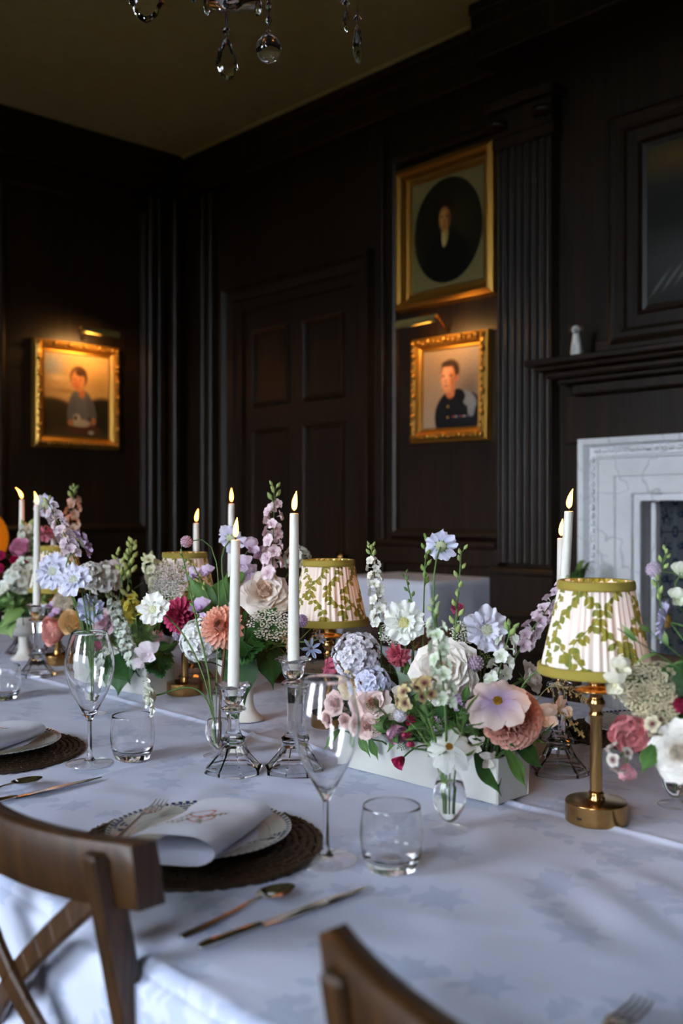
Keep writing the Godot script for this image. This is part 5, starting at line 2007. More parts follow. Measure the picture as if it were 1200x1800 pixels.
func leaf_mesh(kind: String) -> ArrayMesh:
	match kind:
		"big":
			return petal("lbig", 0.36, 0.18, -0.22, 1.0, 0.02, "24401f", "2f5228", 8, 14)
		"mid":
			return petal("lmid", 0.3, 0.25, -0.2, 1.0, 0.03, "3a5a2a", "4d7036", 6, 8)
		"pale":
			return petal("lpale", 0.28, 0.3, -0.15, 1.0, 0.02, "5b7a42", "7f9a5e", 4, 6)
		"narrow":
			return petal("lnar", 0.14, 0.3, -0.2, 1.0, 0.0, "3f6130", "55793f", 2, 6)
		"grey":
			return petal("lgrey", 0.34, 0.2, -0.1, 0.6, 0.0, "6a8068", "8a9d86", 4, 6)
		"thread":
			if not cache.has("lthread"):
				var m := MB.new()
				m.tint = lin("41602f")
				for k in 9:
					var a := (k - 4) * 0.22
					m.tube([Vector3(0, 0.1 + 0.02 * k, 0), Vector3(sin(a) * 0.45, 0.4 + cos(a) * 0.25, 0.1 * sin(k * 2.0)), Vector3(sin(a * 1.4) * 0.8, 0.5 + cos(a) * 0.5, 0.2 * sin(k * 2.0))], [0.016, 0.012, 0.006], 4)
				m.tube([Vector3.ZERO, Vector3(0, 0.4, 0)], [0.02, 0.014], 4)
				cache.lthread = m.mesh(false, true)
			return cache.lthread
		"lobed":
			if not cache.has("llobed"):
				# a rounded, deeply cut leaf with toothed lobes
				var m := MB.new()
				m.tint = lin("35622c")
				var n := 56
				var mid := m.p(Vector3(0, 0.1, 0.0))
				for ring in 2:
					for k in n + 1:
						var a := lerpf(-2.5, 2.5, float(k) / n)
						var r := (0.6 + 0.32 * absf(cos(a * 3.5 / 2.0 * 1.25)) + 0.07 * sin(k * 2.1)) * (0.5 if ring == 0 else 1.0)
						m.tint = lin("3d6e33") if ring else lin("2f5827")
						m.p(Vector3(sin(a) * r * 0.55, 0.42 + cos(a) * r * 0.55, 0.05 * cos(a * 5.0) * r - 0.1 * r * r))
				for k in n:
					m.tri(mid, mid + 1 + k, mid + 2 + k)
					m.quad(mid + 1 + k, mid + 2 + k, mid + n + 3 + k, mid + n + 2 + k)
				cache.llobed = m.mesh(false, true)
			return cache.llobed
	# a cut, ferny leaf
	if not cache.has("lfern"):
		var m := MB.new()
		m.tint = lin("4a6a35")
		m.tube([Vector3.ZERO, Vector3(0, 0.5, 0.04), Vector3(0, 1.0, -0.05)], [0.018, 0.012, 0.005], 4)
		for k in 9:
			for s in [-1.0, 1.0]:
				var y := 0.18 + k * 0.09
				var l := 0.3 * sin(PI * (0.25 + k * 0.075))
				for g in 3:
					var q := Vector3(s * l * (0.35 + g * 0.32), y + 0.05 + g * 0.05, 0.03 * sin(k + g * 2.0))
					m.tint = lin("5a7a40" if g == 2 else "45662f")
					m.ball(q, Vector3(0.045, 0.03, 0.012), 5, 3)
				m.tube([Vector3(0, y, 0), Vector3(s * l, y + 0.16, 0.02)], [0.009, 0.004], 4)
		cache.lfern = m.mesh(false, true)
	return cache.lfern

# --- garden rose: big outer petals, turned inner ones
func rose(label: String, base: Vector3, head: Vector3, face: Vector3, r: float, outer: String, inner: String, open := 1.0, group := "", called := "garden_rose") -> void:
	var t := flower(called, label, base, group)
	var f := face.normalized()
	var back := head - f * r * 0.55
	var pts := stem_points(Vector3.ZERO, back - base, f)
	stem(t, pts, 0.0024, 0.0028, "4f6b36")
	leaves_on(t, pts, base, 2, 0.045, "mid")
	var h := head_node(t, base, head, f, r, button("rose", 0.16, 0.2, inner, 0))
	var o := petal("rose_outer", 0.56, 0.2, -0.22, 0.4, 0.05, inner, outer, 8, 8)
	var p := petal("rose_mid", 0.46, 0.36, -0.05, 0.15, 0.05, inner, outer, 8, 7)
	var q := petal("rose_in", 0.36, 0.6, 0.1, 0.0, 0.06, inner, "#" + Color(outer).lerp(Color(inner), 0.55).to_html(false), 6, 6)
	var n := 0
	var layers := [[5, 1.34, 1.0, o, -0.26], [6, 1.14, 0.95, o, -0.3], [6, 0.97, 0.9, p, -0.32], [7, 0.8, 0.86, p, -0.35], [7, 0.64, 0.8, p, -0.36], [7, 0.48, 0.73, q, -0.35], [6, 0.32, 0.66, q, -0.33], [5, 0.16, 0.6, q, -0.28], [4, -0.02, 0.58, q, -0.26]]
	for k in layers.size():
		var ly: Array = layers[k]
		for e in ly[0]:
			var a: float = TAU * e / ly[0] + k * 0.7 + rng.randf_range(-0.12, 0.12)
			pieces("petal", ly[3], M.petal, h, petal_at(a, ly[1] * open + rng.randf_range(-0.07, 0.07), ly[2] * rng.randf_range(0.94, 1.05), Vector3(0, ly[4], 0), rng.randf_range(-0.15, 0.15)), n)
			n += 1
	sepals(h, 5, 0.5, 1.9, Vector3(0, -0.4, 0))

# --- ranunculus: a ball of overlapping cupped petals
func ranunculus(label: String, base: Vector3, head: Vector3, face: Vector3, r: float, outer: String, inner: String, open := 1.0, group := "", called := "ranunculus") -> void:
	var t := flower(called, label, base, group)
	var f := face.normalized()
	var pts := stem_points(Vector3.ZERO, head - f * r * 0.6 - base, f)
	stem(t, pts, 0.002, 0.0026, "5b7a3f")
	leaves_on(t, pts, base, 1, 0.035, "fern")
	var h := head_node(t, base, head, f, r, button("ran", 0.2, 0.22, inner, 12, "7d8a3a"))
	var p := petal("ran_p", 0.52, 0.5, 0.28, 0.0, 0.045, inner, outer, 6, 7)
	var n := 0
	var layers := [[5, 1.2, 1.0, -0.42], [6, 0.98, 0.98, -0.44], [6, 0.78, 0.94, -0.44], [6, 0.58, 0.88, -0.42], [6, 0.4, 0.8, -0.38], [5, 0.24, 0.68, -0.3], [4, 0.1, 0.52, -0.2]]
	for k in layers.size():
		var ly: Array = layers[k]
		for e in ly[0]:
			pieces("petal", p, M.petal, h, petal_at(TAU * e / ly[0] + k * 0.61, ly[1] * open + rng.randf_range(-0.06, 0.06), ly[2] * rng.randf_range(0.95, 1.05), Vector3(0, ly[3], 0)), n)
			n += 1

# --- dahlia: petals set in a spiral over a dome; "ball" 0 open and flat, 1 a pompon
func dahlia(label: String, base: Vector3, head: Vector3, face: Vector3, r: float, tip: String, heart: String, count: int, ball: float, stemcol := "4f6b36", called := "dahlia") -> void:
	var t := flower(called, label, base)
	var f := face.normalized()
	var pts := stem_points(Vector3.ZERO, head - f * r * 0.5 - base, f)
	stem(t, pts, 0.0026, 0.003, stemcol)
	if ball < 0.5:
		leaves_on(t, pts, base, 1, 0.05, "big")
	var h := head_node(t, base, head, f, r, button("dah", 0.3, 0.28 + ball * 0.2, heart, 0))
	var p := petal("dah_p%s" % ball, 0.23 + 0.17 * ball, 1.15, -0.06 + 0.3 * ball, 0.45 - 0.4 * ball, 0.0, heart, tip, 4, 6)
	var c := petal("dah_c%s" % ball, 0.34, 1.3, 0.42, 0.2, 0.0, heart, tip, 4, 5)
	for k in count:
		var s := (k + 0.5) / count
		var open := lerpf(0.12, 1.78 if ball > 0.5 else 1.62, pow(s, 0.62))
		var l := lerpf(0.36, 0.98, pow(s, 0.5)) if ball < 0.5 else lerpf(0.42, 0.6, pow(s, 0.5))
		var lift := lerpf(0.16, -0.12, s) if ball < 0.5 else 0.0
		var away := Vector3(0, lift, 0)
		var a := k * 2.39996
		if ball >= 0.5:
			away = (Vector3(cos(a), 0, sin(a)) * sin(open) + Vector3.UP * cos(open)) * 0.38
		pieces("petal", c if s < 0.3 else p, M.petal, h, petal_at(a, open + (0.1 if ball >= 0.5 else 0.0), l, away), k)

# --- scabious: ruffled outer petals round a pincushion
func scabious(label: String, base: Vector3, head: Vector3, face: Vector3, r: float, col: String, deep: String, heart: String, n_out := 10, open := 1.42, rise := 0.5, called := "scabious") -> void:
	var t := flower(called, label, base)
	var f := face.normalized()
	var pts := stem_points(Vector3.ZERO, head - f * r * 0.12 - base, f, rise)
	stem(t, pts, 0.0016, 0.0018, "64824a")
	var h := head_node(t, base, head, f, r, button("scab", 0.34, 0.2, heart, 42, "d9d8b8"))
	var o := petal("scab_o", 0.36, 0.12, -0.1, 0.0, 0.075, deep, col, 10, 7)
	var o2 := petal("scab_o2", 0.33, -0.12, 0.06, 0.0, 0.1, deep, col, 10, 7)
	var q := petal("scab_i", 0.3, 0.3, 0.05, 0.0, 0.1, deep, col, 8, 5)
	var n := 0
	for k in n_out:
		pieces("petal", o if k % 2 else o2, M.petal, h, petal_at(TAU * k / n_out + rng.randf_range(-0.12, 0.12), open + rng.randf_range(-0.16, 0.16), rng.randf_range(0.86, 1.06), Vector3(0, 0, 0), rng.randf_range(-0.25, 0.25)), n)
		n += 1
	for k in n_out - 1:
		pieces("petal", q, M.petal, h, petal_at(TAU * k / (n_out - 1) + 0.3, open - 0.32, 0.62 * rng.randf_range(0.85, 1.1), Vector3(0, 0.03, 0), rng.randf_range(-0.2, 0.2)), n)
		n += 1
	sepals(h, 9, 0.42, 1.65, Vector3(0, -0.05, 0))

# --- daisy-like: cosmos, aster, chrysanthemum
func daisy(called: String, label: String, base: Vector3, head: Vector3, face: Vector3, r: float, tip: String, inner: String, heart: String, n: int, wide: float, open: float, droop := 0.0) -> void:
	var t := flower(called, label, base)
	var f := face.normalized()
	var pts := stem_points(Vector3.ZERO, head - f * r * 0.1 - base, f)
	stem(t, pts, 0.0014, 0.0016, "5f7f45")
	var h := head_node(t, base, head, f, r, button("dsy", 0.15, 0.1, heart, 26, "a0731e"))
	var p := petal("dsy%s%s" % [wide, droop], wide, 0.16, -droop, 0.0, 0.05, inner, tip, 8, 7)
	for k in n:
		pieces("petal", p, M.petal, h, petal_at(TAU * k / n + rng.randf_range(-0.08, 0.08), open + rng.randf_range(-0.14, 0.14), rng.randf_range(0.92, 1.04), Vector3(0, 0.01 * (k % 2), 0), rng.randf_range(-0.15, 0.15)), k)
	sepals(h, 6, 0.25, 1.7, Vector3(0, -0.03, 0))

# --- one small open floret with five petals, in one mesh
func floret(key: String, col: String, deep: String, n: int, wide: float, open: float, heart := "") -> ArrayMesh:
	var k := "floret|%s|%s|%s" % [key, col, deep]
	if cache.has(k):
		return cache[k]
	var m := MB.new()
	var a := lin(deep)
	var b := lin(col)
	for e in n:
		var t := petal_at(TAU * e / n + 0.3, open + 0.15 * sin(e * 2.0), 1.0, Vector3(0, 0, 0), 0.2 * sin(e * 3.1))
		var first := m.v.size()
		for j in 5:
			for i in 5:
				var u := i / 2.0 - 1.0
				var w := j / 4.0
				m.tint = a.lerp(b, minf(1.0, w * 1.5))
				m.p(t * Vector3(u * wide * (0.2 + 0.8 * sin(PI * (0.05 + 0.62 * w))), w * (1.0 - 0.3 * pow(absf(u), 2.5) * w) - 0.08 * w * exp(-u * u * 14.0), 0.28 * u * u - 0.2 * w * w + 0.1 * sin(u * 4.0 + e) * w))
		for j in 4:
			for i in 4:
				m.quad(first + j * 5 + i, first + j * 5 + i + 1, first + (j + 1) * 5 + i + 1, first + (j + 1) * 5 + i)
	m.tint = lin(heart if heart != "" else deep)
	m.ball(Vector3(0, 0.06, 0), Vector3(0.14, 0.1, 0.14), 6, 4)
	# the spur or tube behind
	m.tint = b.lerp(lin("7c8f5a"), 0.5)
	m.tube([Vector3(0, 0, 0), Vector3(0, -0.55, 0.05)], [0.12, 0.04], 5)
	cache[k] = m.mesh(false, true)
	return cache[k]

func bud_mesh(col: String) -> ArrayMesh:
	var k := "bud|" + col
	if not cache.has(k):
		var m := MB.new()
		m.tint = lin(col)
		m.tube([Vector3(0, 0, 0), Vector3(0, 0.3, 0), Vector3(0, 0.65, 0), Vector3(0, 1.0, 0.06)], [0.1, 0.3, 0.26, 0.05], 7)
		m.tint = lin("5f7c42")
		m.tube([Vector3(0, -0.5, -0.1), Vector3(0, 0.02, 0)], [0.05, 0.08], 5)
		cache[k] = m.mesh(false, true)
	return cache[k]

# --- a spike: stem, florets up it, buds at the tip
func spike(called: String, label: String, base: Vector3, foot: Vector3, tip: Vector3, fr: float, n: int, col: String, deep: String, budcol: String, buds: int, spread := 1.0, group := "", petals := 5) -> void:
	var t := flower(called, label, base, group)
	var c := Curve3D.new()
	var l := base.distance_to(foot)
	c.add_point(Vector3.ZERO, Vector3.ZERO, Vector3.UP * l * 0.4)
	c.add_point(foot - base, -(tip - foot) * 0.4 - Vector3.UP * 0.01, (tip - foot) * 0.35)
	c.add_point(tip - base, -(tip - foot) * 0.3 + Vector3.UP * 0.002)
	var pts := []
	var total := c.get_baked_length()
	for k in 25:
		pts.append(c.sample_baked(total * k / 24.0, true))
	stem(t, pts, 0.0024, 0.0011, "5f7f45")
	var lower := c.get_closest_offset(foot - base)
	var fm := floret(called, col, deep, petals, 0.46, 1.05)
	var bm := bud_mesh(budcol)
	var nb := 0
	for k in n + buds:
		var s := float(k) / (n + buds - 1)
		var q := c.sample_baked(lerpf(lower, total, s), true)
		var d := (c.sample_baked(minf(lerpf(lower, total, s) + 0.004, total), true) - c.sample_baked(lerpf(lower, total, s) - 0.004, true)).normalized()
		var a := k * 2.39996 + rng.randf_range(-0.3, 0.3)
		var b := face_basis(d)
		var out := (b.x * cos(a) + b.z * sin(a))
		if k < n:
			var size := fr * lerpf(1.0, 0.62, s) * rng.randf_range(0.88, 1.12)
			var dir := (out + d * 0.35).normalized()
			pieces("floret", fm, M.petal, t, Transform3D(face_basis(dir).scaled(Vector3.ONE * size), q + dir * fr * 0.75 * spread), k)
		else:
			var size := fr * lerpf(1.0, 0.6, float(k - n) / maxf(buds, 1))
			var dir := (out * 0.75 + d).normalized()
			pieces("bud", bm, M.leaf, t, Transform3D(face_basis(dir).scaled(Vector3.ONE * size), q + dir * fr * 0.4), nb)
			nb += 1

# --- a domed cluster of florets
func cluster(called: String, label: String, base: Vector3, head: Vector3, face: Vector3, r: float, fr: float, n: int, col: String, deep: String, petals := 4, heart := "", group := "") -> void:
	var t := flower(called, label, base, group)
	var f := face.normalized()
	var pts := stem_points(Vector3.ZERO, head - f * r * 0.4 - base, f)
	stem(t, pts, 0.0022, 0.0022, "5f7f45")
	leaves_on(t, pts, base, 2, 0.04, "mid")
	var fm := floret(called + str(petals) + heart, col, deep, petals, 0.52 if petals == 4 else 0.46, 1.12, heart)
	var b := face_basis(f)
	var c := head - base - f * r * 0.4
	if n > 10 and fr > 0.006:
		var core := MB.new()
		core.tint = lin(deep)
		core.ball(c, Vector3.ONE * r * 0.72, 12, 8)
		part("heart", core.mesh(false, true), M.petal, t)
	for k in n:
		var s := (k + 0.5) / n
		var e := 1.55 * pow(s, 0.55)
		var a := k * 2.39996
		var dir: Vector3 = b * Vector3(sin(e) * cos(a), cos(e), sin(e) * sin(a))
		dir = (dir + Vector3(rng.randf_range(-0.12, 0.12), rng.randf_range(-0.12, 0.12), rng.randf_range(-0.12, 0.12))).normalized()
		pieces("floret", fm, M.petal, t, Transform3D(face_basis(dir).rotated(dir, rng.randf() * TAU).scaled(Vector3.ONE * fr * rng.randf_range(1.0, 1.35)), c + dir * r * rng.randf_range(0.9, 1.08)), k)

# --- sweet pea: ruffled standard behind two wings, a few blooms on a stem
func sweet_pea(label: String, base: Vector3, heads: Array, r: float, col: String, deep: String, group := "", called := "sweet_pea") -> void:
	var t := flower(called, label, base, group)
	var st := petal("pea_s", 0.75, -0.25, -0.1, 0.0, 0.09, deep, col, 10, 6)
	var wg := petal("pea_w", 0.45, 0.5, 0.1, 0.0, 0.07, deep, col, 6, 5)
	for k in heads.size():
		var hd: Vector3 = heads[k][0]
		var f: Vector3 = (heads[k][1] as Vector3).normalized()
		var pts := stem_points(Vector3.ZERO, hd - base, f)
		stem(t, pts, 0.0014, 0.0014, "6a8850")
		var h := part("flower_head", button("pea", 0.16, 0.2, deep, 0), M.plain, t, Transform3D(face_basis(f).scaled(Vector3.ONE * r), hd - base))
		pieces("petal", st, M.petal, h, petal_at(PI / 2, 1.25, 0.95, Vector3.ZERO), 0)
		pieces("petal", st, M.petal, h, petal_at(PI / 2 + 0.2, 1.0, 0.75, Vector3(0, 0.05, 0)), 1)
		pieces("petal", wg, M.petal, h, petal_at(-0.5, 0.85, 0.8, Vector3.ZERO), 2)
		pieces("petal", wg, M.petal, h, petal_at(PI + 0.5, 0.85, 0.8, Vector3.ZERO), 3)
		pieces("petal", wg, M.petal, h, petal_at(-PI / 2, 0.7, 0.7, Vector3.ZERO), 4)

# --- rosebud or tulip: closed petals
func bud_flower(called: String, label: String, base: Vector3, head: Vector3, face: Vector3, r: float, tip: String, foot: String, with_sepals := true, closed := 0.22, group := "") -> void:
	var t := flower(called, label, base, group)
	var f := face.normalized()
	var pts := stem_points(Vector3.ZERO, head - f * r * 0.8 - base, f)
	stem(t, pts, 0.0013, 0.0016, "4f6b36")
	var h := head_node(t, base, head, f, r, button("bud", 0.25, 0.45, foot, 0))
	var p := petal("bud_p", 0.5, 0.75, 0.34, 0.15, 0.02, foot, tip, 6, 7)
	var n := 0
	for ly in [[4, closed + 0.2, 1.5], [4, closed, 1.45], [3, closed * 0.5, 1.3]]:
		for e in ly[0]:
			pieces("petal", p, M.petal, h, petal_at(TAU * e / ly[0] + n * 0.3, ly[1], ly[2], Vector3(0, -0.75, 0)), n)
			n += 1
	if with_sepals:
		sepals(h, 5, 1.0, 0.75, Vector3(0, -0.8, 0))

# --- flat lace heads: fine rays, a haze of tiny florets
func umbel(called: String, label: String, base: Vector3, head: Vector3, face: Vector3, r: float, n: int, col: String, dot: float, group := "") -> void:
	var t := flower(called, label, base, group)
	var f := face.normalized()
	var hub := head - f * r * 0.7 - base
	var pts := stem_points(Vector3.ZERO, hub, f)
	stem(t, pts, 0.0016, 0.0014, "5f7f45")
	leaves_on(t, pts, base, 1, 0.05, "fern")
	var rays := MB.new()
	var dots := MB.new()
	rays.tint = lin("6d8a50")
	var b := face_basis(f)
	for k in n:
		var s := (k + 0.5) / n
		var a := k * 2.39996
		var q: Vector3 = head - base + b * Vector3(cos(a) * r * sqrt(s), -0.16 * r * s + 0.06 * r * sin(k * 3.3), sin(a) * r * sqrt(s))
		rays.tube([hub, q.lerp(hub, 0.3) + f * r * 0.06, q], [0.0006, 0.0005, 0.0004], 4)
		for g in 5:
			var g2: Vector3 = q + b * Vector3(cos(g * 1.9 + k) * dot * 1.5, 0.3 * dot * sin(g * 2.0), sin(g * 1.9 + k) * dot * 1.5)
			dots.tint = lin(col) * (0.9 + 0.1 * sin(g * 2.0 + k))
			dots.ball(g2, Vector3(dot, dot * 0.6, dot), 5, 3)
	part("rays", rays.mesh(false, true), M.leaf, t).set_meta("kind", "stuff")
	part("florets", dots.mesh(false, true), M.petal, t).set_meta("kind", "stuff")

# --- feathery plume
func plume(label: String, base: Vector3, foot: Vector3, tip: Vector3, w: float, col: String, group := "") -> void:
	var t := flower("astilbe", label, base, group)
	var c := Curve3D.new()
	c.add_point(Vector3.ZERO, Vector3.ZERO, (foot - base) * 0.5)
	c.add_point(foot - base, (foot - tip) * 0.3, (tip - foot) * 0.3)
	c.add_point(tip - base)
	var pts := []
	var l := c.get_baked_length()
	for k in 17:
		pts.append(c.sample_baked(l * k / 16.0, true))
	stem(t, pts, 0.0013, 0.0006, "7a7f4a")
	var low := c.get_closest_offset(foot - base)
	var m := MB.new()
	var d := (tip - foot).normalized()
	var b := face_basis(d)
	for k in 22:
		var s := k / 21.0
		var q := c.sample_baked(lerpf(low, l, s), true)
		var a := k * 2.39996
		var out := (b.x * cos(a) + b.z * sin(a) + d * 0.7).normalized()
		var len := w * (1.0 - s * 0.85)
		for g in 7:
			m.tint = lin(col) * (0.8 + 0.06 * g)
			m.ball(q + out * len * (g + 1) / 7.0 + Vector3(sin(g * 2.0 + k), cos(g * 3.0 + k), sin(g + k * 2.0)) * 0.0012, Vector3.ONE * 0.0016, 4, 3)
	part("plume", m.mesh(false, true), M.petal, t).set_meta("kind", "stuff")

# --- round head: clover, scabious seed head
func bobble(called: String, label: String, base: Vector3, head: Vector3, face: Vector3, r: float, col: String, col2: String, group := "") -> void:
	var t := flower(called, label, base, group)
	var pts := stem_points(Vector3.ZERO, head - base, face.normalized())
	stem(t, pts, 0.001, 0.0012, "64824a")
	var m := MB.new()
	m.tint = lin(col)
	m.ball(Vector3.ZERO, Vector3(0.8, 0.85, 0.8), 12, 8)
	for k in 70:
		var y := 1.0 - 2.0 * (k + 0.5) / 70.0
		var rr := sqrt(1.0 - y * y)
		var a := k * 2.39996
		m.tint = lin(col2) if k % 2 else lin(col)
		m.ball(Vector3(cos(a) * rr, y, sin(a) * rr) * 0.88, Vector3(0.14, 0.16, 0.14), 5, 3)
	part("flower_head", m.mesh(false, true), M.petal, t, Transform3D(face_basis(face).scaled(Vector3.ONE * r), head - base))

# --- a sprig of foliage
func sprig(label: String, base: Vector3, tip: Vector3, leaf: String, n: int, size: float, group := "", stemcol := "55743b") -> void:
	var t := thing("leaf_sprig", label, "foliage", base, 0.0, group)
	var d := tip - base
	var pts := stem_points(Vector3.ZERO, d, (d.normalized() + Vector3(d.x, 0, d.z) * 2.0).normalized(), 0.35)
	stem(t, pts, 0.0018, 0.0008, stemcol)
	var lm := leaf_mesh(leaf)
	for k in n:
		var f := lerpf(0.35, 1.0, (k + 0.5) / n)
		var q: Vector3 = pts[int(f * (pts.size() - 1))]
		var dd: Vector3 = (pts[mini(int(f * (pts.size() - 1)) + 1, pts.size() - 1)] - pts[maxi(int(f * (pts.size() - 1)) - 1, 0)]).normalized()
		var b := face_basis(dd)
		var tr := petal_at(k * 2.5 + rng.randf_range(-0.3, 0.3), rng.randf_range(0.75, 1.25) if k < n - 1 else 0.25, size * lerpf(1.1, 0.7, f) * rng.randf_range(0.85, 1.15), Vector3.ZERO)
		pieces("leaf", lm, M.leaf, t, Transform3D(b * tr.basis, q), k)

# --- a single large leaf on its stalk
func big_leaf(label: String, base: Vector3, root: Vector3, tip: Vector3, leaf: String, facing: Vector3, wide := 1.0) -> void:
	var t := thing("large_leaf", label, "leaf", base)
	stem(t, [Vector3.ZERO, (root - base) * 0.5 + Vector3.UP * 0.006, root - base], 0.0018, 0.0015, "47652f")
	var y := tip - root
	var l := y.length()
	var yn := y / l
	var z := (facing - yn * facing.dot(yn)).normalized()
	part("blade", leaf_mesh(leaf), M.leaf, t, Transform3D(Basis(yn.cross(z) * l * wide, yn * l, z * l), root - base))

# --- stalk of green buds, buds alternating up a thin stem
func bud_stalk(label: String, base: Vector3, foot: Vector3, tip: Vector3, size: float, n: int, col: String, group := "") -> void:
	spike("bud_stalk", label, base, foot, tip, size, 0, col, col, col, n, 1.0, group)

# filler greens and white specks that pack each container
func fill(centre: Vector3, ext: Vector3, base_ext: Vector3, n: int, label: String, group: String, kinds: Array, size: float) -> void:
	for k in n:
		var a := k * 2.39996
		var s := sqrt((k + 0.5) / n)
		var base := centre + Vector3(cos(a) * s * base_ext.x, -ext.y, sin(a) * s * base_ext.z)
		var tip := centre + Vector3(cos(a) * s * ext.x * rng.randf_range(0.8, 1.1), ext.y * rng.randf_range(-0.45, 0.9) * (1.15 - 0.75 * s), sin(a) * s * ext.z * rng.randf_range(0.8, 1.1))
		sprig(label, base, tip, kinds[k % kinds.size()], 7, size * rng.randf_range(0.8, 1.2), group)


func build_flowers() -> void:
	# the long trough in the middle
	scabious("large white scabious with a yellow-green pincushion, over the middle of the long trough", Vector3(1.346, 0.810, -1.259), Vector3(1.346, 1.045, -1.259), Vector3(-0.76, 0.24, 0.61), 0.0421, "eef0ea", "c9d2b2", "c9c079", 12, 1.42, 0.5)
	rose("large cream garden rose with pointed outer petals, centre of the long trough", Vector3(1.339, 0.810, -1.156), Vector3(1.339, 0.972, -1.156), Vector3(-0.83, 0.31, 0.46), 0.0613, "efe9df", "dfb894", 1.0, "", "garden_rose")
	scabious("pale blue scabious facing forward, right of the cream rose", Vector3(1.390, 0.810, -1.112), Vector3(1.401, 1.040, -1.112), Vector3(-0.60, 0.17, 0.78), 0.0435, "e0e0ec", "cdcfe2", "c6cbb0", 12, 1.42, 0.5)
	scabious("pale blue scabious seen from behind on a tall stem, top of the long trough", Vector3(1.390, 0.810, -1.219), Vector3(1.404, 1.187, -1.219), Vector3(0.82, 0.41, -0.41), 0.0338, "d8d9ea", "c0c4de", "a9b08a", 9, 1.5, 0.5)
	spike("larkspur", "white larkspur spike tipped with green buds, right of the middle lampshade", Vector3(1.357, 0.810, -1.332), Vector3(1.357, 1.031, -1.332), Vector3(1.366, 1.182, -1.365), 0.0136, 24, "ecece4", "d5dac4", "8fa565", 7, 1.0, "", 5)
	bud_stalk("tall green bud stalk to the right of the back-turned blue scabious", Vector3(1.390, 0.810, -1.182), Vector3(1.400, 1.026, -1.182), Vector3(1.408, 1.177, -1.174), 0.0175, 11, "a3b671", "")
	bud_stalk("green bud stalk just left of the back-turned blue scabious", Vector3(1.390, 0.810, -1.254), Vector3(1.396, 1.111, -1.254), Vector3(1.399, 1.197, -1.251), 0.0157, 10, "7d9a50", "")
	bud_stalk("dark green bud stalk above the white scabious", Vector3(1.390, 0.810, -1.288), Vector3(1.404, 1.049, -1.288), Vector3(1.407, 1.129, -1.313), 0.0125, 9, "5f7f45", "")
	dahlia("coral pink pompon dahlia at the right end of the long trough", Vector3(1.361, 0.810, -1.060), Vector3(1.361, 0.902, -1.026), Vector3(-0.53, 0.24, 0.81), 0.0547, "f2c4b4", "cf6c5c", 120, 1, "4f6b36")
	daisy("cosmos", "pale pink cosmos with a mauve heart lying against the coral pompon", Vector3(1.335, 0.810, -1.060), Vector3(1.272, 0.947, -0.986), Vector3(-0.58, 0.72, 0.38), 0.0509, "e2cbc2", "b9a0c8", "b98a1a", 8, 0.42, 1.42, 0.38)
	rose("half-open cream rose turned away to the right, under the front lampshade", Vector3(1.390, 0.810, -1.075), Vector3(1.483, 0.950, -1.075), Vector3(0.27, 0.37, 0.89), 0.0339, "e6ddd2", "dfd0bd", 0.72, "", "garden_rose")
	spike("larkspur", "white star-flowered larkspur in front of the half-open cream rose", Vector3(1.390, 0.810, -1.096), Vector3(1.403, 0.923, -1.096), Vector3(1.425, 1.044, -1.076), 0.0181, 13, "e9ece2", "cfd9bd", "93ab68", 4, 1.0, "", 5)
	spike("stock", "pale pink stock spike leaning right towards the front candles", Vector3(1.390, 0.810, -1.075), Vector3(1.454, 1.008, -1.075), Vector3(1.533, 1.125, -1.029), 0.0153, 20, "dccad4", "c5a6b8", "a9b57e", 4, 0.9, "", 5)
	daisy("chrysanthemum", "small pink daisy chrysanthemum with a yellow heart, under the front lampshade", Vector3(1.390, 0.810, -1.060), Vector3(1.426, 0.988, -0.992), Vector3(0.35, 0.34, 0.87), 0.0301, "d98a8c", "d9b02c", "c9a01c", 13, 0.17, 1.1, 0.0)
	sweet_pea("blush peach sweet pea at the far right of the long trough", Vector3(1.390, 0.810, -1.060), [[Vector3(1.421, 0.898, -0.997), Vector3(-0.55, 0.00, 0.84)], [Vector3(1.464, 0.904, -0.998), Vector3(0.28, 0.17, 0.94)]], 0.0282, "e6d3c4", "dcc0ae", "", "sweet_pea")
	bobble("seed_head", "mauve scabious seed head between cream rose and star-flowered larkspur", Vector3(1.372, 0.810, -1.111), Vector3(1.372, 0.984, -1.111), Vector3(-0.53, 0.64, 0.56), 0.0150, "b9a6b8", "d0c0cc", "")
	ranunculus("deep pink ranunculus cup behind the blue scabious", Vector3(1.390, 0.810, -1.230), Vector3(1.465, 1.061, -1.230), Vector3(-0.69, 0.50, 0.52), 0.0250, "c9688c", "a5406c", 0.62)
	dahlia("drooping coral pink dahlia tucked under the white scabious", Vector3(1.353, 0.810, -1.280), Vector3(1.353, 0.982, -1.280), Vector3(-0.77, -0.50, 0.39), 0.0266, "cb6a78", "b8485c", 46, 0.0, "4f6b36")
	cluster("stock_cluster", "loose white and lavender phlox head at the left of the long trough", Vector3(1.335, 0.810, -1.335), Vector3(1.295, 0.984, -1.335), Vector3(-0.77, 0.42, 0.48), 0.0425, 0.0101, 34, "e4e2e6", "d0cbd6", 5, "", "")
	cluster("scabious_cluster", "pale blue floret cluster above the blush roses", Vector3(1.335, 0.810, -1.292), Vector3(1.297, 0.934, -1.292), Vector3(-0.62, 0.09, 0.78), 0.0272, 0.0146, 13, "d9daec", "c6c9e2", 5, "d8d6b4", "")
	bud_flower("tulip_bud", "closed pink ranunculus bud lying left of the long trough", Vector3(1.346, 0.810, -1.370), Vector3(1.346, 0.940, -1.452), Vector3(-0.96, 0.26, -0.06), 0.0215, "d97d96", "cf6a9a", false, 0.12, "")
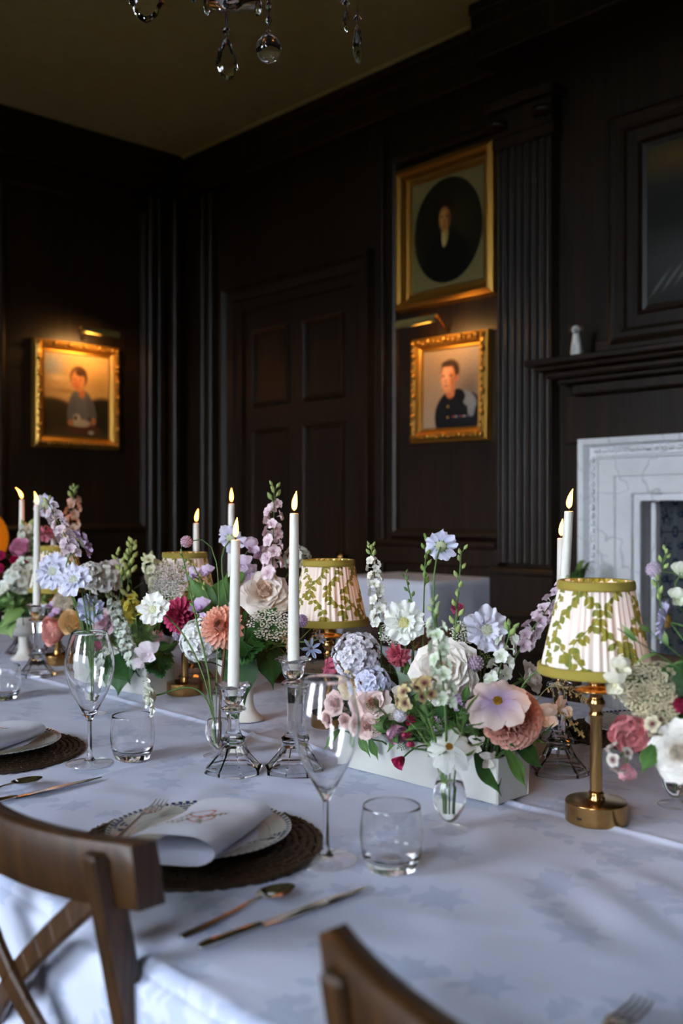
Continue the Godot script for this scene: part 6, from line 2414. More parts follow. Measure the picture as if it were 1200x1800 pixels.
	rose("apricot cream rose partly hidden behind the blush roses", Vector3(1.335, 0.810, -1.349), Vector3(1.310, 0.928, -1.349), Vector3(-0.87, 0.42, 0.26), 0.0355, "ecdcbc", "e4c58d", 0.85, "", "garden_rose")
	rose("blush pink spray rose seen through the wine glass rim", Vector3(1.335, 0.810, -1.339), Vector3(1.248, 0.897, -1.339), Vector3(-0.96, 0.17, 0.20), 0.0261, "ecd2cc", "d8a79f", 0.78, "", "garden_rose")
	rose("open blush pink spray rose with an amber heart", Vector3(1.335, 0.810, -1.278), Vector3(1.283, 0.902, -1.278), Vector3(-0.70, 0.34, 0.62), 0.0352, "f0dad4", "dca08c", 0.86, "", "garden_rose")
	rose("ruffled blush pink rose at the trough rim, left end", Vector3(1.335, 0.810, -1.278), Vector3(1.269, 0.863, -1.278), Vector3(-0.74, -0.09, 0.66), 0.0278, "efd6cf", "d9a79e", 0.86, "", "garden_rose")
	rose("small blush rose farthest left on the long trough", Vector3(1.335, 0.810, -1.357), Vector3(1.243, 0.867, -1.357), Vector3(-0.99, -0.09, -0.06), 0.0189, "e8c9c4", "dfb4ae", 0.8, "", "garden_rose")
	rose("small blush rose below the pair of spray roses", Vector3(1.335, 0.810, -1.316), Vector3(1.258, 0.867, -1.316), Vector3(-0.88, -0.17, 0.44), 0.0177, "e8c9c4", "dfb4ae", 0.8, "", "garden_rose")
	sweet_pea("ivory sweet pea beside the blush roses", Vector3(1.335, 0.810, -1.241), [[Vector3(1.293, 0.886, -1.241), Vector3(-0.47, 0.09, 0.88)], [Vector3(1.318, 0.915, -1.245), Vector3(-0.22, 0.34, 0.91)]], 0.0205, "ece6dc", "dfd8c8", "", "sweet_pea")
	ranunculus("lilac pink peony-shaped ranunculus hanging over the trough rim", Vector3(1.335, 0.810, -1.223), Vector3(1.283, 0.860, -1.223), Vector3(-0.45, -0.34, 0.83), 0.0314, "d9adc2", "c58aac", 0.75)
	bud_flower("rosebud", "deep pink rosebud, uppermost of three beside the peony-shaped bloom", Vector3(1.335, 0.810, -1.198), Vector3(1.295, 0.881, -1.198), Vector3(-0.68, 0.42, 0.60), 0.0111, "cc4a74", "b62e5e", true, 0.22, "")
	bud_flower("rosebud", "deep pink rosebud, middle one of three beside the peony-shaped bloom", Vector3(1.335, 0.810, -1.194), Vector3(1.284, 0.859, -1.194), Vector3(-0.85, -0.09, 0.52), 0.0100, "cf5478", "b93a62", true, 0.22, "")
	bud_flower("rosebud", "small deep pink rosebud, lowest of three beside the peony-shaped bloom", Vector3(1.335, 0.810, -1.190), Vector3(1.289, 0.843, -1.190), Vector3(-0.59, -0.50, 0.63), 0.0080, "cf5478", "b93a62", true, 0.22, "")
	bud_flower("rosebud", "single crimson rosebud hanging on a long stem in front of the white trough", Vector3(1.335, 0.810, -1.176), Vector3(1.246, 0.821, -1.176), Vector3(-0.77, -0.62, -0.18), 0.0137, "c23064", "a81d52", true, 0.22, "")
	cluster("verbena", "purple verbena head under the cream rose", Vector3(1.335, 0.810, -1.135), Vector3(1.303, 0.884, -1.135), Vector3(-0.53, 0.64, 0.56), 0.0167, 0.0044, 18, "c0a2c8", "a17cae", 5, "", "")
	cluster("verbena", "purple verbena head to the right, below the cream rose petals", Vector3(1.343, 0.810, -1.125), Vector3(1.343, 0.920, -1.125), Vector3(-0.42, 0.64, 0.64), 0.0139, 0.0045, 14, "c0a2c8", "a17cae", 5, "", "")
	sweet_pea("faded white sweet pea drooping over the trough's right end", Vector3(1.335, 0.810, -1.060), [[Vector3(1.315, 0.837, -1.042), Vector3(-0.56, -0.42, 0.71)], [Vector3(1.319, 0.856, -1.066), Vector3(-0.88, -0.17, 0.44)]], 0.0199, "ddd8cf", "ccc6ba", "", "sweet_pea")
	umbel("lace_flower", "white lace flower behind the white scabious", Vector3(1.375, 0.810, -1.315), Vector3(1.375, 1.017, -1.315), Vector3(-0.35, 0.77, 0.54), 0.0261, 50, "ecece0", 0.002, "")
	umbel("lace_flower", "white lace flower between the cream rose and blue scabious", Vector3(1.390, 0.810, -1.184), Vector3(1.427, 1.029, -1.184), Vector3(-0.61, 0.64, 0.46), 0.0252, 46, "e6e8d6", 0.002, "")
	plume("russet astilbe plume left of the cream rose", Vector3(1.387, 0.810, -1.276), Vector3(1.387, 0.992, -1.276), Vector3(1.420, 1.038, -1.272), 0.014, "8d6a3a", "")
	plume("beige astilbe plume reaching right towards the lamp stem", Vector3(1.390, 0.810, -1.060), Vector3(1.471, 0.938, -1.032), Vector3(1.491, 0.921, -0.958), 0.02, "b39a6a", "")
	plume("beige astilbe plume curving down before the glass candlestick", Vector3(1.390, 0.810, -1.060), Vector3(1.450, 0.912, -1.024), Vector3(1.449, 0.871, -0.942), 0.018, "a08a58", "")
	big_leaf("dark leaf folded over the right corner of the long trough", Vector3(1.335, 0.810, -1.064), Vector3(1.320, 0.847, -1.064), Vector3(1.316, 0.798, -1.013), "big", Vector3(-0.34, 0.50, 0.80), 1.1)
	big_leaf("dark leaf reaching right of the long trough", Vector3(1.362, 0.810, -1.060), Vector3(1.362, 0.866, -1.025), Vector3(1.384, 0.833, -0.977), "big", Vector3(-0.18, 0.64, 0.75), 1.0)
	big_leaf("narrow dark leaf hanging at the right end of the long trough", Vector3(1.339, 0.810, -1.060), Vector3(1.339, 0.852, -1.019), Vector3(1.338, 0.808, -0.978), "mid", Vector3(-0.37, 0.34, 0.86), 0.8)
	big_leaf("curled dark leaf at the left end of the long trough", Vector3(1.335, 0.810, -1.274), Vector3(1.272, 0.839, -1.274), Vector3(1.274, 0.808, -1.259), "mid", Vector3(-0.79, 0.17, 0.59), 0.9)
	big_leaf("second curled leaf, farther left over the trough rim", Vector3(1.335, 0.810, -1.310), Vector3(1.278, 0.842, -1.310), Vector3(1.276, 0.810, -1.285), "mid", Vector3(-0.88, 0.17, 0.44), 0.8)
	big_leaf("dark leaf lying left below the blush roses", Vector3(1.335, 0.810, -1.353), Vector3(1.276, 0.841, -1.353), Vector3(1.239, 0.819, -1.360), "mid", Vector3(-0.83, 0.50, 0.25), 0.8)
	big_leaf("grey-green leaf behind the ivory sweet pea", Vector3(1.381, 0.810, -1.241), Vector3(1.381, 0.891, -1.241), Vector3(1.346, 0.954, -1.274), "grey", Vector3(-0.70, 0.34, 0.62), 0.9)
	umbel("nigella_bud", "green lace bud below the blue scabious", Vector3(1.390, 0.810, -1.117), Vector3(1.410, 0.986, -1.117), Vector3(-0.53, 0.64, 0.56), 0.0153, 14, "8aa060", 0.0016, "")
	umbel("lace_flower", "green lace foliage above the drooping cosmos", Vector3(1.335, 0.810, -1.110), Vector3(1.271, 0.856, -1.110), Vector3(-0.56, 0.57, 0.60), 0.0240, 22, "6f8a4a", 0.0016, "")
	# the bud vase in front of the trough
	daisy("cosmos", "white cosmos drooping over the rim of the near bud vase", Vector3(1.167, 0.790, -0.997), Vector3(1.162, 0.891, -0.993), Vector3(-0.63, 0.64, 0.44), 0.0365, "eef0ea", "e6e8dc", "b98422", 8, 0.36, 1.5, 0.55)
	spike("larkspur", "blurred greenish white larkspur rising from the near bud vase", Vector3(1.167, 0.790, -1.003), Vector3(1.165, 0.953, -1.004), Vector3(1.175, 1.107, -1.036), 0.0149, 18, "dfe6d2", "bfcfa6", "a9bb86", 7, 0.9, "", 5)
	cluster("phlox", "buff phlox with maroon eyes in the near bud vase", Vector3(1.168, 0.790, -1.004), Vector3(1.135, 0.967, -1.047), Vector3(-0.71, 0.64, 0.28), 0.0220, 0.0119, 7, "cdbd8e", "6e2f3c", 5, "6b2438", "")
	cluster("phlox", "second buff phlox, right and higher in the near bud vase", Vector3(1.166, 0.790, -1.002), Vector3(1.139, 0.984, -1.015), Vector3(-0.25, 0.77, 0.59), 0.0156, 0.0104, 4, "bfa877", "6e2f3c", 5, "6b2438", "")
	bobble("seed_head", "small lilac white button flower left of the near bud vase", Vector3(1.169, 0.790, -1.005), Vector3(1.137, 0.931, -1.072), Vector3(-0.90, 0.34, 0.27), 0.0107, "ddd8e0", "efecee", "")
	sprig("narrow-leaved green sprig rising right of the near bud vase", Vector3(1.176, 0.790, -0.999), Vector3(1.205, 0.944, -0.994), "narrow", 8, 0.05, "")
	sprig("narrow-leaved green sprig rising left of the near bud vase", Vector3(1.169, 0.790, -1.005), Vector3(1.157, 0.936, -1.040), "narrow", 8, 0.05, "")
	# the footed bowl behind the near candles
	rose("large ivory garden rose beside the taller near candle", Vector3(1.446, 0.860, -1.819), Vector3(1.447, 1.066, -1.797), Vector3(-0.51, 0.53, 0.67), 0.0605, "f0e8de", "dfbb9a", 1.08, "", "garden_rose")
	dahlia("crimson dahlia at the left of the pedestal bowl", Vector3(1.406, 0.860, -1.870), Vector3(1.288, 1.015, -1.905), Vector3(-0.87, 0.21, 0.44), 0.0441, "b94468", "8e2445", 76, 0.0, "4f6b36")
	cluster("hydrangea", "white hydrangea head below the crimson dahlia", Vector3(1.405, 0.860, -1.849), Vector3(1.279, 0.966, -1.818), Vector3(-0.85, 0.09, 0.52), 0.0415, 0.0126, 44, "eef0ee", "dadfd6", 4, "", "")
	scabious("lilac scabious seen from behind, at the near candle flame", Vector3(1.405, 0.860, -1.851), Vector3(1.392, 1.187, -1.848), Vector3(0.85, 0.47, -0.25), 0.0394, "d2cede", "bcb6d0", "a9b08a", 9, 1.5, 0.5)
	spike("larkspur", "tall pale pink larkspur spike between the two near candles", Vector3(1.462, 0.860, -1.823), Vector3(1.474, 1.104, -1.799), Vector3(1.478, 1.306, -1.795), 0.0199, 20, "eedde0", "dcbcca", "93ab68", 6, 1.0, "", 5)
	sweet_pea("lilac sweet pea behind the low near candle", Vector3(1.427, 0.860, -1.823), [[Vector3(1.425, 1.165, -1.818), Vector3(-0.23, 0.17, 0.96)], [Vector3(1.426, 1.124, -1.844), Vector3(-0.80, 0.00, 0.60)], [Vector3(1.440, 1.104, -1.845), Vector3(-0.39, -0.17, 0.90)]], 0.0289, "dacbd9", "c9b3cd", "", "sweet_pea")
	sweet_pea("pink sweet pea at the foot of the tall pink larkspur", Vector3(1.471, 0.860, -1.830), [[Vector3(1.479, 1.123, -1.822), Vector3(-0.39, 0.17, 0.90)], [Vector3(1.482, 1.145, -1.847), Vector3(-0.90, 0.34, 0.27)]], 0.0267, "d3b3c6", "c394b0", "", "sweet_pea")
	sweet_pea("dusky lilac sweet pea above the crimson dahlia", Vector3(1.409, 0.860, -1.878), [[Vector3(1.391, 1.101, -1.946), Vector3(-0.77, 0.50, 0.39)], [Vector3(1.375, 1.095, -1.974), Vector3(-0.98, 0.17, 0.11)]], 0.0265, "d2bfd0", "bda3c2", "", "sweet_pea")
	cluster("stock_cluster", "greenish white stock head behind the taller near candle", Vector3(1.477, 0.860, -1.836), Vector3(1.544, 1.142, -1.787), Vector3(-0.36, 0.42, 0.83), 0.0270, 0.0135, 14, "dfe6dc", "c5d2c0", 5, "", "")
	umbel("yarrow", "flat cream yarrow head below the ivory rose", Vector3(1.437, 0.860, -1.820), Vector3(1.426, 1.002, -1.748), Vector3(-0.38, 0.72, 0.58), 0.0476, 90, "f2ecdc", 0.0026, "")
	umbel("yarrow", "smaller cream yarrow head behind the taller near candle", Vector3(1.472, 0.860, -1.831), Vector3(1.527, 1.036, -1.776), Vector3(-0.27, 0.72, 0.64), 0.0294, 50, "eee6d2", 0.0026, "")
	sweet_pea("mauve clematis bloom behind the peach dahlia", Vector3(1.405, 0.860, -1.850), [[Vector3(1.300, 0.996, -1.826), Vector3(-0.96, 0.17, 0.20)], [Vector3(1.313, 0.967, -1.827), Vector3(-0.90, -0.34, 0.27)], [Vector3(1.304, 1.030, -1.849), Vector3(-0.83, 0.50, 0.25)]], 0.0317, "cfb9d4", "b79ac6", "", "clematis")
	big_leaf("bright lobed geranium leaf below the yarrow", Vector3(1.419, 0.860, -1.828), Vector3(1.378, 0.994, -1.779), Vector3(1.390, 0.946, -1.713), "lobed", Vector3(-0.51, 0.57, 0.64), 1.5)
	big_leaf("second lobed geranium leaf, towards the taller candle", Vector3(1.423, 0.860, -1.825), Vector3(1.394, 1.006, -1.778), Vector3(1.442, 0.984, -1.719), "lobed", Vector3(-0.36, 0.64, 0.67), 1.4)
	big_leaf("lobed geranium leaf hanging by the low near candle", Vector3(1.416, 0.860, -1.830), Vector3(1.345, 0.973, -1.756), Vector3(1.339, 0.915, -1.720), "lobed", Vector3(-0.64, 0.34, 0.68), 1.4)
	big_leaf("broad dark leaf draped over the front of the pedestal bowl", Vector3(1.413, 0.860, -1.834), Vector3(1.379, 0.940, -1.806), Vector3(1.348, 0.845, -1.752), "big", Vector3(-0.69, 0.50, 0.52), 1.15)
	big_leaf("broad dark leaf hanging right of the pedestal bowl", Vector3(1.443, 0.860, -1.819), Vector3(1.441, 0.950, -1.775), Vector3(1.427, 0.869, -1.733), "big", Vector3(-0.37, 0.34, 0.86), 1.1)
	big_leaf("fresh green leaf pointing up left of the pedestal bowl", Vector3(1.404, 0.860, -1.859), Vector3(1.351, 1.009, -1.860), Vector3(1.313, 1.096, -1.896), "mid", Vector3(-0.68, 0.64, 0.34), 1.2)
	big_leaf("fresh green veined leaf upright behind the peach dahlia", Vector3(1.404, 0.860, -1.855), Vector3(1.360, 1.029, -1.851), Vector3(1.383, 1.105, -1.857), "mid", Vector3(-0.53, 0.64, 0.56), 1.3)
	big_leaf("arching narrow leaf beneath the back-turned lilac scabious", Vector3(1.404, 0.860, -1.864), Vector3(1.372, 1.053, -1.867), Vector3(1.428, 1.124, -1.843), "narrow", Vector3(-0.44, 0.77, 0.47), 1.6)
	bud_stalk("berried stalk above the fresh green leaves", Vector3(1.404, 0.860, -1.864), Vector3(1.338, 1.068, -1.872), Vector3(1.318, 1.126, -1.891), 0.0123, 8, "a2a860", "")
	ranunculus("orange ranunculus deep behind the low near candle", Vector3(1.442, 0.860, -1.884), Vector3(1.442, 1.021, -1.884), Vector3(-0.59, 0.50, 0.63), 0.0297, "c98648", "b9662c", 0.8)
	bobble("clover", "mauve clover head left of the peach dahlia", Vector3(1.407, 0.860, -1.874), Vector3(1.331, 0.963, -1.906), Vector3(-0.53, 0.64, 0.56), 0.0158, "a99ab0", "c4b8c8", "")
	bobble("clover", "lilac thistle head against the middle lampshade", Vector3(1.439, 0.860, -1.819), Vector3(1.412, 1.015, -1.623), Vector3(-0.34, 0.50, 0.80), 0.0147, "a58bb0", "bba6c4", "")
	bobble("clover", "grey mauve clover head under the crimson dahlia", Vector3(1.425, 0.860, -1.894), Vector3(1.360, 0.954, -2.016), Vector3(-0.94, 0.17, 0.28), 0.0151, "a99ab0", "cabfc8", "")
	daisy("nigella", "pale blue nigella star right of the taller near candle", Vector3(1.441, 0.860, -1.819), Vector3(1.427, 0.955, -1.610), Vector3(-0.38, 0.26, 0.89), 0.0246, "a9bddc", "8fa5cc", "7d93a8", 7, 0.16, 1.3, 0.0)
	daisy("nigella", "smaller blue nigella star nearest the brass lamp stem", Vector3(1.447, 0.860, -1.819), Vector3(1.459, 0.973, -1.620), Vector3(0.11, 0.42, 0.90), 0.0187, "a9bddc", "8fa5cc", "7d93a8", 7, 0.16, 1.2, 0.0)
	plume("dusky beige astilbe hanging beside the taller near candle", Vector3(1.444, 0.860, -1.819), Vector3(1.445, 0.967, -1.730), Vector3(1.427, 0.923, -1.678), 0.012, "a98f72", "")
	plume("brown astilbe under the middle lampshade", Vector3(1.452, 0.860, -1.820), Vector3(1.486, 1.003, -1.650), Vector3(1.459, 0.961, -1.648), 0.014, "8a6a4a", "")
	# the bud vase behind the low near candlestick
	dahlia("large peach and pink dahlia behind the low near candle", Vector3(1.194, 0.790, -1.625), Vector3(1.215, 1.016, -1.644), Vector3(-0.71, 0.24, 0.66), 0.0464, "eab09a", "dd8f4e", 84, 0.0, "6d5038")
	scabious("white scabious nodding sideways over a tumbler", Vector3(1.186, 0.790, -1.624), Vector3(1.074, 0.888, -1.681), Vector3(-0.90, -0.10, -0.43), 0.0403, "eceee2", "dcdfca", "dfe0cc", 11, 1.35, 0.95)
	scabious("crisp white scabious beside the crimson dahlia", Vector3(1.188, 0.790, -1.627), Vector3(1.131, 1.048, -1.765), Vector3(-0.83, 0.17, 0.53), 0.0365, "f0f2ec", "dfe4d4", "d0d3ae", 11, 1.42, 0.5)
	bobble("seed_head", "small pink scabious nodding on a hooked stem above the middle-left lampshade", Vector3(1.189, 0.790, -1.627), Vector3(1.174, 1.189, -1.710), Vector3(-0.91, -0.34, -0.22), 0.0129, "c49fb2", "d6b8c6", "")
	bud_stalk("wiry stem of small buds crossing the crimson dahlia", Vector3(1.188, 0.790, -1.627), Vector3(1.172, 1.031, -1.672), Vector3(1.166, 1.174, -1.718), 0.0109, 12, "6f8f50", "")
	# the trough behind the left wine glass
	spike("stock", "dense white stock spike leaning left in the left trough", Vector3(1.435, 0.810, -2.310), Vector3(1.366, 0.845, -2.217), Vector3(1.357, 1.025, -2.321), 0.0175, 46, "e6ece2", "cfdac6", "9fb27c", 4, 0.9, "", 5)
	spike("snapdragon", "yellow snapdragon at the back of the left trough", Vector3(1.435, 0.810, -2.310), Vector3(1.394, 0.968, -2.259), Vector3(1.388, 1.033, -2.292), 0.0223, 9, "e0d46a", "d3bb2c", "c9cf8a", 3, 0.9, "", 5)
	spike("stock", "cream stock spike in front of the middle-left lampshade", Vector3(1.476, 0.810, -2.310), Vector3(1.476, 1.037, -2.264), Vector3(1.462, 1.120, -2.305), 0.0243, 15, "e9e6c9", "d3d3a0", "b4bf86", 3, 1.0, "", 5)
	umbel("lace_flower", "pinkish white lace flower before the middle-left lampshade", Vector3(1.437, 0.810, -2.310), Vector3(1.437, 1.090, -2.150), Vector3(-0.48, 0.72, 0.51), 0.0583, 80, "ecdcd8", 0.0028, "")
	umbel("lace_flower", "white lace flower under the cream stock", Vector3(1.435, 0.810, -2.310), Vector3(1.404, 1.051, -2.140), Vector3(-0.56, 0.72, 0.41), 0.0432, 60, "e8ead8", 0.0028, "")
	rose("dusky mauve rose left of the dense white stock", Vector3(1.435, 0.810, -2.403), Vector3(1.387, 0.949, -2.403), Vector3(-0.94, 0.17, 0.28), 0.0447, "d3b7be", "b98a9a", 0.7, "", "garden_rose")
	sweet_pea("white sweet pea flushed pink, over the left trough rim", Vector3(1.435, 0.810, -2.310), [[Vector3(1.364, 0.893, -2.150), Vector3(-0.68, -0.09, 0.72)], [Vector3(1.364, 0.876, -2.177), Vector3(-0.94, -0.17, 0.28)]], 0.0371, "efe6e8", "e2d0d8", "", "sweet_pea")
	rose("cream rose behind the crisp white scabious", Vector3(1.474, 0.810, -2.310), Vector3(1.474, 1.014, -2.266), Vector3(-0.50, 0.42, 0.76), 0.0395, "e6ddd0", "d9c9b8", 0.8, "", "garden_rose")
	bud_stalk("yellow-green bud spray at the top of the left trough", Vector3(1.458, 0.810, -2.405), Vector3(1.458, 1.061, -2.405), Vector3(1.466, 1.159, -2.398), 0.0264, 15, "b5bf74", "")
	bud_stalk("smaller yellow-green bud spray, left of the taller one", Vector3(1.446, 0.810, -2.416), Vector3(1.446, 1.054, -2.416), Vector3(1.441, 1.132, -2.434), 0.0231, 7, "b5bf74", "")
	daisy("cosmos", "faded pink cosmos with a brown eye above the left trough", Vector3(1.459, 0.810, -2.473), Vector3(1.459, 1.093, -2.473), Vector3(-0.69, 0.50, 0.52), 0.0288, "cbb4b4", "b89a9c", "7a5a2a", 8, 0.42, 1.1, 0.2)
	cluster("stock_cluster", "off-white stock blooms left above the small trough", Vector3(1.435, 0.810, -2.496), Vector3(1.434, 1.069, -2.496), Vector3(-0.69, 0.50, 0.52), 0.0400, 0.0176, 14, "dcd9d0", "c4bfb2", 5, "", "")
	ranunculus("coral pink ranunculus at the left end of the left trough", Vector3(1.435, 0.810, -2.610), Vector3(1.394, 0.900, -2.699), Vector3(-1.00, 0.00, 0.03), 0.0634, "efb3a6", "d4705f", 0.9)
	ranunculus("apricot yellow ranunculus above the left wine glass", Vector3(1.435, 0.810, -2.610), Vector3(1.408, 0.931, -2.631), Vector3(-0.77, 0.26, 0.58), 0.0477, "f2d3a0", "d68a34", 1.0)
	ranunculus("creamy white ranunculus behind the apricot one", Vector3(1.445, 0.810, -2.610), Vector3(1.445, 0.978, -2.734), Vector3(-0.84, 0.34, 0.42), 0.0494, "efe8da", "d6c2a4", 0.9)
	sweet_pea("lilac sweet pea between the coral and cream ranunculus", Vector3(1.435, 0.810, -2.610), [[Vector3(1.406, 0.943, -2.729), Vector3(-0.90, 0.34, 0.27)], [Vector3(1.415, 0.964, -2.762), Vector3(-0.68, 0.64, 0.34)]], 0.0253, "c9aac9", "b48cb6", "", "sweet_pea")
	bud_flower("ranunculus_bud", "pale pink bud at the right of the left trough", Vector3(1.435, 0.810, -2.310), Vector3(1.433, 0.923, -2.222), Vector3(-0.52, 0.34, 0.79), 0.0193, "d9a9b4", "c98a9c", true, 0.22, "")
	bud_flower("ranunculus_bud", "magenta bud glimpsed through the wine glass rim", Vector3(1.435, 0.810, -2.462), Vector3(1.397, 0.920, -2.462), Vector3(-0.84, 0.34, 0.42), 0.0204, "b9365e", "a02850", true, 0.22, "")
	bud_flower("ranunculus_bud", "magenta bud seen inside the left wine glass", Vector3(1.435, 0.810, -2.411), Vector3(1.379, 0.886, -2.411), Vector3(-0.89, 0.00, 0.45), 0.0185, "c04070", "a83060", true, 0.22, "")
	cluster("phlox", "white phlox florets at the left trough's rim", Vector3(1.435, 0.810, -2.322), Vector3(1.356, 0.861, -2.322), Vector3(-0.88, 0.17, 0.44), 0.0269, 0.0165, 8, "e9ebe6", "d5dacb", 5, "", "")
	cluster("phlox", "lowest white phlox florets by the left trough", Vector3(1.435, 0.810, -2.320), Vector3(1.330, 0.841, -2.320), Vector3(-0.96, 0.00, 0.29), 0.0208, 0.0149, 6, "e9ebe6", "d5dacb", 5, "", "")
	big_leaf("rounded dark leaf hanging over the left trough", Vector3(1.435, 0.810, -2.310), Vector3(1.341, 0.871, -2.240), Vector3(1.302, 0.807, -2.208), "big", Vector3(-0.77, 0.50, 0.39), 1.5)
	big_leaf("broad dark leaf on the left trough's front", Vector3(1.435, 0.810, -2.310), Vector3(1.331, 0.886, -2.250), Vector3(1.325, 0.836, -2.186), "big", Vector3(-0.42, 0.64, 0.64), 1.6)
	big_leaf("trailing ivy-like leaf at the right corner of the left trough", Vector3(1.435, 0.810, -2.310), Vector3(1.432, 0.879, -2.223), Vector3(1.432, 0.815, -2.196), "lobed", Vector3(-0.39, 0.17, 0.90), 1.0)
	big_leaf("green leaf right of the left trough", Vector3(1.435, 0.810, -2.310), Vector3(1.425, 0.893, -2.230), Vector3(1.461, 0.908, -2.195), "mid", Vector3(-0.18, 0.64, 0.75), 1.0)
	sprig("ferny carrot-leaf sprig in the middle of the left trough", Vector3(1.435, 0.810, -2.310), Vector3(1.353, 0.964, -2.160), "fern", 8, 0.05, "")
	sprig("ferny sprig lower in the left trough", Vector3(1.435, 0.810, -2.310), Vector3(1.364, 0.929, -2.150), "fern", 8, 0.045, "")
	sprig("ferny sprig behind the yellow snapdragon", Vector3(1.435, 0.810, -2.312), Vector3(1.410, 1.068, -2.312), "fern", 8, 0.045, "")
	# the bud vase behind the left wine glass
	spike("larkspur", "mauve larkspur leaning left, with a candle flame behind it", Vector3(1.214, 0.790, -2.167), Vector3(1.185, 1.146, -2.209), Vector3(1.160, 1.275, -2.287), 0.0173, 22, "dfcfd2", "c8adbb", "b3bd86", 4, 1.0, "", 5)
	scabious("pale blue scabious in front of the left lampshade, lower one", Vector3(1.212, 0.790, -2.164), Vector3(1.169, 1.087, -2.169), Vector3(-0.80, 0.41, 0.44), 0.0449, "dedfee", "cfd2e6", "c3c9b8", 10, 1.42, 0.5)
	scabious("pale blue scabious flat against the left lampshade", Vector3(1.216, 0.790, -2.168), Vector3(1.189, 1.101, -2.315), Vector3(-0.74, 0.14, 0.66), 0.0471, "dcddec", "c9cce2", "c3c9b8", 11, 1.42, 0.5)
	scabious("pinkish lilac scabious turned away, right of the left lampshade", Vector3(1.217, 0.790, -2.168), Vector3(1.218, 1.173, -2.219), Vector3(0.80, 0.50, 0.34), 0.0420, "c0a9c6", "a892b8", "a9b08a", 9, 1.45, 0.5)
	scabious("pale blue scabious above the left wine glass rim", Vector3(1.219, 0.790, -2.168), Vector3(1.236, 1.011, -2.216), Vector3(-0.22, 0.34, 0.91), 0.0394, "cfd3ec", "bcc1e0", "c3c9b8", 9, 1.42, 0.5)
	sprig("thread-leaved nigella sprig above the left wine glass", Vector3(1.214, 0.790, -2.159), Vector3(1.212, 1.031, -2.155), "thread", 7, 0.055, "")
	cluster("stock_cluster", "cream stock head behind the lower blue scabious", Vector3(1.219, 0.790, -2.168), Vector3(1.258, 1.093, -2.250), Vector3(-0.37, 0.34, 0.86), 0.0286, 0.0143, 12, "dedbd0", "c9c6b8", 5, "", "")
	# the footed bowl at the far left
	ranunculus("pink ranunculus, highest of the far left group", Vector3(1.509, 0.860, -3.159), Vector3(1.514, 1.126, -3.177), Vector3(-0.68, 0.42, 0.60), 0.0498, "e6adc6", "d07ba2", 0.9)
	ranunculus("hot pink ranunculus directly below the highest pink one", Vector3(1.469, 0.860, -3.123), Vector3(1.469, 1.091, -3.123), Vector3(-0.80, 0.09, 0.60), 0.0244, "c9246a", "b01456", 0.8)
	ranunculus("hot pink ranunculus at the left edge, upper one", Vector3(1.469, 0.860, -3.149), Vector3(1.446, 1.105, -3.172), Vector3(-0.86, 0.26, 0.43), 0.0283, "cf3a7c", "b01456", 0.8)
	ranunculus("hot pink ranunculus touching the left candle", Vector3(1.513, 0.860, -3.109), Vector3(1.513, 1.088, -3.109), Vector3(-0.39, 0.17, 0.90), 0.0264, "cf3a7c", "b01456", 0.8)
	ranunculus("hot pink ranunculus at the left edge, lower one", Vector3(1.458, 0.860, -3.129), Vector3(1.426, 1.069, -3.136), Vector3(-0.89, -0.09, 0.45), 0.0261, "cf3a7c", "b01456", 0.8)
	spike("stock", "white stock spike behind the left candle", Vector3(1.519, 0.860, -3.154), Vector3(1.555, 1.114, -3.207), Vector3(1.552, 1.196, -3.210), 0.0291, 14, "d9ded2", "c1cbb4", "93ab68", 2, 1.0, "", 5)
	spike("larkspur", "peach larkspur with a green tip, above the left lampshade", Vector3(1.536, 0.860, -3.114), Vector3(1.647, 1.144, -3.093), Vector3(1.658, 1.327, -3.082), 0.0232, 16, "e0c6b4", "d3a98c", "93ab68", 6, 1.0, "", 5)
	sweet_pea("white sweet peas crowning the far left footed bowl", Vector3(1.471, 0.860, -3.091), [[Vector3(1.446, 1.029, -3.062), Vector3(-0.68, 0.17, 0.72)], [Vector3(1.416, 1.013, -3.049), Vector3(-0.96, 0.00, 0.29)], [Vector3(1.459, 1.003, -3.050), Vector3(-0.40, 0.00, 0.92)], [Vector3(1.408, 0.994, -3.071), Vector3(-0.94, 0.17, 0.28)]], 0.0405, "e9eadf", "d6dbc0", "", "sweet_pea")
	cluster("stock_cluster", "white stock florets below the hot pink ranunculus", Vector3(1.487, 0.860, -3.082), Vector3(1.484, 1.053, -3.068), Vector3(-0.68, 0.17, 0.72), 0.0501, 0.0167, 18, "dfe3d6", "c9d0bd", 5, "", "")
	cluster("stock_cluster", "white stock florets left above the footed bowl", Vector3(1.471, 0.860, -3.090), Vector3(1.434, 1.034, -3.046), Vector3(-0.89, 0.00, 0.45), 0.0366, 0.0165, 12, "e5e8de", "c9d0bd", 5, "", "")
	scabious("lilac scabious behind the left candle flame", Vector3(1.527, 0.860, -3.095), Vector3(1.548, 1.269, -3.076), Vector3(0.84, 0.34, -0.42), 0.0471, "d8d9ea", "c0c4de", "a9b08a", 9, 1.5, 0.5)
	bud_flower("ranunculus_bud", "pink bud above the left lampshade", Vector3(1.537, 0.860, -3.119), Vector3(1.577, 1.173, -3.118), Vector3(-0.52, 0.34, 0.79), 0.0325, "d38a96", "c06a80", true, 0.22, "")
	cluster("stock_cluster", "blush stock florets right of the left candle", Vector3(1.505, 0.860, -3.082), Vector3(1.513, 1.027, -3.040), Vector3(-0.55, 0.00, 0.84), 0.0279, 0.0149, 9, "d9d0d2", "c5b6bc", 5, "", "")
	big_leaf("pale green leaf at the left edge", Vector3(1.468, 0.860, -3.094), Vector3(1.388, 0.917, -3.020), Vector3(1.374, 0.869, -2.965), "pale", Vector3(-0.77, 0.50, 0.39), 1.8)
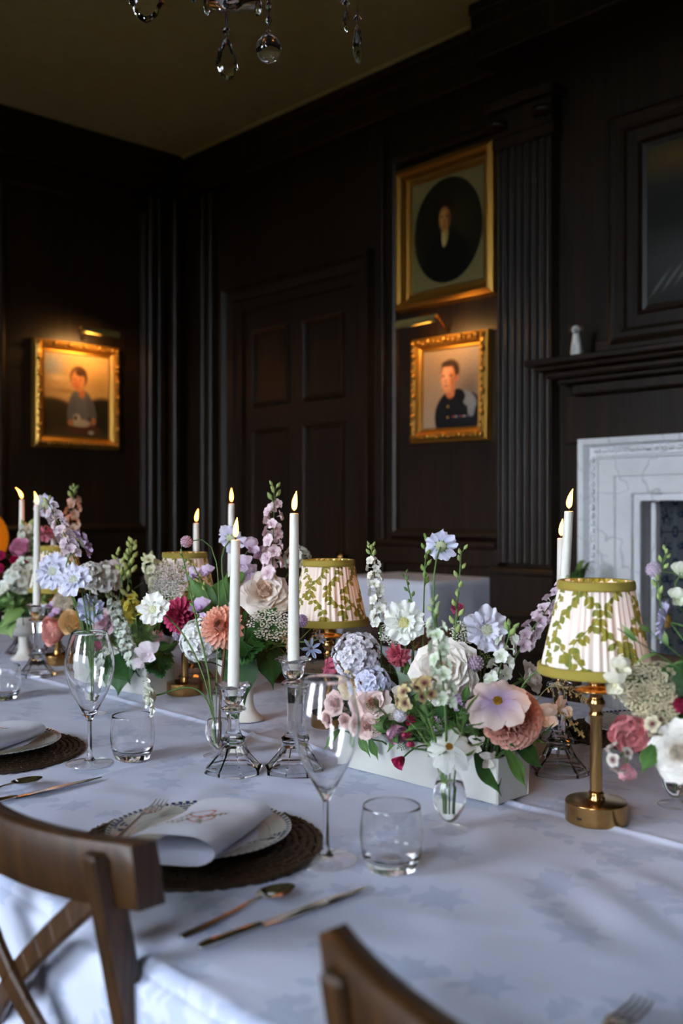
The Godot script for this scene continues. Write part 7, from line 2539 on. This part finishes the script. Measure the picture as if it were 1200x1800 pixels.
	big_leaf("second pale green leaf, left of the footed bowl", Vector3(1.479, 0.860, -3.085), Vector3(1.428, 0.944, -2.983), Vector3(1.356, 0.905, -2.982), "pale", Vector3(-0.68, 0.64, 0.34), 1.5)
	# the footed bowl and bud vase at the right edge
	ranunculus("large rose-pink ranunculus, blurred, right of the front lamp stem", Vector3(1.426, 0.860, -0.640), Vector3(1.254, 0.941, -0.742), Vector3(-0.85, 0.00, 0.53), 0.0448, "eba9aa", "d86c7c", 0.82)
	rose("large white rose cut by the right edge of the photograph", Vector3(1.541, 0.790, -0.824), Vector3(1.251, 0.927, -0.662), Vector3(-0.97, 0.14, 0.20), 0.0429, "eeeae2", "e8dcc8", 1.0, "", "garden_rose")
	sweet_pea("cream sweet pea overlapping the front lampshade's rim", Vector3(1.428, 0.860, -0.643), [[Vector3(1.258, 1.003, -0.766), Vector3(-0.88, -0.17, 0.44)], [Vector3(1.290, 1.018, -0.776), Vector3(-0.64, 0.34, 0.68)]], 0.0227, "e6e2cd", "d8d3b4", "", "sweet_pea")
	umbel("lace_flower", "antique cream lace head right of the front lampshade", Vector3(1.431, 0.860, -0.647), Vector3(1.308, 1.001, -0.759), Vector3(-0.61, 0.64, 0.46), 0.0373, 100, "dcd0b0", 0.0027, "")
	umbel("lace_flower", "antique cream lace head above the pink ranunculus", Vector3(1.427, 0.860, -0.642), Vector3(1.299, 0.978, -0.727), Vector3(-0.53, 0.64, 0.56), 0.0349, 100, "d6caa6", 0.0029, "")
	cluster("hydrangea", "antique cream hydrangea at the right edge", Vector3(1.436, 0.860, -0.652), Vector3(1.360, 0.996, -0.752), Vector3(-0.59, 0.50, 0.63), 0.0338, 0.0093, 30, "cdc5a6", "b5ab84", 4, "", "")
	cluster("phlox", "cream phlox with a maroon eye beside the white rose", Vector3(1.422, 0.860, -0.633), Vector3(1.246, 0.959, -0.695), Vector3(-0.79, 0.17, 0.59), 0.0101, 0.0101, 3, "ddd4b4", "6e2f3c", 5, "6b2438", "")
	cluster("phlox", "white phlox with maroon eyes below the pink ranunculus", Vector3(1.423, 0.860, -0.636), Vector3(1.209, 0.914, -0.729), Vector3(-0.89, 0.00, 0.45), 0.0155, 0.0097, 4, "ddd5c8", "6e2f3c", 5, "7b3458", "")
	bud_flower("ranunculus_bud", "small pink bud hanging lowest at the right", Vector3(1.424, 0.860, -0.638), Vector3(1.235, 0.891, -0.733), Vector3(-0.61, -0.64, 0.46), 0.0142, "d9a0a8", "cf8494", true, 0.22, "")
	ranunculus("magenta ranunculus behind the white rose", Vector3(1.426, 0.860, -0.641), Vector3(1.324, 0.972, -0.704), Vector3(-0.52, 0.34, 0.79), 0.0179, "b9345c", "a0244a", 0.8)
	scabious("lilac scabious seen from the side, right of the front lampshade", Vector3(1.441, 0.860, -0.655), Vector3(1.386, 1.085, -0.755), Vector3(-0.36, 0.17, -0.92), 0.0343, "c6c2dc", "aaa6c8", "a9803a", 10, 1.3, 0.5)
	bobble("seed_head", "small lilac scabious turned away before the tiled hearth", Vector3(1.439, 0.860, -0.654), Vector3(1.371, 1.163, -0.769), Vector3(-0.84, 0.00, -0.55), 0.0120, "c9b4c8", "ded0dc", "")
	bud_stalk("green bud stalk against the tiled hearth", Vector3(1.440, 0.860, -0.655), Vector3(1.378, 1.113, -0.762), Vector3(1.384, 1.188, -0.756), 0.0144, 10, "a3b671", "")
	sweet_pea("greenish white sweet pea at the right edge, highest", Vector3(1.437, 0.860, -0.653), [[Vector3(1.382, 1.157, -0.731), Vector3(-0.52, 0.34, 0.79)], [Vector3(1.397, 1.117, -0.744), Vector3(-0.79, 0.17, 0.59)]], 0.0203, "e0e3d0", "c6cfae", "", "sweet_pea")
	sprig("curling pale green tendril in front of the lampshade's right side", Vector3(1.427, 0.860, -0.643), Vector3(1.275, 1.100, -0.749), "pale", 5, 0.03, "")
	sprig("pale green sprig across the lower right of the front lampshade", Vector3(1.428, 0.860, -0.643), Vector3(1.260, 1.084, -0.763), "pale", 4, 0.035, "")
	big_leaf("green leaf under the pink ranunculus", Vector3(1.422, 0.860, -0.633), Vector3(1.244, 0.931, -0.696), Vector3(1.215, 0.905, -0.697), "mid", Vector3(-0.84, 0.34, 0.42), 1.2)
	big_leaf("dark green leaf at the right edge", Vector3(1.432, 0.860, -0.649), Vector3(1.348, 0.975, -0.736), Vector3(1.366, 1.033, -0.719), "big", Vector3(-0.69, 0.50, 0.52), 1.2)
	# greenery that packs the containers
	fill(Vector3(1.362, 0.885, -1.212), Vector3(0.120, 0.075, 0.230), Vector3(0.030, 0.000, 0.150), 46, "green leafy sprig packed between the blooms of the long trough", "foliage of the long trough", ["mid", "fern", "mid", "narrow", "big", "fern"], 0.042)
	fill(Vector3(1.444, 0.955, -1.859), Vector3(0.130, 0.060, 0.130), Vector3(0.035, 0.000, 0.035), 30, "dark green leafy sprig packed among the blooms of the pedestal bowl", "foliage of the pedestal bowl", ["big", "mid", "fern", "big", "narrow"], 0.045)
	fill(Vector3(1.462, 0.885, -2.460), Vector3(0.110, 0.075, 0.240), Vector3(0.030, 0.000, 0.150), 40, "grey-green ferny sprig packed between the blooms of the left trough", "foliage of the left trough", ["fern", "pale", "mid", "fern", "pale"], 0.042)
	fill(Vector3(1.497, 0.960, -3.121), Vector3(0.130, 0.060, 0.150), Vector3(0.035, 0.000, 0.035), 26, "leafy green sprig packed among the blooms of the far left bowl", "foliage of the far left bowl", ["mid", "pale", "fern"], 0.045)
	fill(Vector3(1.440, 0.950, -0.630), Vector3(0.150, 0.070, 0.140), Vector3(0.035, 0.000, 0.035), 24, "green leafy sprig packed among the blooms at the right edge", "foliage of the right-hand bowl", ["mid", "big", "fern"], 0.045)
